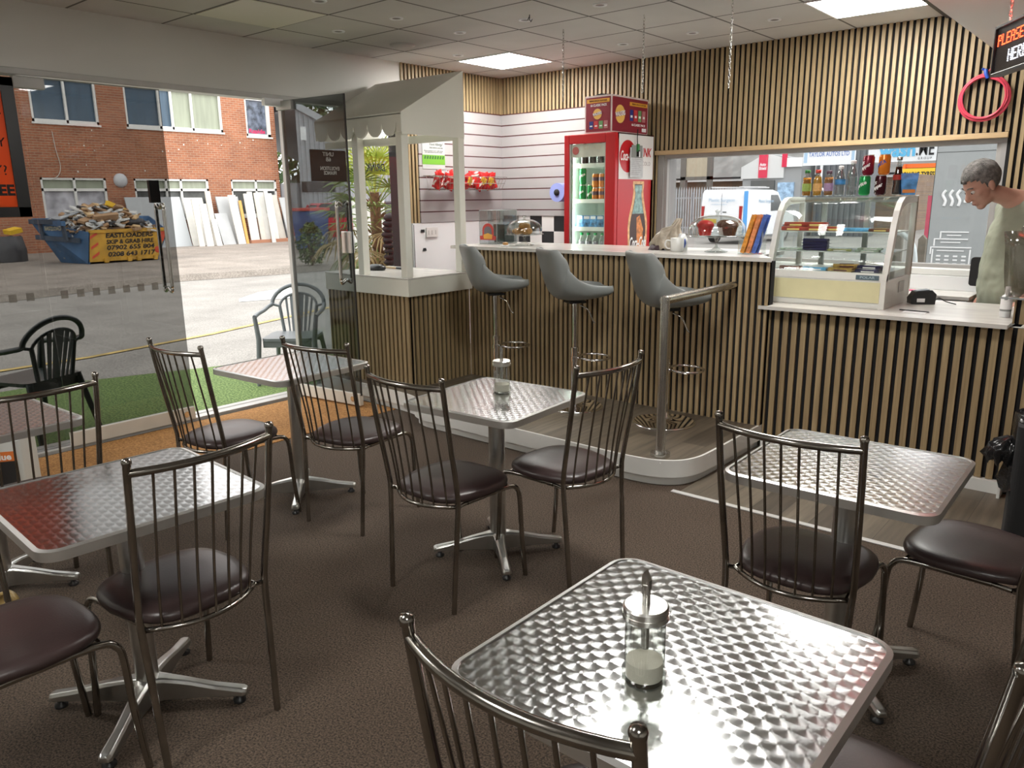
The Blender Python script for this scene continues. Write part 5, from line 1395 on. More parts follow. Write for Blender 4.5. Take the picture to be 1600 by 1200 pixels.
b.mat(3).prism([(-0.045, -0.052), (0.045, -0.052), (0.05, -0.018), (0.0, -0.004), (-0.05, -0.018)], -0.0045, -0.0035, 'y')
b.build('arched_logo', [pm('logo_red', (0.50, 0.05, 0.04), 0.5), pm('logo_grey', (0.16, 0.15, 0.17), 0.5), MATS['logo_red'], pm('logo_gold', (0.75, 0.38, 0.06), 0.5)], ac)

def cake_stand(name, label, x, y, r, zc, dome_h):
    t = empty(name, label, 'cake stand', (x, y, BZ))
    b = MB(); b.lathe([(0, 0.004), (0.075, 0.0), (0.078, 0.004), (0.03, 0.018), (0.010, 0.035), (0.009, zc - 0.03), (0.015, zc - 0.012), (r * 0.7, zc - 0.004), (r, zc), (r, zc + 0.006), (0, zc + 0.004)], n=40); b.build('glass_stand', JARG, t)
    prof = [(r * 0.93, zc + 0.007)]
    for k in range(1, 11):
        a = PI / 2 * k / 10
        prof.append((r * 0.93 * math.cos(a) ** 0.75 if k < 10 else 0.0, zc + 0.007 + 0.025 + (dome_h - 0.025) * math.sin(a)))
    b = MB(); b.lathe(prof, n=40); b.build('glass_dome', JARG, t)
    b = MB(); zt = prof[-1][1]; b.lathe([(0.010, zt), (0.009, zt + 0.008), (0.018, zt + 0.018), (0.018, zt + 0.026), (0, zt + 0.032)], n=16); b.build('dome_knob', JARG, t)
    return t
cake_stand('cake_dome', 'glass cake dome with golden pastries near the acrylic box', -4.03, 4.93, 0.155, 0.085, 0.115)
past = MB(); past.ell((0, 0, 0.02), (0.052, 0.036, 0.026), 14, 8)
past.ell((0.018, 0, 0.03), (0.028, 0.030, 0.02), 12, 8)
po = past.build('pastry', pm('pastry_gold', (0.45, 0.22, 0.05), 0.5, noise=0.4, nscale=30, bump=0.4, bscale=60))
tag(po, '', 'pastry', 'pastries under the left glass dome')
for i, (dx, dy, dz, lab) in enumerate([(-0.055, -0.02, 0, 'golden pastry at the left under the glass dome'), (0.045, -0.03, 0, 'golden pastry at the right under the glass dome'), (0.0, 0.05, 0, 'golden pastry at the back under the glass dome'), (0.01, -0.01, 0.042, 'golden pastry on top of the pile under the glass dome')]):
    o = po if i == 0 else po.copy()
    if i: COL.objects.link(o)
    o.location = (-4.03 + dx, 4.93 + dy, BZ + 0.090 + dz); o.rotation_euler = (0, 0, i * 1.1); o['label'] = lab
b = MB(); b.lathe([(0, 0), (0.028, 0), (0.036, 0.010), (0.03, 0.012), (0, 0.006)], n=18); b.mat(1).ell((0, 0, 0.02), (0.026, 0.022, 0.014), 12, 8)
tag(b.build('small_pastry_saucer', [TXW, MATS['pastry_gold']], loc=(-4.07, 4.74, BZ)), 'small saucer with brown bits in front of the left cake dome', 'saucer')
cake_stand('cake_dome', 'glass cake dome holding red and brown muffins beside the white mug', -2.375, 4.95, 0.205, 0.105, 0.135)
def muffin(label, x, y, cup, topm):
    t = empty('muffin', label, 'muffin', (x, y, BZ + 0.1105))
    t.scale = (1.3, 1.3, 1.3)
    b = MB(); n = 28; vs = []
    for r, z in ((0.028, 0.0), (0.040, 0.052)):
        for k in range(n):
            rr = r * (1 + (0.04 if k % 2 else -0.04)); vs.append((rr * math.cos(2 * PI * k / n), rr * math.sin(2 * PI * k / n), z))
    b.add(vs, [(k, (k + 1) % n, n + (k + 1) % n, n + k) for k in range(n)] + [tuple(range(n))[::-1], tuple(range(n, 2 * n))]); b.build('paper_case', cup, t)
    b = MB(); b.ell((0, 0, 0.052), (0.044, 0.044, 0.026), 20, 10); b.build('muffin_top', topm, t)
RC = pm('muffin_red', (0.62, 0.02, 0.02), 0.4); CO = pm('choc', (0.12, 0.045, 0.025), 0.6, bump=0.5, bscale=80)
muffin('muffin in a bright red case at the left under the right glass dome', -2.44, 4.91, RC, RC)
muffin('brown chocolate muffin at the right under the right glass dome', -2.275, 4.93, CO, CO)
muffin('muffin in a white case at the back under the right glass dome', -2.36, 5.04, TXW, CO)
mg = empty('white_mug', 'plain white mug on the bar counter left of the right cake dome', 'mug', (-2.63, 4.88, BZ), R(200))
mg.scale = (1.2, 1.2, 0.85)
b = MB(); b.lathe([(0, 0.002), (0.034, 0), (0.038, 0.004), (0.039, 0.105), (0.0375, 0.107), (0.036, 0.104), (0.035, 0.008), (0, 0.006)], n=32); b.build('mug_body', pm('mug_white', (0.78, 0.78, 0.76), 0.2), mg)
b = MB(); b.tube(smooth_path([(0.037, 0, 0.085), (0.060, 0, 0.085), (0.070, 0, 0.055), (0.058, 0, 0.025), (0.036, 0, 0.022)], 5), 0.0055, 10); b.build('mug_handle', MATS['mug_white'], mg)
pb = empty('crumpled_bag', 'crumpled beige plastic bag beside the drinks fridge', 'bag', (-2.77, 5.0, BZ))
PLB = pm('beige_plastic', (0.42, 0.36, 0.28), 0.35, noise=0.25, nscale=14, bump=0.6, bscale=30)
crumple('bag_body', PLB, pb, [(0, 0, 0.10, 0.075, 0.0, 0.02), (0, 0, 0.115, 0.08, 0.04, 0.034), (0.0, 0, 0.095, 0.07, 0.085, 0.034), (0.02, 0, 0.06, 0.05, 0.13, 0.026), (0.05, 0, 0.03, 0.03, 0.16, 0.012), (0.085, 0, 0.022, 0.012, 0.215, 0.006)], n=30, seed=9)
crumple('white_inner_bag', TXW, pb, [(0.12, -0.03, 0.04, 0.03, 0.0, 0.010), (0.13, -0.03, 0.04, 0.03, 0.06, 0.012), (0.125, -0.03, 0.022, 0.02, 0.11, 0.008)], n=20, seed=4)
crumple('blue_print', TXB, pb, [(0.145, -0.055, 0.016, 0.012, 0.02, 0.004), (0.15, -0.055, 0.018, 0.012, 0.05, 0.005), (0.15, -0.05, 0.010, 0.010, 0.08, 0.003)], n=12, seed=6)
crumple('dark_contents', pm('plum', (0.05, 0.02, 0.03), 0.6), pb, [(-0.06, -0.05, 0.06, 0.035, 0.0, 0.01), (-0.05, -0.05, 0.05, 0.03, 0.03, 0.008)], n=16, seed=7)
# stand of long thin packets
sr = empty('packet_rack', 'clear tilted rack for long wrapped snacks at the end of the bar', 'rack', (-2.10, 4.90, BZ), R(10))
b = MB()
b.box(-0.075, 0.075, -0.07, 0.06, 0, 0.004); b.box(-0.075, -0.071, -0.07, 0.06, 0, 0.15); b.box(0.071, 0.075, -0.07, 0.06, 0, 0.15); b.box(-0.075, 0.075, 0.056, 0.06, 0, 0.15)
b.build('acrylic_tray', CASEG, sr)
cols = [pm('stick_amber', (0.62, 0.26, 0.04), 0.3, noise=0.4, nscale=40), pm('stick_orange', (0.66, 0.25, 0.10), 0.3, noise=0.4, nscale=40), pm('stick_blue', (0.07, 0.14, 0.45), 0.3, noise=0.3, nscale=40)]
lb = ['amber', 'orange', 'blue']
k = 0
for ci in range(3):
    proto = None
    for rr in range(3):
        x = -0.052 + 0.036 * ci + 0.012 * (rr % 2); y = -0.045 + 0.032 * rr
        p = Matrix.Rotation(R(10), 3, 'Z') @ Vector((x, y, 0)); loc = (-2.10 + p.x, 4.90 + p.y, BZ + 0.008)
        lab = ['front', 'middle', 'rear'][rr] + ' ' + lb[ci] + ' wrapped snack stick in the counter rack'
        if proto is None:
            proto = MB(); proto.prism(rrect(-0.014, 0.014, -0.008, 0.008, 0.004, 2), 0.0, 0.235, 'z'); proto.box(-0.014, 0.014, -0.001, 0.001, 0.235, 0.248)
            proto = proto.build('snack_stick', cols[ci]); o = proto
        else:
            o = proto.copy(); COL.objects.link(o)
        o.location = loc; o.rotation_euler = (R(0), R(15), R(10)); tag(o, lab, 'snack stick', 'wrapped snack sticks in the rack')

# ================================================================ till counter things
ct = empty('card_terminal', 'black card payment terminal on the till counter', 'card terminal', (-1.155, 5.27, 0.9225), R(30))
ct.scale = (0.75, 1, 1.1)
b = MB(); b.prism([(-0.09, 0), (0.09, 0), (0.095, 0.055), (0.06, 0.078), (-0.06, 0.070), (-0.095, 0.03)], -0.042, 0.042, 'y'); b.build('terminal_body', BLACK, ct, bevel=0.008, seg=3)
b = MB(); b.box(-0.05, 0.01, -0.0435, -0.042, 0.012, 0.032); b.build('paper_label', TXW, ct)
b = MB(); b.prism([(-0.05, 0.0715), (0.045, 0.078), (0.045, 0.080), (-0.05, 0.0735)], -0.032, 0.032, 'y'); b.build('screen', pm('screen_dark', (0.03, 0.03, 0.035), 0.1), ct)
b = MB(); b.tube(smooth_path([(0.10, 0, 0.01), (0.14, 0.02, 0.03), (0.19, 0.0, 0.012), (0.24, -0.06, 0.004)], 6), 0.003, 6); b.build('lead', BLACK, ct)
pn = MB(); pn.box(-0.06, 0.06, -0.05, 0.03, 0, 0.0012); pn.mat(1).tube([(-0.09, 0.03, 0.004), (0.07, 0.01, 0.004)], 0.0035, 8)
tag(pn.build('paper_slip', [TXW, BLACK], loc=(-1.09, 4.86, 0.9225)), 'white paper slip with a thin pen on the till counter', 'paper')
hs = empty('sanitiser_bottle', 'small white pump bottle at the right end of the till counter', 'bottle', (-0.66, 4.93, 0.9225))
b = MB(); b.lathe([(0, 0), (0.026, 0), (0.028, 0.004), (0.028, 0.105), (0.022, 0.118), (0.012, 0.122)], n=24); b.build('bottle_body', pm('cloudy_plastic', (0.70, 0.72, 0.72), 0.3), hs)
b = MB(); b.lathe([(0.0285, 0.045), (0.0285, 0.10)], n=24); b.build('label_sleeve', TXW, hs)
b = MB(); b.lathe([(0.0286, 0.034), (0.0286, 0.044)], n=24); b.build('grey_print', MATS['card_grey'], hs)
b = MB(); b.lathe([(0.012, 0.12), (0.014, 0.123), (0.012, 0.165), (0, 0.166)], n=16); b.build('pump_cap', WHITEP, hs)
cs = empty('clear_apron_bag', 'clear plastic wallet hanging with a metal eyelet at the right picture edge', 'plastic wallet', (-0.585, 4.66, 1.06))
b = MB(); vs = []
prof = [(-0.050, 0.03, 0.0), (-0.06, 0.015, 0.05), (-0.075, 0.03, 0.15), (-0.08, 0.02, 0.25), (-0.095, 0.03, 0.33)]
for x, y, z in prof: vs += [(x, y, z), (x + 0.07, y - 0.03, z + 0.005), (x + 0.15, y + 0.015, z), (x + 0.25, y - 0.01, z)]
b.add(vs, [(4 * i + k, 4 * i + k + 1, 4 * i + 4 + k + 1, 4 * i + 4 + k) for i in range(4) for k in range(3)], True)
o = b.build('plastic_sheet', thin_glass('cloudy_sheet', (0.72, 0.70, 0.67), 0.6, rough=0.12, base=0.14), cs); md = o.modifiers.new('t', 'SOLIDIFY'); md.thickness = 0.012
b = MB(); b.tube([(0.0 + 0.012 * math.cos(t), -0.02, 0.345 + 0.012 * math.sin(t)) for t in [2 * PI * k / 14 for k in range(14)]], 0.003, 6, closed=True); b.build('eyelet', BCHROME, cs)
b = MB(); b.box(-0.07, 0.17, -0.005, 0.005, -0.008, 0.0); b.box(-0.05, -0.04, 0.0, 0.04, -0.015, 0.0); b.build('foot_strip', MATS['edge_grey'], cs)

# ================================================================ on the slatwall
al = empty('allergy_notice', 'white and green food allergy notice on the slatwall', 'notice', (XW + 0.026, 5.255, 1.985))
b = MB(); b.box(0, 0.002, -0.145, 0.145, -0.125, 0.125); b.build('notice_sheet', pm('paper_white', (0.46, 0.47, 0.46), 0.6), al)
b = MB(); b.box(0.002, 0.003, -0.145, 0.145, -0.085, -0.0); b.build('green_band', pm('notice_green', (0.15, 0.38, 0.03), 0.6), al)
b = MB()
for i in range(8):
    y = -0.125 + 0.033 * i
    b.prism([(y, -0.035), (y + 0.02, -0.038), (y + 0.027, -0.01), (y + 0.010, -0.006)], 0.003, 0.0036, 'x')
b.build('dark_icons', pm('icon_green', (0.03, 0.12, 0.03), 0.6), al)
GRT = pm('notice_text', (0.10, 0.12, 0.10), 0.6)
text('Food Allergy?', 0.034, GRT, al, (0.0025, 0.035, 0.095), FX, width=0.17, bold=0.01)
text('Ask before you eat', 0.022, GRT, al, (0.0025, 0.035, 0.065), FX, width=0.17)
text('Please speak to our staff about\nthe ingredients in your meal', 0.014, GRT, al, (0.0025, 0.0, 0.030), FX, width=0.24)
b = MB(); b.lathe([(0.0, 0), (0.016, 0)], n=14); 
sk = empty('wire_basket', 'long wire basket on the slatwall filled with red crisp packets', 'basket', (XW + 0.03, 5.58, 1.67))
b = MB(); L2 = 0.45
for x, z, yy in ((0.02, 0.0, 0.43), (0.17, 0.0, 0.43), (0.0, 0.13, 0.47), (0.21, 0.12, 0.47), (0.195, 0.06, 0.45)):
    b.tube([(x, -yy, z), (x, yy, z)], 0.0028, 6)
for k in range(21):
    y = -0.43 + 0.86 * k / 20
    b.tube([(0.0, y, 0.13), (0.02, y, 0.0), (0.17, y, 0.0), (0.21, y * 1.08, 0.12)], 0.0018, 5)
for s in (-1, 1):
    b.tube([(0.0, s * 0.47, 0.13), (0.21, s * 0.47, 0.12)], 0.0028, 6); b.tube([(0.02, s * 0.43, 0), (0.17, s * 0.43, 0)], 0.0028, 6)
b.build('wire_frame', STEEL, sk)
def crisp_packet(yellow=True):
    t = empty('crisp_packet', '', 'crisp packet')
    b = MB(); n, m = 8, 8; vs = []
    rnd = random.Random(11)
    for sgn in (1, -1):
        for i in range(n + 1):
            for j in range(m + 1):
                u, v = i / n, j / m
                e = max(0.0, (math.sin(PI * u) ** 0.6) * (math.sin(PI * v) ** 0.5))
                vs.append((sgn * (0.028 * e + 0.001) + rnd.uniform(-0.003, 0.003) * e, (u - 0.5) * 0.115 * (1 - 0.06 * math.sin(PI * v)), v * 0.16))
    N_ = (n + 1) * (m + 1); fs = []
    for i in range(n):
        for j in range(m):
            a = i * (m + 1) + j
            fs.append((a, a + m + 1, a + m + 2, a + 1)); a += N_; fs.append((a, a + 1, a + m + 2, a + m + 1))
    for j in range(m): fs.append((j, j + 1, N_ + j + 1, N_ + j)); a = n * (m + 1) + j; fs.append((a, N_ + a, N_ + a + 1, a + 1))
    b.add(vs, fs, True); b.build('foil_bag', pm('crisp_red', (0.50, 0.02, 0.02), 0.22, noise=0.5, nscale=22), t)
    if yellow:
        b = MB(); b.prism([((0.030 + 0.010 * (k % 2)) * math.cos(2 * PI * k / 14), 0.085 + (0.036 + 0.012 * ((k + k // 3) % 2)) * math.sin(2 * PI * k / 14)) for k in range(14)], 0.022, 0.0305, 'x'); b.build('yellow_print', pm('crisp_yellow', (0.80, 0.40, 0.04), 0.3, noise=0.6, nscale=50), t)
    else:
        b = MB(); b.prism([(-0.045, 0.10), (0.045, 0.12), (0.047, 0.135), (-0.043, 0.115)], 0.010, 0.0285, 'x'); b.prism([(-0.03, 0.03), (-0.01, 0.03), (0.012, 0.08), (-0.008, 0.08)], 0.015, 0.030, 'x'); b.build('silver_print', pm('crisp_silver', (0.70, 0.55, 0.50), 0.25, noise=0.4, nscale=60), t)
    return t
crp = {True: crisp_packet(True), False: crisp_packet(False)}; used_ = set(); rnd = random.Random(4)
n = 14
names = ['leftmost', 'second from left', 'third from left', 'fourth from left', 'fifth from left', 'sixth from left', 'left of centre', 'right of centre', 'sixth from right', 'fifth from right', 'fourth from right', 'third from right', 'second from right', 'rightmost']
for i in range(n):
    y = 5.58 - 0.40 + 0.80 * i / (n - 1)
    x = XW + 0.03 + 0.10 + rnd.uniform(-0.03, 0.035)
    yel = i in (3, 7, 10, 12, 13)
    big = i >= n - 4
    a = R(-40) + rnd.uniform(-1.1, 1.1) if not big else R(-35) + rnd.uniform(-0.3, 0.3)
    lab = 'red crisp packet%s, %s in the wire basket' % (' with yellow print' if yel else '', names[i])
    z = 1.674 + rnd.uniform(0, 0.02)
    if yel not in used_: o = crp[yel]; used_.add(yel); o.location = (x, y, z); o['group'] = 'crisp packets in the wire basket'; o['label'] = lab
    else: o = copy_tree(crp[yel], (x, y, z), 0, lab)
    o.rotation_euler = (rnd.uniform(-0.55, 0.55), rnd.uniform(-0.1, 0.35), a)
br = empty('blue_paper_roll', 'blue paper roll on the slatwall beside the fridge', 'paper roll', (-4.53, 6.12, 1.635))
b = MB(); b.lathe([(0.030, -0.09), (0.086, -0.09), (0.086, 0.09), (0.030, 0.09), (0.030, -0.09)], n=40, smooth=False)
o = b.build('paper_coil', pm('blue_paper', (0.27, 0.33, 0.68), 0.8), br); o.rotation_euler = (PI / 2, 0, 0)
b = MB(); b.lathe([(0, -0.085), (0.029, -0.085), (0.029, 0.10), (0, 0.10)], n=24); o = b.build('core', BLACKM, br); o.rotation_euler = (PI / 2, 0, 0)
# sockets on the white panel
sw = empty('light_switch', 'white triple switch plate on the boarded panel', 'switch', (XW + 0.024, 5.20, 1.285))
b = MB(); b.box(0, 0.008, -0.075, 0.075, -0.045, 0.045); b.build('plate', pm('switch_white', (0.70, 0.68, 0.66), 0.35), sw, bevel=0.003)
for k in range(3):
    b = MB(); b.box(0.008, 0.012, -0.055 + 0.045 * k, -0.035 + 0.045 * k, -0.02, 0.02); b.build('rocker', pm('rocker_white', (0.62, 0.60, 0.58), 0.3), sw, bevel=0.002)
b = MB(); b.box(0, 0.004, -0.022, 0.022, -0.012, 0.014)
tag(b.build('black_bracket', BLACKM, loc=(XW + 0.022, 5.085, 1.30)), 'upper small black bracket on the white boarded panel', 'bracket')
b = MB(); b.prism([(-0.025, -0.012), (0.025, -0.012), (0.015, 0.014), (-0.015, 0.014)], 0, 0.004, 'x')
tag(b.build('black_bracket', BLACKM, loc=(XW + 0.022, 5.10, 1.13)), 'lower small black bracket on the white boarded panel', 'bracket')

# orange poster hung on the glass at the left
ps = empty('orange_poster', 'orange poster in a thick black frame hung on the glass at the left edge', 'poster', (XW + 0.02, 1.36, 1.91))
b = MB(); pw, ph = 0.46, 0.40
b.box(0, 0.02, -pw, pw, ph - 0.05, ph); b.box(0, 0.02, -pw, pw, -ph, -ph + 0.06); b.box(0, 0.02, -pw, -pw + 0.07, -ph, ph); b.box(0, 0.02, pw - 0.07, pw, -ph, ph)
b.build('frame', BLACK, ps, bevel=0.002)
b = MB(); b.box(0.002, 0.012, -pw + 0.07, pw - 0.07, -ph + 0.06, ph - 0.05); mo = pm('poster_orange', (0.72, 0.21, 0.08), 0.3); nt_ = mo.node_tree
tr_ = nt_.nodes.new('ShaderNodeBsdfTranslucent'); tr_.inputs[0].default_value = (1.0, 0.29, 0.10, 1)
mx_ = nt_.nodes.new('ShaderNodeMixShader'); mx_.inputs[0].default_value = 0.8
nt_.links.new(nt_.nodes['Principled BSDF'].outputs[0], mx_.inputs[1]); nt_.links.new(tr_.outputs[0], mx_.inputs[2]); nt_.links.new(mx_.outputs[0], nt_.nodes['Material Output'].inputs[0])
b.build('poster_sheet', mo, ps)
text('WHY NOT TRY -', 0.07, BLACKM, ps, (0.013, 0.375, 0.20), FX, bold=0.02, align='RIGHT')
text('WHY NOT BUY', 0.075, BLACKM, ps, (0.013, 0.375, 0.03), FX, bold=0.0, align='RIGHT')
text('TODAY?', 0.08, BLACKM, ps, (0.013, 0.365, -0.13), FX, bold=0.0, align='RIGHT')
text('COFFEE', 0.085, BLACKM, ps, (0.013, 0.385, -0.245), FX, bold=0.04, align='RIGHT')
# ================================================================ the person behind the till counter
SKIN = pm('skin', (0.50, 0.27, 0.20), 0.5, noise=0.10, nscale=9)
PO = (-0.77, 5.68, 0.0); PA = R(-139.7)
pe = empty('person', 'person with short grey hair in a sage green t-shirt bending over behind the till counter', 'person', PO, PA)
def remesh(o, vox, smooth_it=4):
    md = o.modifiers.new('fuse', 'REMESH'); md.mode = 'VOXEL'; md.voxel_size = vox; md.use_smooth_shade = True
    if smooth_it:
        ms = o.modifiers.new('soft', 'SMOOTH'); ms.iterations = smooth_it; ms.factor = 0.5
def loft(mb, secs, n=24):
    """secs: (cx, cy, cz, rx, ry, tilt) rings, closed at both ends"""
    vs = []
    for cx, cy, cz, rx, ry, tl in secs:
        for k in range(n):
            a = 2 * PI * k / n; x = rx * math.cos(a); y = ry * math.sin(a)
            vs.append((cx + x * math.cos(tl), cy + y, cz - x * math.sin(tl)))
    m = len(secs)
    mb.add(vs, [(i * n + k, i * n + (k + 1) % n, (i + 1) * n + (k + 1) % n, (i + 1) * n + k) for i in range(m - 1) for k in range(n)] + [tuple(range(n))[::-1], tuple((m - 1) * n + k for k in range(n))], True)
HC_ = Vector((0.235, 0, 1.632)); HP = R(36); HS = 1.10
HM = Matrix.Translation(HC_) @ Matrix.Rotation(HP, 4, 'Y') @ Matrix.Scale(HS, 4)
b = MB()
b.T = HM
b.ell((-0.012, 0, 0.032), (0.096, 0.074, 0.090), 28, 18)
b.ell((0.030, 0, -0.020), (0.058, 0.060, 0.085), 24, 16)
b.ell((0.022, 0, -0.070), (0.055, 0.052, 0.042), 20, 12)
b.ell((0.058, 0, -0.100), (0.024, 0.028, 0.020), 16, 10)
b.ell((0.072, 0, 0.024), (0.018, 0.050, 0.012), 16, 10)
b.tube([(0.078, 0, 0.016), (0.092, 0, -0.006), (0.106, 0, -0.030)], [0.010, 0.011, 0.014], 12)
b.ell((0.100, 0, -0.036), (0.016, 0.018, 0.011), 14, 10)
b.ell((0.082, 0, -0.064), (0.010, 0.024, 0.006), 14, 8)
b.ell((0.081, 0, -0.076), (0.010, 0.021, 0.007), 14, 8)
for s in (-1, 1):
    b.ell((0.050, 0.040 * s, -0.018), (0.028, 0.020, 0.024), 14, 8)
    b.ell((-0.006, 0.076 * s, -0.012), (0.018, 0.009, 0.031), 14, 10, rot=(0, R(-12), 0))
    b.ell((0.0, 0.079 * s, -0.030), (0.010, 0.007, 0.012), 10, 8)
b.T = None
loft(b, [(0.205, 0, 1.590, 0.066, 0.060, 0.7), (0.125, 0, 1.572, 0.066, 0.062, 0.6), (0.05, 0, 1.555, 0.068, 0.065, 0.7), (0.0, 0, 1.53, 0.078, 0.085, 0.7), (-0.03, 0, 1.48, 0.09, 0.12, 0.4)])
loft(b, [(-0.03, 0, 1.50, 0.09, 0.13, 0.3), (-0.02, 0, 1.38, 0.105, 0.15, 0.15), (0.0, 0, 1.15, 0.11, 0.14, 0), (0, 0, 0.92, 0.11, 0.15, 0), (0, 0, 0.84, 0.09, 0.14, 0)])
def arm(s, pts, rs):
    b.tube(smooth_path(pts, 4), [0] * 0 or [rs[0] + (rs[-1] - rs[0]) * i / ((len(pts) - 1) * 4) for i in range((len(pts) - 1) * 4 + 1)], 14)
def hand(M, s):
    b.T = M
    b.ell((0, 0, -0.045), (0.016, 0.040, 0.050), 14, 10)
    for k, (yy, ln) in enumerate(((-0.030, 0.070), (-0.010, 0.080), (0.010, 0.075), (0.029, 0.058))):
        b.tube(smooth_path([(0, yy, -0.080), (0.008, yy * 1.05, -0.080 - ln * 0.45), (0.026, yy * 1.05, -0.080 - ln * 0.8), (0.042, yy, -0.080 - ln * 0.95)], 3), 0.0085, 8)
    b.tube(smooth_path([(0.004, -0.034 * s, -0.030), (0.020, -0.056 * s, -0.055), (0.032, -0.056 * s, -0.085)], 3), 0.0100, 8)
    b.T = None
# near arm hangs down with a slight bend, far arm reaches forward and down over the worktop
arm(1, [(-0.09, 0.19, 1.46), (-0.11, 0.235, 1.30), (-0.10, 0.25, 1.16), (-0.03, 0.25, 1.04), (0.05, 0.24, 0.95)], (0.050, 0.028))
hand(Matrix.Translation((0.055, 0.24, 0.955)) @ Matrix.Rotation(R(-40), 4, 'Y'), 1)
arm(-1, [(-0.09, -0.19, 1.46), (-0.11, -0.235, 1.30), (-0.10, -0.25, 1.16), (-0.05, -0.25, 1.04), (0.0, -0.24, 0.93)], (0.050, 0.028))
hand(Matrix.Translation((0.005, -0.24, 0.93)) @ Matrix.Rotation(R(-25), 4, 'Y'), -1)
for s in (-1, 1):
    loft(b, [(0.0, 0.09 * s, 0.90, 0.085, 0.085, 0), (0.0, 0.095 * s, 0.70, 0.075, 0.075, 0), (0.01, 0.10 * s, 0.52, 0.052, 0.052, 0), (-0.005, 0.105 * s, 0.36, 0.052, 0.050, 0), (0.0, 0.11 * s, 0.12, 0.035, 0.035, 0), (0.0, 0.11 * s, 0.06, 0.04, 0.035, 0)], 16)
    b.ell((0.05, 0.112 * s, 0.045), (0.11, 0.04, 0.036), 16, 8)
o = b.build('body', SKIN, pe); remesh(o, 0.0065, 3)
# clothing
b = MB()
loft(b, [(-0.005, 0, 1.552, 0.070, 0.085, 0.55), (-0.025, 0, 1.535, 0.098, 0.135, 0.45), (-0.040, 0, 1.495, 0.118, 0.185, 0.30), (-0.035, 0, 1.42, 0.132, 0.195, 0.18), (-0.015, 0, 1.33, 0.142, 0.190, 0.08), (0.002, 0, 1.20, 0.140, 0.182, 0), (0.010, 0, 1.08, 0.146, 0.184, 0), (0.012, 0, 0.98, 0.142, 0.185, 0), (0.006, 0, 0.905, 0.136, 0.183, 0.08)], 40)
for s in (-1, 1):
    p = [(-0.06, 0.14 * s, 1.50), (-0.08, 0.20 * s, 1.44), (-0.105, 0.240 * s, 1.30), (-0.108, 0.252 * s, 1.20)]
    q = smooth_path(p, 5); b.tube(q, [0.080, 0.083, 0.086, 0.086, 0.084, 0.082, 0.080, 0.079, 0.078, 0.077, 0.077, 0.077, 0.077, 0.077, 0.078, 0.080][:len(q)], 18)
o = b.build('t_shirt', pm('sage_cotton', (0.27, 0.285, 0.215), 0.85, noise=0.05, nscale=5), pe); remesh(o, 0.010, 4)
tex = bpy.data.textures.new('folds', 'CLOUDS'); tex.noise_scale = 0.11
dm = o.modifiers.new('folds', 'DISPLACE'); dm.texture = tex; dm.strength = 0.030; dm.mid_level = 0.5; dm.texture_coords = 'LOCAL'
b = MB()
for s in (-1, 1):
    loft(b, [(0.0, 0.075 * s, 0.99, 0.115, 0.10, 0), (0.0, 0.085 * s, 0.88, 0.118, 0.100, 0), (0.0, 0.095 * s, 0.70, 0.092, 0.090, 0), (0.005, 0.10 * s, 0.50, 0.074, 0.074, 0), (0, 0.105 * s, 0.30, 0.068, 0.068, 0), (0, 0.11 * s, 0.09, 0.062, 0.062, 0)], 20)
o = b.build('trousers', pm('navy_cloth', (0.010, 0.012, 0.025), 0.9), pe); remesh(o, 0.012, 2)
for s in (-1, 1):
    b = MB(); b.ell((0.05, 0.112 * s, 0.050), (0.135, 0.050, 0.048), 20, 10); b.box(-0.08, 0.18, 0.112 * s - 0.045, 0.112 * s + 0.045, 0.0, 0.025); b.build('shoe', BLACK, pe)
# hair: short grey, cap of the skull above the hairline
b = MB(); n, m = 40, 26; vs = []; keep = {}
for i in range(m + 1):
    t = PI * i / m
    for j in range(n):
        a = 2 * PI * j / n
        p = Vector((-0.014 + 0.103 * math.sin(t) * math.cos(a), 0.0805 * math.sin(t) * math.sin(a), 0.036 - 0.0985 * math.cos(t)))
        p *= 1 + 0.012 * math.sin(a * 9 + t * 7) * (1 if i < m else 0)
        vs.append(HM @ p)
        hl = 0.072 if p.x > 0.055 else (0.030 + 0.042 * max(0, (p.x - 0.02) / 0.035) if p.x > 0.02 else (-0.005 if p.x > -0.02 else -0.050))
        keep[i * n + j] = p.z > hl - 0.012
fs = []
for i in range(m):
    for j in range(n):
        q = (i * n + j, i * n + (j + 1) % n, (i + 1) * n + (j + 1) % n, (i + 1) * n + j)
        if sum(keep[k] for k in q) >= 3: fs.append(q)
b.add(vs, fs, True)
o = b.build('hair', pm('grey_hair', (0.16, 0.15, 0.14), 0.8, noise=0.55, nscale=45, bump=0.9, bscale=160), pe)
md = o.modifiers.new('thick', 'SOLIDIFY'); md.thickness = 0.008
for s in (-1, 1):
    b = MB(); b.T = HM
    b.ell((0.074, 0.031 * s, 0.002), (0.011, 0.013, 0.009), 12, 8); b.build('eye', pm('eye_white', (0.55, 0.50, 0.47), 0.2), pe)
    b = MB(); b.T = HM; b.ell((0.0835, 0.031 * s, -0.001), (0.003, 0.005, 0.005), 10, 6); b.build('iris', pm('iris', (0.03, 0.02, 0.015), 0.2), pe)
    b = MB(); b.T = HM; b.tube([(0.084, 0.014 * s, 0.026), (0.084, 0.032 * s, 0.031), (0.074, 0.050 * s, 0.027)], 0.0035, 8); b.build('eyebrow', MATS['grey_hair'], pe)
b = MB(); b.T = HM; b.tube([(0.089, -0.018, -0.070), (0.0925, 0, -0.0705), (0.089, 0.018, -0.070)], 0.0016, 6); b.build('mouth_line', pm('lip_dark', (0.22, 0.07, 0.06), 0.6), pe)
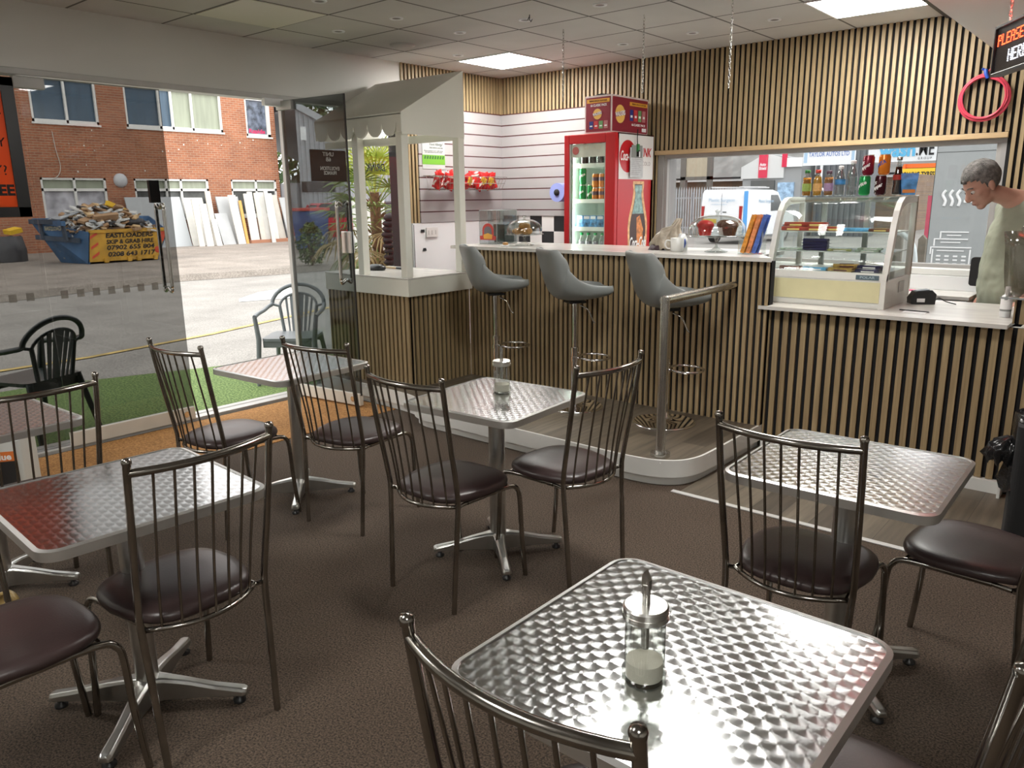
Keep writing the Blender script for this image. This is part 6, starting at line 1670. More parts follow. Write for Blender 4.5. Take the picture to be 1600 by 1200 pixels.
# dark office chair back edge beside the person, in front of the laundry poster
b = MB(); b.prism(rrect(-0.04, 0.04, 0.0, 0.19, 0.02), -0.02, 0.02, 'y'); b.tube([(0.02, 0, 0.0), (0.03, 0, -0.05)], 0.01, 8)
tag(b.build('card_reader_stand', BLACKM, loc=(-0.995, 6.0, 0.975), bevel=0.004), 'small black upright screen on the worktop beside the person', 'screen')
# ================================================================ outside: street side (left)
G = -0.05
b = MB(); b.box(-90, -5.62, -60, 75, G - 0.3, G - 0.005); struct(b.build('floor_road', ASPHALT), 'grey asphalt road outside')
b = MB()
b.add([(-90, 6.6, G - 0.006), (40, 6.6, G - 0.006), (40, 46, G - 0.006), (-90, 46, G - 0.006), (-90, 62, 0.42), (40, 62, 0.42), (40, 130, 0.9), (-90, 130, 0.9)], [(0, 1, 2, 3), (3, 2, 5, 4), (4, 5, 6, 7)])
b.add([(-90, 6.6, G - 0.3), (40, 6.6, G - 0.3), (40, 130, G - 0.3), (-90, 130, G - 0.3)], [(3, 2, 1, 0)])
struct(b.build('floor_yard', speckle('yard_tarmac', (0.20, 0.19, 0.175), (0.33, 0.31, 0.29), 40, bump=0.1, big=0.2)), 'tarmac yard behind the building')
b = MB(); b.add([(-7.95, -2, G + 0.012), (-5.62, -2, G + 0.012), (-5.62, 6.3, G + 0.012), (-7.0, 6.3, G + 0.012), (-7.12, 4.45, G + 0.012), (-7.82, 2.48, G + 0.012),
       (-7.95, -2, G - 0.01), (-5.62, -2, G - 0.01), (-5.62, 6.3, G - 0.01), (-7.0, 6.3, G - 0.01), (-7.12, 4.45, G - 0.01), (-7.82, 2.48, G - 0.01)],
      [(0, 1, 2, 3, 4, 5), (11, 10, 9, 8, 7, 6)] + [(i, 6 + i, 6 + (i + 1) % 6, (i + 1) % 6) for i in range(6)])
tag(b.build('artificial_grass', TURF), 'green artificial grass mat outside the glass doors', 'artificial grass')
b = MB(); b.box(-5.66, -5.60, -3, 6.3, G - 0.02, 0.0); struct(b.build('trim_13', GREYFRAME))
yl = pm('yellow_line', (0.50, 0.36, 0.12), 0.8, noise=0.35, nscale=6)
b = MB(); pth = [(-8.85, -6), (-8.90, 1.0), (-8.93, 3.4), (-9.26, 5.0), (-9.72, 6.4), (-10.6, 9), (-11.8, 13)]
for (x0, y0), (x1, y1) in zip(pth, pth[1:]):
    b.add([(x0 - 0.05, y0, G + 0.004), (x0 + 0.05, y0, G + 0.004), (x1 + 0.05, y1, G + 0.004), (x1 - 0.05, y1, G + 0.004)], [(0, 1, 2, 3)])
tag(b.build('road_line', yl), 'faded yellow line painted along the road', 'road marking')
b = MB(); b.add([(-15.35, -40, G), (-15.35, 4.5, G), (-15.9, 6.5, G), (-16.2, 8.2, G), (-15.75, 10.2, G), (-15.6, 14, G), (-15.6, 40, G), (-30, 40, G), (-30, -40, G)] + [(x, y, G + 0.13) for x, y in ((-15.45, -40), (-15.45, 4.5), (-16.0, 6.5), (-16.3, 8.2), (-15.85, 10.2), (-15.7, 14), (-15.7, 40), (-30, 40), (-30, -40))],
      [(i, (i + 1) % 9, 9 + (i + 1) % 9, 9 + i) for i in range(9)] + [tuple(range(9, 18))])
struct(b.build('floor_pavement', CONCRETE), 'pale concrete forecourt across the road')
KZ = G + 0.13
# dotted safety marks on the glass
b = MB()
DOT = thin_glass('frosted_mark', (0.62, 0.60, 0.56), 0.4, rough=0.5, base=0.16)
for i in range(10):
    b.box(XW - 0.0445, XW - 0.0435, 0.86 + 0.098 * i, 0.905 + 0.098 * i, 0.995, 1.045)
tag(b.build('safety_marks', DOT), 'row of frosted square marks across the fixed glass pane at left', 'glass marking')
b = MB()
for i in range(7): b.box(0.0055, 0.0062, 0.065 + 0.098 * i, 0.11 + 0.098 * i, 0.995, 1.045)
b.build('safety_marks', DOT, d1)

# ---- brick building
BX = -27.8
bk = empty('brick_building', 'brick building with white framed windows across the road', 'building')
BR = brick('red_brick', (0.50, 0.19, 0.095), (0.38, 0.14, 0.075), (0.50, 0.36, 0.25))
holes = [(-2.0, 1.0, 1.1, 2.43), (2.0, 5.0, 1.1, 2.43), (6.0, 8.3, 4.12, 5.5), (9.8, 11.82, 1.05, 2.43), (12.75, 15.50, 1.05, 2.43), (16.42, 18.4, 1.05, 2.43),
         (9.83, 11.85, 4.12, 5.5), (12.75, 16.30, 4.12, 5.5), (17.28, 18.35, 4.05, 5.45)]
b = MB()
ys = sorted(set([-30, 18.55] + [h_[0] for h_ in holes] + [h_[1] for h_ in holes])); zs = sorted(set([G, 8.5] + [h_[2] for h_ in holes] + [h_[3] for h_ in holes]))
for y0, y1 in zip(ys, ys[1:]):
    for z0, z1 in zip(zs, zs[1:]):
        if not any(h_[0] <= y0 and y1 <= h_[1] and h_[2] <= z0 and z1 <= h_[3] for h_ in holes):
            b.box(BX - 0.3, BX, y0, y1, z0, z1)
b.build('brick_wall', BR, bk)
b = MB(); b.box(BX - 6, BX - 0.3, -30, 18.5, G, 8.5); b.build('rear_block', pm('inner_dark', (0.10, 0.10, 0.10), 0.8), bk)
BLUEW = pm('blue_blind', (0.045, 0.085, 0.13), 0.35, noise=0.25, nscale=2.2, stretch=(1, 3, 0.3)); GREENW = pm('green_blind', (0.30, 0.33, 0.25), 0.5, noise=0.15, nscale=2, stretch=(1, 3, 0.3)); DARKW = pm('dark_room', (0.08, 0.085, 0.08), 0.4, noise=0.4, nscale=3)
PHOTO = pm('poster_grey', (0.42, 0.42, 0.46), 0.5, noise=0.5, nscale=2.6); FRAMEDARK = pm('picture_dark', (0.10, 0.12, 0.16), 0.4, noise=0.9, nscale=4)
def bwindow(y0, y1, z0, z1, splits, panes, transom=None, label='window'):
    b = MB(); fw = 0.07
    b.box(BX - 0.10, BX - 0.02, y0, y1, z0, z0 + fw + 0.03); b.box(BX - 0.10, BX - 0.02, y0, y1, z1 - fw, z1); b.box(BX - 0.10, BX - 0.02, y0, y0 + fw, z0, z1); b.box(BX - 0.10, BX - 0.02, y1 - fw, y1, z0, z1)
    b.box(BX - 0.06, BX + 0.05, y0 - 0.03, y1 + 0.03, z0 - 0.06, z0)
    for s in splits: b.box(BX - 0.10, BX - 0.02, s - 0.035, s + 0.035, z0, z1)
    if transom: b.box(BX - 0.10, BX - 0.02, y0, y1, transom - 0.045, transom + 0.045)
    wf = b.build('window', pm('upvc_cream', (0.72, 0.72, 0.69), 0.4), bk)
    edges = [y0] + list(splits) + [y1]
    for i, (a, c) in enumerate(zip(edges, edges[1:])):
        pb_ = MB(); pb_.box(BX - 0.16, BX - 0.12, a, c, z0, transom if transom else z1); pb_.build('pane', panes[i % len(panes)], wf)
        if transom:
            pb_ = MB(); pb_.box(BX - 0.16, BX - 0.12, a, c, transom, z1); pb_.build('pane', GREENW, wf)
    return wf
bwindow(9.83, 11.85, 4.12, 5.5, [10.88], [BLUEW])
bwindow(12.75, 16.30, 4.12, 5.5, [13.95, 14.40, 15.15], [BLUEW, BLUEW, GREENW, GREENW])
bwindow(17.28, 18.35, 4.05, 5.45, [18.25], [FRAMEDARK])
bwindow(6.0, 8.3, 4.12, 5.5, [7.1], [BLUEW]); bwindow(-2.0, 1.0, 1.1, 2.43, [-0.5], [DARKW]); bwindow(2.0, 5.0, 1.1, 2.43, [3.5], [DARKW])
bwindow(9.8, 11.82, 1.05, 2.43, [10.82], [PHOTO], 2.05)
bwindow(12.75, 15.50, 1.05, 2.43, [13.9, 14.45], [DARKW], 2.05)
bwindow(16.42, 18.4, 1.05, 2.43, [17.5], [DARKW], 2.05)
text('Rapide', 0.22, pm('sign_pink', (0.60, 0.03, 0.12), 0.5), bk, (BX - 0.115, 17.8, 4.25), FX, width=0.7, bold=0.03)
b = MB(); b.lathe([(0.0, 0.14), (0.10, 0.13), (0.19, 0.09), (0.235, 0.02), (0.235, 0.0)], n=28)
o = b.build('round_wall_lamp', pm('lamp_cover', (0.55, 0.56, 0.58), 0.3), None, loc=(BX + 0.001, 12.3, 2.36), rot=(0, PI / 2, 0)); tag(o, 'round white bulkhead lamp on the brick wall', 'wall lamp')
b = MB(); rnd = random.Random(5)
for i in range(26):
    y, z = rnd.uniform(10, 17.5), rnd.choice([rnd.uniform(2.6, 3.95), rnd.uniform(3.4, 3.9)])
    s = rnd.uniform(0.015, 0.05); b.box(BX, BX + 0.006, y, y + s, z, z + s * rnd.uniform(0.6, 1.3))
b.build('plaster_spots', pm('plaster_white', (0.7, 0.68, 0.62), 0.8), bk)
b = MB(); b.tube(smooth_path([(BX + 0.02, 10.35, 3.85), (BX + 0.03, 10.38, 3.3), (BX + 0.03, 10.45, 2.8), (BX + 0.03, 10.35, 2.5), (BX + 0.03, 10.1, 2.35)], 5), 0.010, 6)
b.build('loose_cable', pm('cable_white', (0.6, 0.58, 0.52), 0.6), bk)

# ---- grey clad shed beyond
sh = empty('metal_shed', 'grey corrugated metal shed with sloping roof edge right of the brick building', 'building')
CL = pm('shed_cladding', (0.36, 0.37, 0.39), 0.5, noise=0.06, nscale=3)
SX = -26.5
b = MB(); pr_ = []
for i in range(80):
    y0 = 18.62 + i * 0.22
    for q, dx in ((0, 0), (0.11, 0), (0.13, 0.045), (0.20, 0.045)): pr_.append((y0 + q, SX + dx))
vs = []; fs = []
for y, x in pr_:
    top = 5.05 - max(0, y - 18.62) * 0.38; vs += [(x, y, G), (x, y, max(top, 2.3))]
for i in range(len(pr_) - 1): fs.append((2 * i, 2 * i + 2, 2 * i + 3, 2 * i + 1))
b.add(vs, fs); b.box(SX - 6, SX - 0.3, 18.62, 36, G, 2.3)
b.build('corrugated_wall', CL, sh)
b = MB(); b.add([(SX + 0.12, 18.6, 5.30), (SX + 0.12, 26.3, 2.37), (SX + 0.12, 26.3, 2.15), (SX + 0.12, 18.6, 5.02), (SX - 6, 18.6, 5.30), (SX - 6, 26.3, 2.37), (SX - 6, 26.3, 2.15), (SX - 6, 18.6, 5.02)], [(3, 2, 1, 0), (0, 1, 5, 4), (7, 6, 2, 3)])
b.build('roof_edge', pm('roof_trim', (0.42, 0.43, 0.45), 0.5), sh)
b = MB(); b.box(SX + 0.05, SX + 0.08, 18.65, 20.2, 1.95, 2.35); b.build('dark_window_strip', BLACKM, sh)
b = MB(); b.box(SX + 0.05, SX + 0.07, 18.75, 19.0, 3.9, 4.4); b.build('camera_notice', TXW, sh)

# ---- skip full of rubble
SKX, SKY = -21.3, 8.35
skp = empty('skip', 'blue and yellow builders skip heaped with rubble across the road', 'skip', (0, 0, KZ))
SB = pm('skip_blue', (0.045, 0.115, 0.23), 0.5, noise=0.3, nscale=3); SY = pm('skip_yellow', (0.55, 0.30, 0.03), 0.5, noise=0.3, nscale=3)
def quad(mb, p, t=0.05):
    a, c = Vector(p[1]) - Vector(p[0]), Vector(p[3]) - Vector(p[0]); nn = a.cross(c).normalized() * t
    q = [Vector(v) for v in p]; mb.add([*q, *[v - nn for v in q]], [(0, 1, 2, 3), (7, 6, 5, 4), (0, 4, 5, 1), (1, 5, 6, 2), (2, 6, 7, 3), (3, 7, 4, 0)])
TL, TR2 = (SKX - 1.62, 7.90, 1.07), (SKX, 8.52, 0.82)        # near top corners (left, right)
BL, BR2 = (SKX - 1.45, 8.35, 0.0), (SKX, 8.40, 0.0)
# blue near end
b = MB(); quad(b, [(SKX - 1.68, 7.75, 1.10), (SKX - 1.38, 8.25, 0.0), (SKX - 0.1, 8.42, 0.0), (SKX - 0.02, 8.50, 0.80)][::-1]); b.box(SKX - 1.72, SKX - 0.1, 7.88, 7.98, 0.98, 1.10)
b.build('blue_end', SB, skp)
b = MB(); quad(b, [(SKX - 1.68, 7.75, 1.02), (SKX - 1.68, 7.75, 1.14), (SKX - 0.45, 8.0, 1.14), (SKX - 0.45, 8.0, 1.02)], 0.08)
quad(b, [(SKX - 1.60, 7.82, 0.62), (SKX - 1.60, 7.82, 0.74), (SKX - 0.2, 8.32, 0.66), (SKX - 0.2, 8.32, 0.54)], 0.08)
for q in (0.15, 1.1): quad(b, [(SKX - 1.55 + q, 7.84 + q * 0.2, 0.62), (SKX - 1.55 + q, 7.80 + q * 0.2, 1.1), (SKX - 1.43 + q, 7.82 + q * 0.2, 1.1), (SKX - 1.43 + q, 7.86 + q * 0.2, 0.62)], 0.05)
b.build('blue_ribs', pm('skip_rib', (0.05, 0.07, 0.10), 0.6, noise=0.3, nscale=6), skp)
b = MB(); quad(b, [(SKX, 8.40, 0.0), (SKX, 10.15, 0.0), (SKX, 10.50, 0.80), (SKX, 8.50, 0.80)]); b.box(SKX - 0.06, SKX + 0.05, 8.48, 10.52, 0.78, 0.86)
b.build('yellow_side', SY, skp)
b = MB(); quad(b, [(SKX - 1.62, 8.3, 0), (SKX - 1.62, 10.2, 0.0), (SKX - 1.80, 10.9, 1.15), (SKX - 1.80, 7.8, 1.15)][::-1]); quad(b, [(SKX - 0.1, 10.15, 0.0), (SKX - 1.62, 10.2, 0), (SKX - 1.80, 10.9, 1.15), (SKX, 10.5, 0.8)][::-1])
b.box(SKX - 1.62, SKX, 8.4, 10.2, 0.0, 0.05); b.build('far_sides', SB, skp)
b = MB()
for z0 in (0.62, 0.36, 0.12):
    b.prism([(8.47, z0), (8.66, z0 + 0.12), (8.66, z0 + 0.19), (8.47, z0 + 0.07)], SKX + 0.002, SKX + 0.006, 'x')
b.prism([(10.30, 0.76), (10.48, 0.76), (10.38, 0.5), (10.28, 0.5)], SKX + 0.002, SKX + 0.006, 'x'); b.ell((SKX, 10.2, 0.28), (0.01, 0.09, 0.09), 12, 8)
b.build('red_stripes', pm('stripe_red', (0.60, 0.07, 0.03), 0.5), skp)
SKT = pm('stencil_black', (0.02, 0.02, 0.02), 0.8)
for s_, z, w_, sz in (('EASTLOADERS', 0.695, 1.25, 0.16), ('SKIP & GRAB HIRE', 0.535, 1.25, 0.15), ('07902 655 804', 0.385, 1.25, 0.16), ('0208 643 1717', 0.215, 1.25, 0.16)):
    text(s_, sz, SKT, skp, (SKX + 0.008, 9.48, z), FX, width=w_, bold=0.03, shear=0.15)
CT = pm('skip_cream_text', (0.50, 0.46, 0.30), 0.6)
ea = math.atan2(0.60, 1.6)
for s_, z, w_ in (('EASTLOADERS', 0.90, 0.75), ('SKIP HIRE', 0.50, 0.6), ('655 804', 0.34, 0.55), ('643 1717', 0.16, 0.5)):
    fy = 8.10 + (0.9 - z) * 0.36
    text(s_, 0.14, CT, skp, (SKX - 0.85, fy - 0.10, z), (PI / 2, 0, ea), width=w_, bold=0.03)
b = MB(); rnd = random.Random(8)
for i, y in enumerate((8.75, 9.35, 9.6, 10.05)): b.box(SKX - 0.02, SKX + 0.06, y, y + 0.10, 0.02, 0.13)
b.build('lifting_lugs', SY, skp)
# rubble heap: pieces nobody could count
b = MB(); rnd = random.Random(21)
RBM = [pm('rubble_white', (0.62, 0.62, 0.60), 0.7), pm('rubble_wood', (0.36, 0.22, 0.12), 0.8), pm('rubble_brown', (0.20, 0.12, 0.07), 0.8), pm('rubble_dark', (0.05, 0.05, 0.055), 0.7), pm('rubble_yellow', (0.80, 0.50, 0.03), 0.5), pm('rubble_pine', (0.55, 0.38, 0.20), 0.7), pm('rubble_grey', (0.32, 0.34, 0.36), 0.7)]
for i in range(420):
    u, v = rnd.random(), rnd.random()
    x = SKX - 0.12 - 1.5 * u; y = 8.35 + 2.05 * v - 0.3 * u
    hgt = 0.70 + 0.30 * u + 0.62 * (math.sin(PI * min(1, max(0, v))) ** 0.7) * (math.sin(PI * (0.12 + 0.8 * u)) ** 0.8)
    b.mat(rnd.choice([0, 0, 0, 1, 1, 2, 3, 5, 6]))
    L_ = rnd.uniform(0.12, 0.55)
    b.obox((x, y, hgt - rnd.uniform(0, 0.18)), (L_, rnd.uniform(0.05, 0.20), rnd.uniform(0.02, 0.07)), (rnd.uniform(-0.5, 0.5), rnd.uniform(-0.5, 0.5), rnd.uniform(0, PI)))
b.mat(2); b.ell((SKX - 1.15, 9.3, 0.70), (0.95, 0.85, 0.40), 16, 8)
tag(b.build('rubble_heap', RBM, loc=(0, 0, KZ)), 'heap of broken boards, plaster and wood filling the skip', 'rubble', kind='stuff')
for (pos, size, rot, mm, nm, lab) in (((SKX - 0.75, 9.55, 1.42), (0.10, 0.62, 0.13), (R(-22), 0, 0.3), 4, 'yellow_bucket', 'yellow plastic piece on top of the skip rubble'),
                                      ((SKX - 0.45, 9.75, 1.12), (0.16, 1.0, 0.05), (R(-16), 0, 0.1), 2, 'brown_plank', 'long brown plank sloping down the right of the skip rubble'),
                                      ((SKX - 0.30, 9.05, 1.12), (0.10, 0.62, 0.30), (R(6), R(35), 0.0), 1, 'wooden_drawer', 'broken brown wooden drawer at the middle of the skip rubble'),
                                      ((SKX - 1.15, 8.45, 1.25), (0.5, 0.7, 0.03), (R(20), R(5), 0.0), 6, 'grey_board', 'grey board sloping at the left of the skip rubble')):
    b = MB(); b.obox((0, 0, 0), size, rot)
    if nm == 'wooden_drawer': b.mat(1).obox((0.06, 0, 0.10), (0.02, 0.64, 0.03), rot)
    tag(b.build(nm, [RBM[mm], RBM[5]], loc=(pos[0], pos[1], pos[2] + KZ), bevel=0.01), lab, 'rubble')
b = MB(); b.ell((0, 0, 0), (0.3, 0.34, 0.12), 14, 8); tag(b.build('dark_sack', RBM[3], loc=(SKX - 0.35, 9.75, 1.03 + KZ)), 'dark grey plastic sack at the right of the skip rubble', 'sack')
# black rubble sack and yellow bucket left of the skip, white offcut boards
crumple('rubble_sack', pm('sack_dark', (0.05, 0.05, 0.055), 0.5), None, [(-24.3, 7.5, 0.40, 0.45, KZ, 0.03), (-24.3, 7.5, 0.42, 0.45, 0.4, 0.04), (-24.3, 7.5, 0.34, 0.38, 0.75, 0.03)], n=30, seed=2)
tag(bpy.data.objects['rubble_sack'], 'dark rubble sack left of the skip behind the door edge', 'sack')
b = MB(); b.obox((-24.3, 7.7, 0.90), (0.3, 0.35, 0.12), (0.2, 0.1, 0.3)); tag(b.build('yellow_tub', RBM[4]), 'yellow plastic tub on the sack left of the skip', 'tub')
b = MB(); b.obox((-24.0, 6.35, 0.45), (0.05, 0.75, 0.95), (0, R(-8), 0)); tag(b.build('leaning_board', RBM[0]), 'small white board standing at the left below the orange poster', 'board')
# boards leaning on the brick wall
def lean(name, y0, y1, zt, mat, lab, xo=0.0, tilt=0.55, skew=0.0, t=0.05):
    b = MB(); x1 = BX + 0.25 + xo
    quad(b, [(x1 + tilt, y0 - skew, KZ), (x1 + tilt, y1 - skew, KZ), (x1, y1, zt), (x1, y0, zt)], t)
    tag(b.build(name, mat), lab, 'board', 'sheets leaning on the brick wall')
lean('leaning_sheet', 12.25, 14.2, 1.80, pm('sheet_grey', (0.42, 0.44, 0.45), 0.5), 'large plain grey sheet leaning on the wall behind the skip')
WS = pm('sheet_white', (0.60, 0.59, 0.55), 0.5, noise=0.08, nscale=3); WS2 = pm('sheet_cream', (0.50, 0.47, 0.41), 0.5, noise=0.08, nscale=3); WS3 = pm('sheet_pale_grey', (0.42, 0.43, 0.43), 0.5, noise=0.08, nscale=2)
specs = [(14.25, 15.0, 1.72, WS, 0.1), (15.05, 15.25, 1.95, WS2, 0.25), (15.25, 15.75, 1.15, WS3, 0.4), (15.5, 16.4, 1.75, WS3, 0.15), (16.25, 16.36, 1.6, pm('strip_amber', (0.62, 0.33, 0.08), 0.5), 0.45),
         (16.45, 16.62, 1.85, WS, 0.5), (16.65, 16.85, 1.92, WS, 0.42), (16.88, 17.08, 1.88, WS2, 0.5), (17.1, 17.35, 1.90, WS, 0.4), (17.4, 17.65, 1.86, WS, 0.5), (17.7, 18.0, 1.8, WS2, 0.3), (18.02, 18.5, 1.7, WS3, 0.45), (14.9, 15.1, 0.95, WS, 0.75), (14.3, 14.5, 1.68, WS2, 0.62), (14.55, 14.8, 1.5, WS, 0.70), (15.8, 16.1, 1.8, WS, 0.5), (17.25, 17.4, 1.95, WS, 0.62)]
nm_ = ['first white sheet right of the grey sheet', 'narrow cream sheet tilted beside the first white sheet', 'short pale grey sheet in front', 'wide pale grey sheet in the middle of the row', 'thin amber batten among the white sheets', 'narrow white sheet right of the amber batten', 'second narrow white sheet right of the amber batten', 'narrow cream sheet in the white bundle', 'white sheet near the right end of the bundle', 'last white sheet of the bundle', 'cream sheet beyond the bundle', 'wide pale sheet seen partly through the open door leaf', 'short white offcut standing in front of the sheets', 'narrow cream sheet in front of the first white sheet', 'narrow white sheet just right of the tinted door edge', 'white sheet in the gap left of the amber batten', 'narrow white sheet in front of the bundle']
for (y0, y1, zt, mt, xo), lb_ in zip(specs, nm_): lean('leaning_sheet', y0, y1, zt + 0.05, mt, lb_, xo, 0.55, 0.15 if (y1 - y0) < 0.3 else 0.05)
b = MB(); b.box(BX + 0.5, BX + 1.3, 16.3, 19.0, KZ, KZ + 0.12); tag(b.build('terracotta_slab', pm('base_terracotta', (0.42, 0.20, 0.12), 0.8)), 'low reddish base under the leaning white sheets', 'base')

# ---- red car, bins, hedge behind the open leaf
def make_car(name, label, loc, rz, paint, L_=4.0, W_=1.7, H_=1.45, cls='car'):
    t = empty(name, label, cls, loc, rz)
    hb = [(-L_ / 2, 0.25), (L_ / 2, 0.25), (L_ / 2, 0.62), (L_ / 2 - 0.15, 0.75), (L_ / 2 - 1.0, 0.90), (-L_ / 2 + 0.25, 0.95), (-L_ / 2, 0.80)]
    b = MB(); b.prism(hb, -W_ / 2, W_ / 2, 'y'); b.build('body', paint, t, bevel=0.08, seg=3)
    cab = [(L_ / 2 - 1.05, 0.88), (L_ / 2 - 1.75, H_ - 0.03), (-L_ / 2 + 0.75, H_), (-L_ / 2 + 0.18, 0.93)]
    b = MB(); b.prism(cab, -W_ / 2 + 0.10, W_ / 2 - 0.10, 'y'); b.build('glasshouse', pm('car_glass', (0.05, 0.06, 0.065), 0.1), t, bevel=0.05)
    b = MB(); b.prism([(L_ / 2 - 1.72, H_ - 0.06), (L_ / 2 - 1.78, H_), (-L_ / 2 + 0.72, H_ + 0.02), (-L_ / 2 + 0.66, H_ - 0.05)], -W_ / 2 + 0.12, W_ / 2 - 0.12, 'y')
    for x in (L_ / 2 - 1.42, 0.0, -L_ / 2 + 0.5): b.obox((x, W_ / 2 - 0.095, (0.9 + H_) / 2), (0.07, 0.02, H_ - 0.92), (0, R(-38) if x > 0.3 else (R(30) if x < -0.3 else 0), 0)); b.obox((x, -W_ / 2 + 0.095, (0.9 + H_) / 2), (0.07, 0.02, H_ - 0.92), (0, R(-38) if x > 0.3 else (R(30) if x < -0.3 else 0), 0))
    b.build('roof', paint, t)
    for x in (L_ / 2 - 0.75, -L_ / 2 + 0.7):
        for s in (-1, 1):
            b = MB(); b.tube([(x, s * (W_ / 2 - 0.18), 0.31), (x, s * (W_ / 2 + 0.01), 0.31)], 0.31, 24)
            wh = b.build('wheel', pm('tyre', (0.02, 0.02, 0.02), 0.8), t)
            b = MB(); b.tube([(x, s * (W_ / 2 - 0.02), 0.31), (x, s * (W_ / 2 + 0.02), 0.31)], 0.19, 16); b.build('hub', pm('hub_silver', (0.5, 0.5, 0.5), 0.3, 0.8), wh)
    for s in (-1, 1):
        b = MB(); b.box(L_ / 2 - 0.1, L_ / 2 + 0.01, s * 0.6 - 0.17, s * 0.6 + 0.17, 0.60, 0.74); b.build('headlamp', pm('lamp_clear', (0.7, 0.7, 0.72), 0.15), t, bevel=0.02)
        b = MB(); b.box(-L_ / 2 - 0.01, -L_ / 2 + 0.1, s * 0.68 - 0.12, s * 0.68 + 0.12, 0.65, 0.85); b.build('tail_lamp', pm('lamp_red', (0.4, 0.01, 0.01), 0.2), t, bevel=0.02)
    return t
make_car('car', 'bright red hatchback parked beyond the open glass door', (-23.6, 18.7, KZ), R(68), pm('car_red', (0.50, 0.01, 0.03), 0.25), H_=1.42)
make_car('car', 'dark grey estate car parked behind the skip and red hatchback', (-24.4, 22.8, KZ), R(75), pm('car_dark', (0.06, 0.065, 0.07), 0.25))
def wheelie(name, label, loc, rz, body, lid, s=1.0):
    t = empty(name, label, 'bin', loc, rz)
    b = MB(); b.add([(-0.25 * s, -0.28 * s, 0.05), (0.25 * s, -0.28 * s, 0.05), (0.25 * s, 0.28 * s, 0.05), (-0.25 * s, 0.28 * s, 0.05), (-0.30 * s, -0.36 * s, 0.98 * s), (0.30 * s, -0.36 * s, 0.98 * s), (0.30 * s, 0.36 * s, 0.98 * s), (-0.30 * s, 0.36 * s, 0.98 * s)],
                    [(0, 3, 2, 1), (4, 5, 6, 7), (0, 1, 5, 4), (1, 2, 6, 5), (2, 3, 7, 6), (3, 0, 4, 7)]); b.build('bin_body', body, t, bevel=0.02)
    b = MB(); b.box(-0.32 * s, 0.32 * s, -0.39 * s, 0.37 * s, 0.98 * s, 1.05 * s); b.tube([(-0.3 * s, 0.38 * s, 1.0 * s), (0.3 * s, 0.38 * s, 1.0 * s)], 0.025, 8); b.build('lid', lid, t, bevel=0.02)
    for q in (-1, 1):
        b = MB(); b.tube([(q * 0.24 * s, 0.25 * s, 0.1), (q * 0.29 * s, 0.25 * s, 0.1)], 0.10, 14); b.build('wheel', BLACK, t)
    return t
wheelie('wheelie_bin', 'blue wheeled bin with red lid beside the red hatchback', (-20.6, 14.75, KZ), R(15), pm('bin_blue', (0.03, 0.08, 0.22), 0.4), pm('bin_lid_red', (0.45, 0.06, 0.05), 0.4), 1.25)
def leafy(name, label, loc, r, h, n, col1, col2, seed, cat='shrub', leaf=0.08):
    t = empty(name, label, cat, loc); rnd = random.Random(seed)
    b = MB()
    for i in range(n):
        a, u = rnd.uniform(0, 2 * PI), rnd.random() ** 0.5; z = rnd.uniform(0.05, 1) * h
        rr = r * u * math.sin(min(PI * 0.95, 0.5 + 2.4 * z / h)); c_ = Vector((rr * math.cos(a), rr * math.sin(a), z))
        d = Vector((rnd.uniform(-1, 1), rnd.uniform(-1, 1), rnd.uniform(-0.6, 1))).normalized(); e = d.cross(Vector((rnd.random(), rnd.random(), rnd.random()))).normalized()
        l_ = leaf * rnd.uniform(0.7, 1.4)
        b.mat(i % 2).add([c_ - d * l_, c_ + e * l_ * 0.35, c_ + d * l_, c_ - e * l_ * 0.35], [(0, 1, 2, 3)])
    b.build('foliage', [pm(name + col1[0], col1[1], 0.6), pm(name + col2[0], col2[1], 0.6)], t)
    b = MB()
    for k in range(5):
        a = 2 * PI * k / 5; b.tube([(0, 0, 0), (0.3 * r * math.cos(a), 0.3 * r * math.sin(a), h * 0.7)], [0.03, 0.012], 6)
    b.build('stems', pm('stem_brown', (0.12, 0.08, 0.05), 0.8), t)
    return t
DG, LG = ('_dark', (0.045, 0.085, 0.025)), ('_light', (0.12, 0.18, 0.05))
leafy('hedge_shrub', 'dark leafy shrub at the kerb seen through the open glass door', (-15.9, 11.35, KZ), 0.38, 1.0, 700, DG, LG, 3, leaf=0.07)
leafy('tree', 'green tree showing above the metal shed roof', (-38.5, 27.5, 0), 4.0, 10.5, 4500, DG, LG, 5, 'tree', leaf=0.32)
leafy('tree', 'green tree farther right behind the metal shed', (-38.0, 38.5, 0), 4.5, 9.5, 3500, DG, LG, 6, 'tree', leaf=0.32)
# white post and panels on the forecourt seen past the palm
b = MB(); b.box(-20.0, -19.95, 15.9, 17.2, KZ, 1.6); tag(b.build('white_hoarding', WS), 'white panel standing on the forecourt behind the palm', 'board')

# ---- palm in front of the glass
pal = empty('palm', 'fan palm in a tall black pot right outside the glass beside the kiosk', 'palm', (-6.65, 5.60, G))
b = MB(); b.tube([(0, 0, 0.55), (0.02, 0, 1.0), (-0.02, 0.02, 1.5), (0, 0, 1.72)], [0.05, 0.055, 0.06, 0.05], 14)
rnd = random.Random(12)
for i in range(60):
    a, z = rnd.uniform(0, 2 * PI), rnd.uniform(0.6, 1.65)
    b.tube([(0.07 * math.cos(a), 0.07 * math.sin(a), z), (0.12 * math.cos(a), 0.12 * math.sin(a), z + 0.05)], [0.012, 0.003], 5)
b.build('trunk', pm('palm_fibre', (0.14, 0.09, 0.045), 0.9, noise=0.4, nscale=30), pal)
PG1, PG2, PG3 = pm('palm_green', (0.16, 0.24, 0.04), 0.45), pm('palm_bright', (0.40, 0.46, 0.06), 0.45), pm('palm_dry', (0.30, 0.22, 0.09), 0.7)
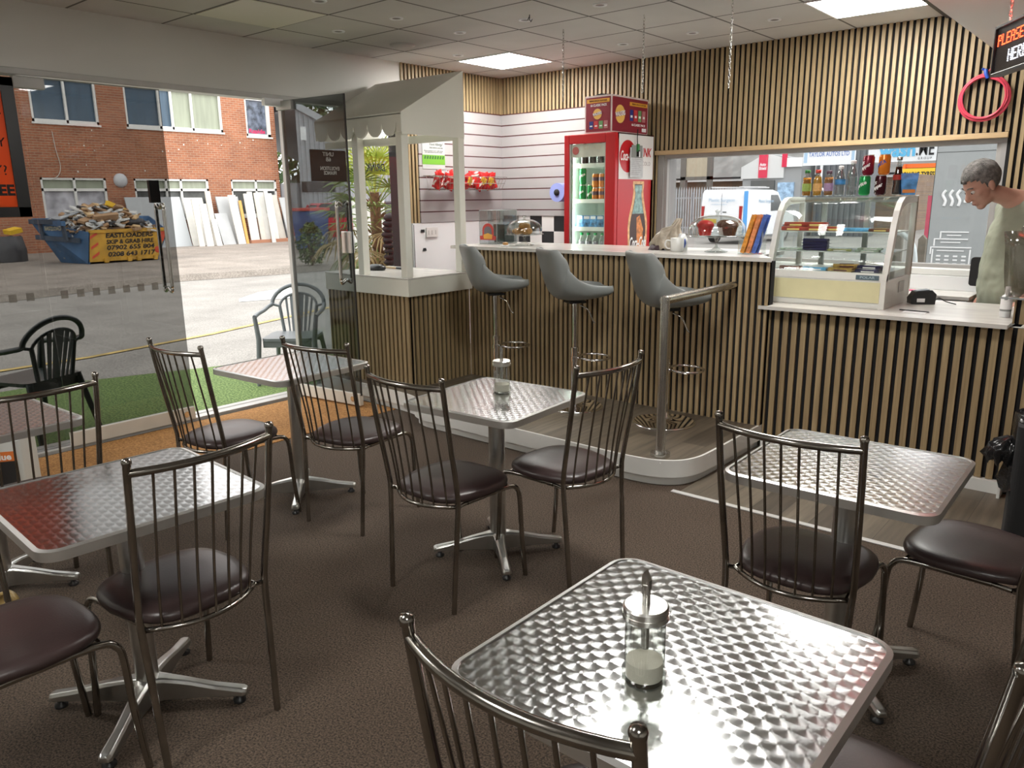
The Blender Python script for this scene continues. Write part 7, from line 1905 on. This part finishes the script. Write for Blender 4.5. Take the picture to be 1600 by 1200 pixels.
for i in range(40):
    a = i * 2.399; el = R(75 - 125 * (i / 40.0)); ln = rnd.uniform(0.28, 0.42)
    dirv = Vector((math.cos(a) * math.cos(el), math.sin(a) * math.cos(el), math.sin(el)))
    base = Vector((0, 0, 1.70 - 0.013 * i)); tip = base + dirv * ln
    b = MB(); b.tube([base, tip], 0.006, 5)
    side = dirv.cross(Vector((0, 0, 1))).normalized(); up_ = side.cross(dirv)
    nf = 15
    for k in range(nf):
        t_ = R(-85 + 170 * k / (nf - 1)); fd = (dirv * math.cos(t_) + side * math.sin(t_)).normalized(); fl = rnd.uniform(0.30, 0.42)
        w_ = (-dirv * math.sin(t_) + side * math.cos(t_)) * 0.012
        droop = Vector((0, 0, -0.11 if el > 0 else -0.20))
        p0, p1, p2 = tip, tip + fd * fl * 0.6 + droop * 0.25, tip + fd * fl + droop
        b.add([p0 - w_ * 0.4, p1 - w_, p2, p1 + w_, p0 + w_ * 0.4, p1 + up_ * 0.006], [(0, 1, 5, 4), (1, 2, 5), (4, 5, 3), (5, 2, 3)])
    b.build('frond', PG2 if i < 9 else (PG1 if i < 24 else (PG3 if i % 3 else PG1)), pal)
b = MB()
for k in range(9):
    z = 0.0 + 0.065 * k; rr = 0.13 + 0.008 * (k % 2) + 0.004 * k
    b.lathe([(rr - 0.02, z), (rr + 0.02, z + 0.02), (rr + 0.02, z + 0.05), (rr - 0.02, z + 0.065)], n=24)
b.lathe([(0, 0), (0.15, 0)], n=24); b.lathe([(0.17, 0.58), (0, 0.56)], n=24); b.build('pot', BLACK, pal)
# black swivel stool outside, behind the palm
bs = empty('swivel_chair', 'black ribbed high-backed swivel chair standing outside below the palm', 'chair', (-6.10, 5.32, G + 0.0), R(30))
b = MB()
for k in range(9): b.ell((-0.02 + 0.01 * math.sin(k), 0, 1.02 + 0.055 * k), (0.055 + 0.008 * (k % 2), 0.10 - 0.004 * k, 0.034), 16, 8)
b.build('ribbed_back', BLACKM, bs)
b = MB(); b.tube([(0, 0, 0.62), (0, 0, 1.05)], 0.022, 12); b.tube([(0, 0, 0.06), (0, 0, 0.6)], 0.028, 12); b.build('column', BLACK, bs)
b = MB(); b.ell((0.12, 0, 0.66), (0.20, 0.19, 0.05), 20, 10); b.build('seat', BLACKM, bs)
b = MB()
for k in range(5):
    a = 2 * PI * k / 5; b.tube([(0, 0, 0.09), (0.26 * math.cos(a), 0.26 * math.sin(a), 0.035)], [0.026, 0.018], 8)
b.build('star_base', BLACK, bs)

# ---- plastic garden armchairs and table outside
def garden_chair(label, loc, rz, mat):
    t = empty('garden_chair', label, 'garden chair', loc, rz, 'plastic garden armchairs outside')
    b = MB(); b.prism(rrect(-0.23, 0.23, -0.22, 0.22, 0.06), 0.40, 0.425, 'z'); b.box(-0.22, 0.22, -0.20, -0.19, 0.34, 0.40); b.box(-0.22, 0.22, 0.19, 0.20, 0.34, 0.40); b.build('seat', mat, t, bevel=0.006)
    # back: arched rim flowing into the arms, with splats
    rim = []
    for k in range(0, 17):
        a = R(180 * k / 16); rim.append((0.245 * math.cos(a), -0.235 - 0.085 * math.sin(a), 0.68 + 0.175 * math.sin(a)))
    left = [(0.275, 0.20, 0.62), (0.275, 0.10, 0.635), (0.27, -0.06, 0.645), (0.262, -0.17, 0.665)] + rim + [(-0.262, -0.17, 0.665), (-0.27, -0.06, 0.645), (-0.275, 0.10, 0.635), (-0.275, 0.20, 0.62)]
    b = MB(); b.tube(smooth_path(left, 3), 0.019, 8); b.build('arm_rim', mat, t)
    b = MB()
    rim2 = []
    for k in range(0, 13):
        a = R(180 * k / 12); rim2.append((0.175 * math.cos(a), -0.24 - 0.065 * math.sin(a), 0.66 + 0.115 * math.sin(a)))
    b.tube(rim2, 0.012, 8)
    for s in (-1, 1): b.tube([(0.175 * s, -0.24, 0.66), (0.14 * s, -0.215, 0.42)], 0.016, 8); b.tube([(0.245 * s, -0.235, 0.68), (0.175 * s, -0.24, 0.66)], 0.012, 8)
    for u, w_ in ((0.0, 0.042), (-0.075, 0.016), (0.075, 0.016), (-0.125, 0.010), (0.125, 0.010)):
        zt = 0.66 + 0.115 * math.sqrt(max(0, 1 - (u / 0.175) ** 2)); yt = -0.24 - 0.065 * math.sqrt(max(0, 1 - (u / 0.175) ** 2))
        b.add([(u * 1.0 - w_, yt, zt), (u + w_, yt, zt), (u * 0.7 + w_ * 0.6, -0.215, 0.42), (u * 0.7 - w_ * 0.6, -0.215, 0.42), (u - w_, yt - 0.012, zt), (u + w_, yt - 0.012, zt), (u * 0.7 + w_ * 0.6, -0.227, 0.42), (u * 0.7 - w_ * 0.6, -0.227, 0.42)],
              [(0, 1, 2, 3), (7, 6, 5, 4), (0, 4, 5, 1), (1, 5, 6, 2), (2, 6, 7, 3), (3, 7, 4, 0)])
    b.build('back_splats', mat, t)
    for sx in (-1, 1):
        b = MB(); b.tube([(0.275 * sx, 0.20, 0.62), (0.25 * sx, 0.21, 0.42), (0.27 * sx, 0.25, 0.0)], [0.02, 0.024, 0.018], 8); b.build('leg', mat, t)
        b = MB(); b.tube([(0.20 * sx, -0.20, 0.42), (0.25 * sx, -0.29, 0.0)], [0.024, 0.018], 8); b.build('leg', mat, t)
GC = pm('garden_dark_green', (0.012, 0.022, 0.020), 0.35)
garden_chair('dark green plastic garden armchair with its back to the glass at the left', (-6.155, 1.93, G + 0.012), R(112), GC)
garden_chair('grey plastic garden armchair in the doorway beyond the table', (-6.12, 4.10, G + 0.012), R(220), pm('garden_grey', (0.16, 0.18, 0.19), 0.4))
b = MB(); b.prism([(-11.95, 7.0), (-12.55, 7.75), (-12.75, 8.55), (-11.6, 8.0)], G + 0.0, G + 0.05, 'z'); b.mat(1).lathe([(0.0, 0.0), (0.16, 0.0), (0.16, -0.02)], c=(-12.2, 7.8, G + 0.062), n=20)
tag(b.build('road_panel', [WHITEP, pm('panel_mark', (0.35, 0.34, 0.32), 0.7)], bevel=0.01), 'flat white panel with a round grey mark lying on the road beyond the open door', 'panel')

# ================================================================ outside: yard side (through the back window)
# palisade fence
fe = empty('palisade_fence', 'tall galvanised palisade fence at the left of the yard', 'fence')
b = MB(); GAL = pm('galvanised', (0.40, 0.42, 0.44), 0.4, 0.4, noise=0.1, nscale=4)
for i in range(80):
    x = -22.5 + i * 0.115
    b.prism([(x - 0.033, G), (x + 0.033, G), (x + 0.033, 1.85), (x, 1.97), (x - 0.033, 1.85)], 30.0, 30.02, 'y')
b.box(-22.5, -13.3, 30.02, 30.07, 0.3, 0.36); b.box(-22.5, -13.3, 30.02, 30.07, 1.5, 1.56)
b.build('pales', GAL, fe)
b = MB()
for x in (-21, -18.3, -15.6, -13.4): b.box(x - 0.05, x + 0.05, 30.07, 30.15, G, 1.75)
b.build('fence_posts', GAL, fe)
BR2_ = brick('yard_brick', (0.34, 0.22, 0.14), (0.26, 0.17, 0.12), (0.34, 0.30, 0.25), axis='xz')
gb = empty('slate_roof_building', 'low brick building with grey slate roof behind the fence', 'building')
b = MB(); b.box(-24, -9.3, 36, 44, G, 2.45); b.build('brick_wall', BR2_, gb)
b = MB(); quad(b, [(-24.4, 35.6, 2.45), (-9.2, 35.6, 2.45), (-9.2, 41, 5.6), (-24.4, 41, 5.6)], 0.1); b.build('slate_roof', pm('slate', (0.17, 0.165, 0.155), 0.7, noise=0.35, nscale=2, stretch=(1, 0.4, 1)), gb)
b = MB(); b.box(-24.4, -9.2, 35.5, 35.62, 2.28, 2.45); b.mat(1).box(-24.4, -9.2, 35.45, 35.5, 2.38, 2.46); b.build('gutter_board', [WHITEP, BLACKM], gb)
b = MB(); b.box(-16.3, -15.1, 35.93, 36.0, 0.5, 1.95); b.build('roller_door', GAL, gb)
for x in (-13.8, -13.3): b = MB(); b.box(x, x + 0.3, 35.9, 36.0, 1.2, 1.9); b.build('white_poster', TXW, gb)
ob = empty('orange_brick_house', 'orange brick wall with white door seen at the left edge of the window', 'building')
b = MB(); b.box(-24.0, -19.55, 34.0, 35.2, G, 4.6); b.build('brick_wall', brick('orange_brick', (0.52, 0.28, 0.14), (0.44, 0.24, 0.13), (0.5, 0.4, 0.3), axis='xz'), ob)
b = MB(); b.box(-20.7, -20.0, 33.93, 34.0, G, 2.3); b.build('white_door', WHITEP, ob)
b = MB(); b.box(-20.6, -19.8, 33.9, 34.0, 3.55, 3.75); b.build('white_sign', WHITEP, ob)
hg = empty('hoarding_frame', 'tall dark steel frame with a beige panel behind the fence', 'frame')
b = MB(); b.box(-16.95, -16.70, 31.5, 31.7, G, 5.0); b.box(-15.70, -15.50, 31.5, 31.7, G, 5.0); b.box(-16.95, -15.5, 31.5, 31.7, 2.28, 2.42); b.build('steel_posts', pm('frame_brown', (0.13, 0.115, 0.10), 0.6), hg)
b = MB(); b.box(-16.70, -15.70, 31.55, 31.62, 2.42, 5.0); b.build('beige_panel', pm('panel_beige', (0.40, 0.345, 0.25), 0.6, noise=0.05), hg)
ag = empty('garage_gable', 'pale gabled garage front with red vertical banner behind the van', 'building')
b = MB(); b.prism([(-14.3, G), (-11.85, G), (-11.85, 2.95), (-13.2, 3.25), (-14.3, 2.72)], 32.0, 33.5, 'y'); b.build('gable_wall', pm('gable_grey', (0.30, 0.31, 0.31), 0.6), ag)
b = MB(); b.prism([(-14.35, 2.28), (-12.55, 2.28), (-12.55, 3.05), (-13.3, 3.28), (-14.35, 2.75)], 31.92, 32.0, 'y'); b.build('white_fascia', pm('fascia_white', (0.62, 0.63, 0.62), 0.5), ag)
b = MB(); b.box(-13.58, -13.22, 31.86, 31.92, 2.30, 3.30); b.box(-12.62, -12.42, 31.86, 31.92, 2.70, 3.25); b.build('red_banner', pm('banner_red', (0.62, 0.01, 0.06), 0.5), ag)
text('Auto\nShield', 0.17, LW, ag, (-13.40, 31.85, 2.75), FY, width=0.30, bold=0.03)
b = MB(); b.box(-12.42, -11.8, 31.88, 31.94, 2.70, 3.05); b.build('white_board', TXW, ag)
b = MB(); b.box(-13.9, -12.9, 31.9, 32.0, 0.2, 2.2); b.mat(1).box(-12.75, -12.1, 31.9, 32.0, 1.2, 2.1); b.build('shop_window', [pm('shopglass', (0.10, 0.11, 0.11), 0.1), pm('blue_posters', (0.30, 0.45, 0.62), 0.5, noise=0.5, nscale=6)], ag)
cb2 = empty('dark_clad_building', 'dark grey metal clad building carrying the white autos sign', 'building')
b = MB(); b.box(-11.6, -9.5, 33.0, 34.0, G, 7.0)
for i in range(10): b.box(-11.6 + i * 0.22, -11.5 + i * 0.22, 32.94, 33.0, G, 7.0)
b.build('clad_wall', pm('dark_clad', (0.13, 0.14, 0.15), 0.5), cb2)
b = MB(); b.tube([(-11.35, 32.8, 3.3), (-11.35, 32.8, 1.9), (-11.1, 32.8, 1.7)], 0.06, 10); b.build('white_downpipe', WHITEP, cb2)
ts = empty('autos_sign', 'white sign board with blue lettering above the juice bottles', 'sign', (-10.15, 30.0, 2.95))
b = MB(); b.box(-0.93, 0.93, 0, 0.06, -0.30, 0.28); b.build('sign_board', pm('signboard_white', (0.72, 0.74, 0.76), 0.5), ts)
BLT = pm('sign_blue', (0.12, 0.20, 0.45), 0.5)
text('TAYLOR AUTOS LTD', 0.22, BLT, ts, (0.0, -0.005, 0.08), FY, width=1.45, bold=0.02)
b = MB(); b.box(-0.90, -0.78, -0.006, 0, -0.20, 0.22); b.box(0.80, 0.90, -0.006, 0, -0.2, 0.22); b.build('blue_side_marks', pm('mark_blue', (0.35, 0.50, 0.65), 0.5), ts)
b = MB(); b.box(-0.05, 0.05, 0.06, 2.9, -0.05, 0.05); b.build('bracket', GAL, ts)
# wash kiosk
ws = empty('laundry_kiosk', 'grey self-service laundry kiosk with white icons and blue lettering outside the window', 'kiosk', (0, 0, 0))
KG = pm('kiosk_grey', (0.30, 0.32, 0.32), 0.45, noise=0.03)
b = MB(); b.box(-3.07, -2.18, 14.0, 15.2, G, 2.75); b.build('machine_body', KG, ws)
b = MB(); b.box(-4.10, -3.07, 14.0, 15.2, 2.09, 2.95); b.build('header_panel', pm('header_light', (0.72, 0.75, 0.77), 0.4), ws)
b = MB(); b.box(-3.07, -2.18, 13.995, 14.0, 2.205, 2.21); b.box(-3.072, -3.066, 13.995, 14.0, G, 2.75); b.build('panel_joints', BLACKM, ws)
text('wash', 0.30, pm('wash_blue', (0.10, 0.42, 0.68), 0.5), ws, (-3.92, 13.99, 2.27), FY, width=0.55, bold=0.04, align='LEFT')
text('.ME', 0.30, BLACKM, ws, (-3.38, 13.99, 2.27), FY, width=0.26, bold=0.01, align='LEFT')
text('GROUP', 0.05, BLACKM, ws, (-3.24, 13.99, 2.13), FY, width=0.20, spacing=1.6)
b = MB(); IW = pm('icon_white', (0.75, 0.76, 0.76), 0.5)
for k in range(3):
    x = -2.90 + 0.10 * k
    b.tube(smooth_path([(x + 0.02, 13.99, 1.63), (x - 0.02, 13.99, 1.56), (x + 0.025, 13.99, 1.47), (x + 0.01, 13.99, 1.39)], 5), 0.022, 8)
b.box(-2.62, -2.42, 13.985, 14.0, 1.44, 1.48)
for z, x0, x1 in ((0.98, -2.90, -2.50), (0.87, -2.98, -2.50), (0.74, -3.02, -2.44)):
    b.box(x0, x1, 13.985, 14.0, z, z + 0.018); b.box(x0, x0 + 0.02, 13.985, 14.0, z - 0.10, z); b.box(x0 + 0.1, x1 - 0.1, 13.985, 14.0, z - 0.05, z - 0.035)
for r_ in range(3):
    for k in range(4): b.box(-2.92 + 0.12 * k, -2.86 + 0.12 * k, 13.985, 14.0, 0.60 - 0.06 * r_, 0.625 - 0.06 * r_)
b.box(-2.99, -2.97, 13.985, 14.0, 0.35, 0.72); b.box(-2.46, -2.44, 13.985, 14.0, 0.35, 0.72)
b.build('white_icons', IW, ws)
b = MB(); b.box(-3.20, -3.075, 14.3, 15.0, G, 1.55); b.build('pink_side', pm('pink_side', (0.62, 0.10, 0.16), 0.4), ws)
# orange tyre shop far behind
ty = empty('tyre_shop', 'orange fronted tyre shop with yellow sign beyond the yard', 'building')
OR = pm('shop_orange', (0.75, 0.15, 0.02), 0.5)
def far(x, z, k=62 / 30.0): return (x * k, 1.58 + (z - 1.58) * k)
x0, z0 = far(-7.75, 2.93); x1, z1 = far(-5.9, 2.45); _, z2 = far(0, 2.38); _, z3 = far(0, 2.05)
b = MB(); b.box(x0, x1 + 2, 62, 63, z1, z0 + 0.6); b.box(x0, x0 + 0.5, 61.8, 62, 0.4, z0 + 0.6); b.box(-12.1, -11.6, 61.8, 62, 0.4, z1); b.build('orange_fascia', OR, ty)
b = MB(); b.box(x0 + 0.5, -12.2, 62.2, 63, 0.4, z1); b.build('shop_front', pm('shopfront_grey', (0.32, 0.33, 0.33), 0.5, noise=0.3, nscale=1), ty)
b = MB(); b.box(x0 + 0.3, x0 + 2.6, 61.7, 61.9, z3, z2 + 0.1); b.build('yellow_sign', pm('sign_yellow', (0.80, 0.55, 0.03), 0.5), ty)
text('ROLLING TYRES', 0.5, BLACKM, ty, (x0 + 1.35, 61.68, (z2 + z3) / 2), FY, width=2.2, bold=0.03)
b = MB(); b.box(x0 + 2.7, x0 + 4.1, 61.7, 61.9, z3, z2 + 0.1); b.build('white_sign', TXW, ty)
b = MB(); b.box(-27.5, x0 - 0.2, 67, 70, 0.4, 5.5); b.build('pale_neighbour', pm('neighbour', (0.55, 0.53, 0.50), 0.6), ty)
b = MB(); b.box(x0 + 1, x0 + 1.9, 62.1, 62.2, 0.5, z3 - 0.3); b.box(x0 + 2.4, x0 + 3.6, 62.1, 62.2, 0.5, z3 - 0.3); b.build('white_frames', TXW, ty)
BRD = pm('bin_red', (0.50, 0.03, 0.03), 0.4)
for i, (xx, lab) in enumerate(((-14.75, 'left red commercial bin in front of the tyre shop'), (-13.6, 'middle red commercial bin in front of the tyre shop'), (-12.5, 'right red commercial bin in front of the tyre shop'))):
    t = wheelie('commercial_bin', lab, (xx, 57.5, 0.24), R(8), BRD, BRD, 1.35)
# van
vn = empty('van', 'white panel van with blue stripe and faint lettering parked by the fence', 'van', (-12.15, 27.9, G), R(86))
VW = pm('van_white', (0.74, 0.76, 0.78), 0.25)
Lv, Wv, Hv = 4.0, 1.62, 1.86
side_v = [(-Lv / 2, 0.28), (Lv / 2, 0.28), (Lv / 2 + 0.02, 0.62), (Lv / 2 - 0.12, 0.92), (Lv / 2 - 0.85, 1.10), (Lv / 2 - 1.45, 1.76), (Lv / 2 - 1.9, Hv - 0.02), (-Lv / 2 + 0.25, Hv), (-Lv / 2 + 0.08, 1.74), (-Lv / 2 - 0.02, 0.95)]
b = MB(); b.prism(side_v, -Wv / 2, Wv / 2, 'y'); b.build('van_body', VW, vn, bevel=0.07, seg=3)
b = MB()
for s in (-1, 1): b.prism([(Lv / 2 - 0.92, 1.12), (Lv / 2 - 1.48, 1.66), (Lv / 2 - 2.0, 1.66), (Lv / 2 - 1.95, 1.10)], s * (Wv / 2 + 0.004), s * (Wv / 2 + 0.012), 'y')
b.build('cab_window', pm('van_glass', (0.06, 0.07, 0.075), 0.1), vn)
b = MB(); b.box(-Lv / 2 + 0.02, -Lv / 2 + 0.30, -Wv / 2 - 0.01, -Wv / 2 - 0.003, 0.4, 1.80); b.build('blue_stripe', pm('stripe_blue', (0.04, 0.28, 0.65), 0.4), vn)
b = MB()
for s in (-1, 1): b.box(-Lv / 2 - 0.03, -Lv / 2 + 0.06, s * (Wv / 2 - 0.08) - 0.05, s * (Wv / 2 - 0.08) + 0.05, 0.75, 1.30)
b.build('tail_lamps', pm('van_tail', (0.35, 0.02, 0.02), 0.3), vn)
b = MB(); b.box(-Lv / 2 - 0.035, -Lv / 2 - 0.02, 0.18, 0.70, 0.72, 0.86); np_ = b.build('number_plate', pm('plate_yellow', (0.80, 0.55, 0.03), 0.5), vn)
b = MB(); b.box(-Lv / 2 - 0.028, -Lv / 2 - 0.018, -0.004, 0.004, 0.4, 1.75); b.box(-Lv / 2 - 0.03, -Lv / 2 - 0.02, -0.20, -0.05, 1.08, 1.11); b.build('door_gap', BLACKM, vn)
VT = pm('van_text', (0.30, 0.45, 0.60), 0.5)
FR_ = (PI / 2, 0, -PI / 2)
text('Plastic Surgeon', 0.16, VT, vn, (-Lv / 2 - 0.03, 0.0, 1.50), FR_, width=1.0); text('mobile repairs', 0.07, VT, vn, (-Lv / 2 - 0.03, 0.1, 1.36), FR_, width=0.6)
text('Plastic Surgeon', 0.16, VT, vn, (-0.35, -Wv / 2 - 0.012, 1.45), FY, width=1.1)
b = MB()
for s in (-1, 1): b.tube([(-Lv / 2 + 0.2, s * 0.55, Hv + 0.08), (Lv / 2 - 1.9, s * 0.55, Hv + 0.08)], 0.02, 6)
for x in (-1.6, -0.6, 0.2): b.tube([(x, -0.62, Hv + 0.06), (x, 0.62, Hv + 0.06)], 0.022, 6)
b.build('roof_bars', pm('bar_grey', (0.45, 0.45, 0.45), 0.4), vn)
for x in (Lv / 2 - 0.75, -Lv / 2 + 0.85):
    for s in (-1, 1):
        b = MB(); b.tube([(x, s * (Wv / 2 - 0.2), 0.31), (x, s * (Wv / 2 + 0.01), 0.31)], 0.31, 22); wh = b.build('wheel', MATS['tyre'], vn)
        b = MB(); b.tube([(x, s * (Wv / 2 - 0.02), 0.31), (x, s * (Wv / 2 + 0.02), 0.31)], 0.18, 16); b.build('hub', MATS['hub_silver'], wh)
b = MB(); b.box(-Lv / 2 - 0.08, -Lv / 2 + 0.05, -Wv / 2 + 0.03, Wv / 2 - 0.03, 0.30, 0.50); b.build('rear_bumper', VW, vn, bevel=0.03)
make_car('car', 'dark teal estate car seen through the display case glass', (-13.6, 44.5, G), R(-12), pm('car_teal', (0.10, 0.14, 0.15), 0.25), 4.6, 1.8, 1.5)
for i, (xx, yy, hh_) in enumerate(((-3.05, 12.2, 1.02), (-2.78, 12.4, 1.0))):
    b = MB(); b.box(-0.05, 0.05, -0.05, 0.05, 0, hh_); b.prism([(-0.05, hh_), (0.05, hh_), (0.0, hh_ + 0.06)], -0.05, 0.05, 'y')
    tag(b.build('timber_post', pm('post_wood', (0.16, 0.14, 0.11), 0.9, noise=0.2, nscale=12), loc=(xx, yy, G)), 'weathered timber post %s outside the window' % ('left of the pair' if i == 0 else 'nearer the laundry kiosk'), 'post', 'timber posts outside the window')
b = MB(); b.tube(smooth_path([(-4.6, 11.8, 1.08), (-3.2, 11.8, 1.08), (-2.85, 11.8, 1.0), (-2.72, 11.8, 0.7), (-2.70, 11.8, G)], 6), 0.035, 12)
b.tube([(-4.6, 11.8, 1.08), (-4.6, 11.8, G)], 0.035, 12)
tag(b.build('barrier_rail', pm('rail_pale', (0.50, 0.55, 0.55), 0.4, 0.3)), 'pale curved metal barrier rail outside the window', 'rail')
# background rows so no bare sky shows low through the windows
b = MB(); b.box(-60, -30, 60, 66, 0, 9); b.box(-40, -28, 45, 52, 0, 7)
tag(b.build('far_building', pm('far_brick', (0.30, 0.22, 0.17), 0.9, noise=0.2, nscale=1)), 'distant brown brick block behind the yard', 'building')
b = MB(); b.box(-6, 12, 75, 82, 0.4, 10)
tag(b.build('far_shed', pm('far_grey', (0.40, 0.41, 0.42), 0.8)), 'distant grey shed behind the laundry kiosk', 'building')
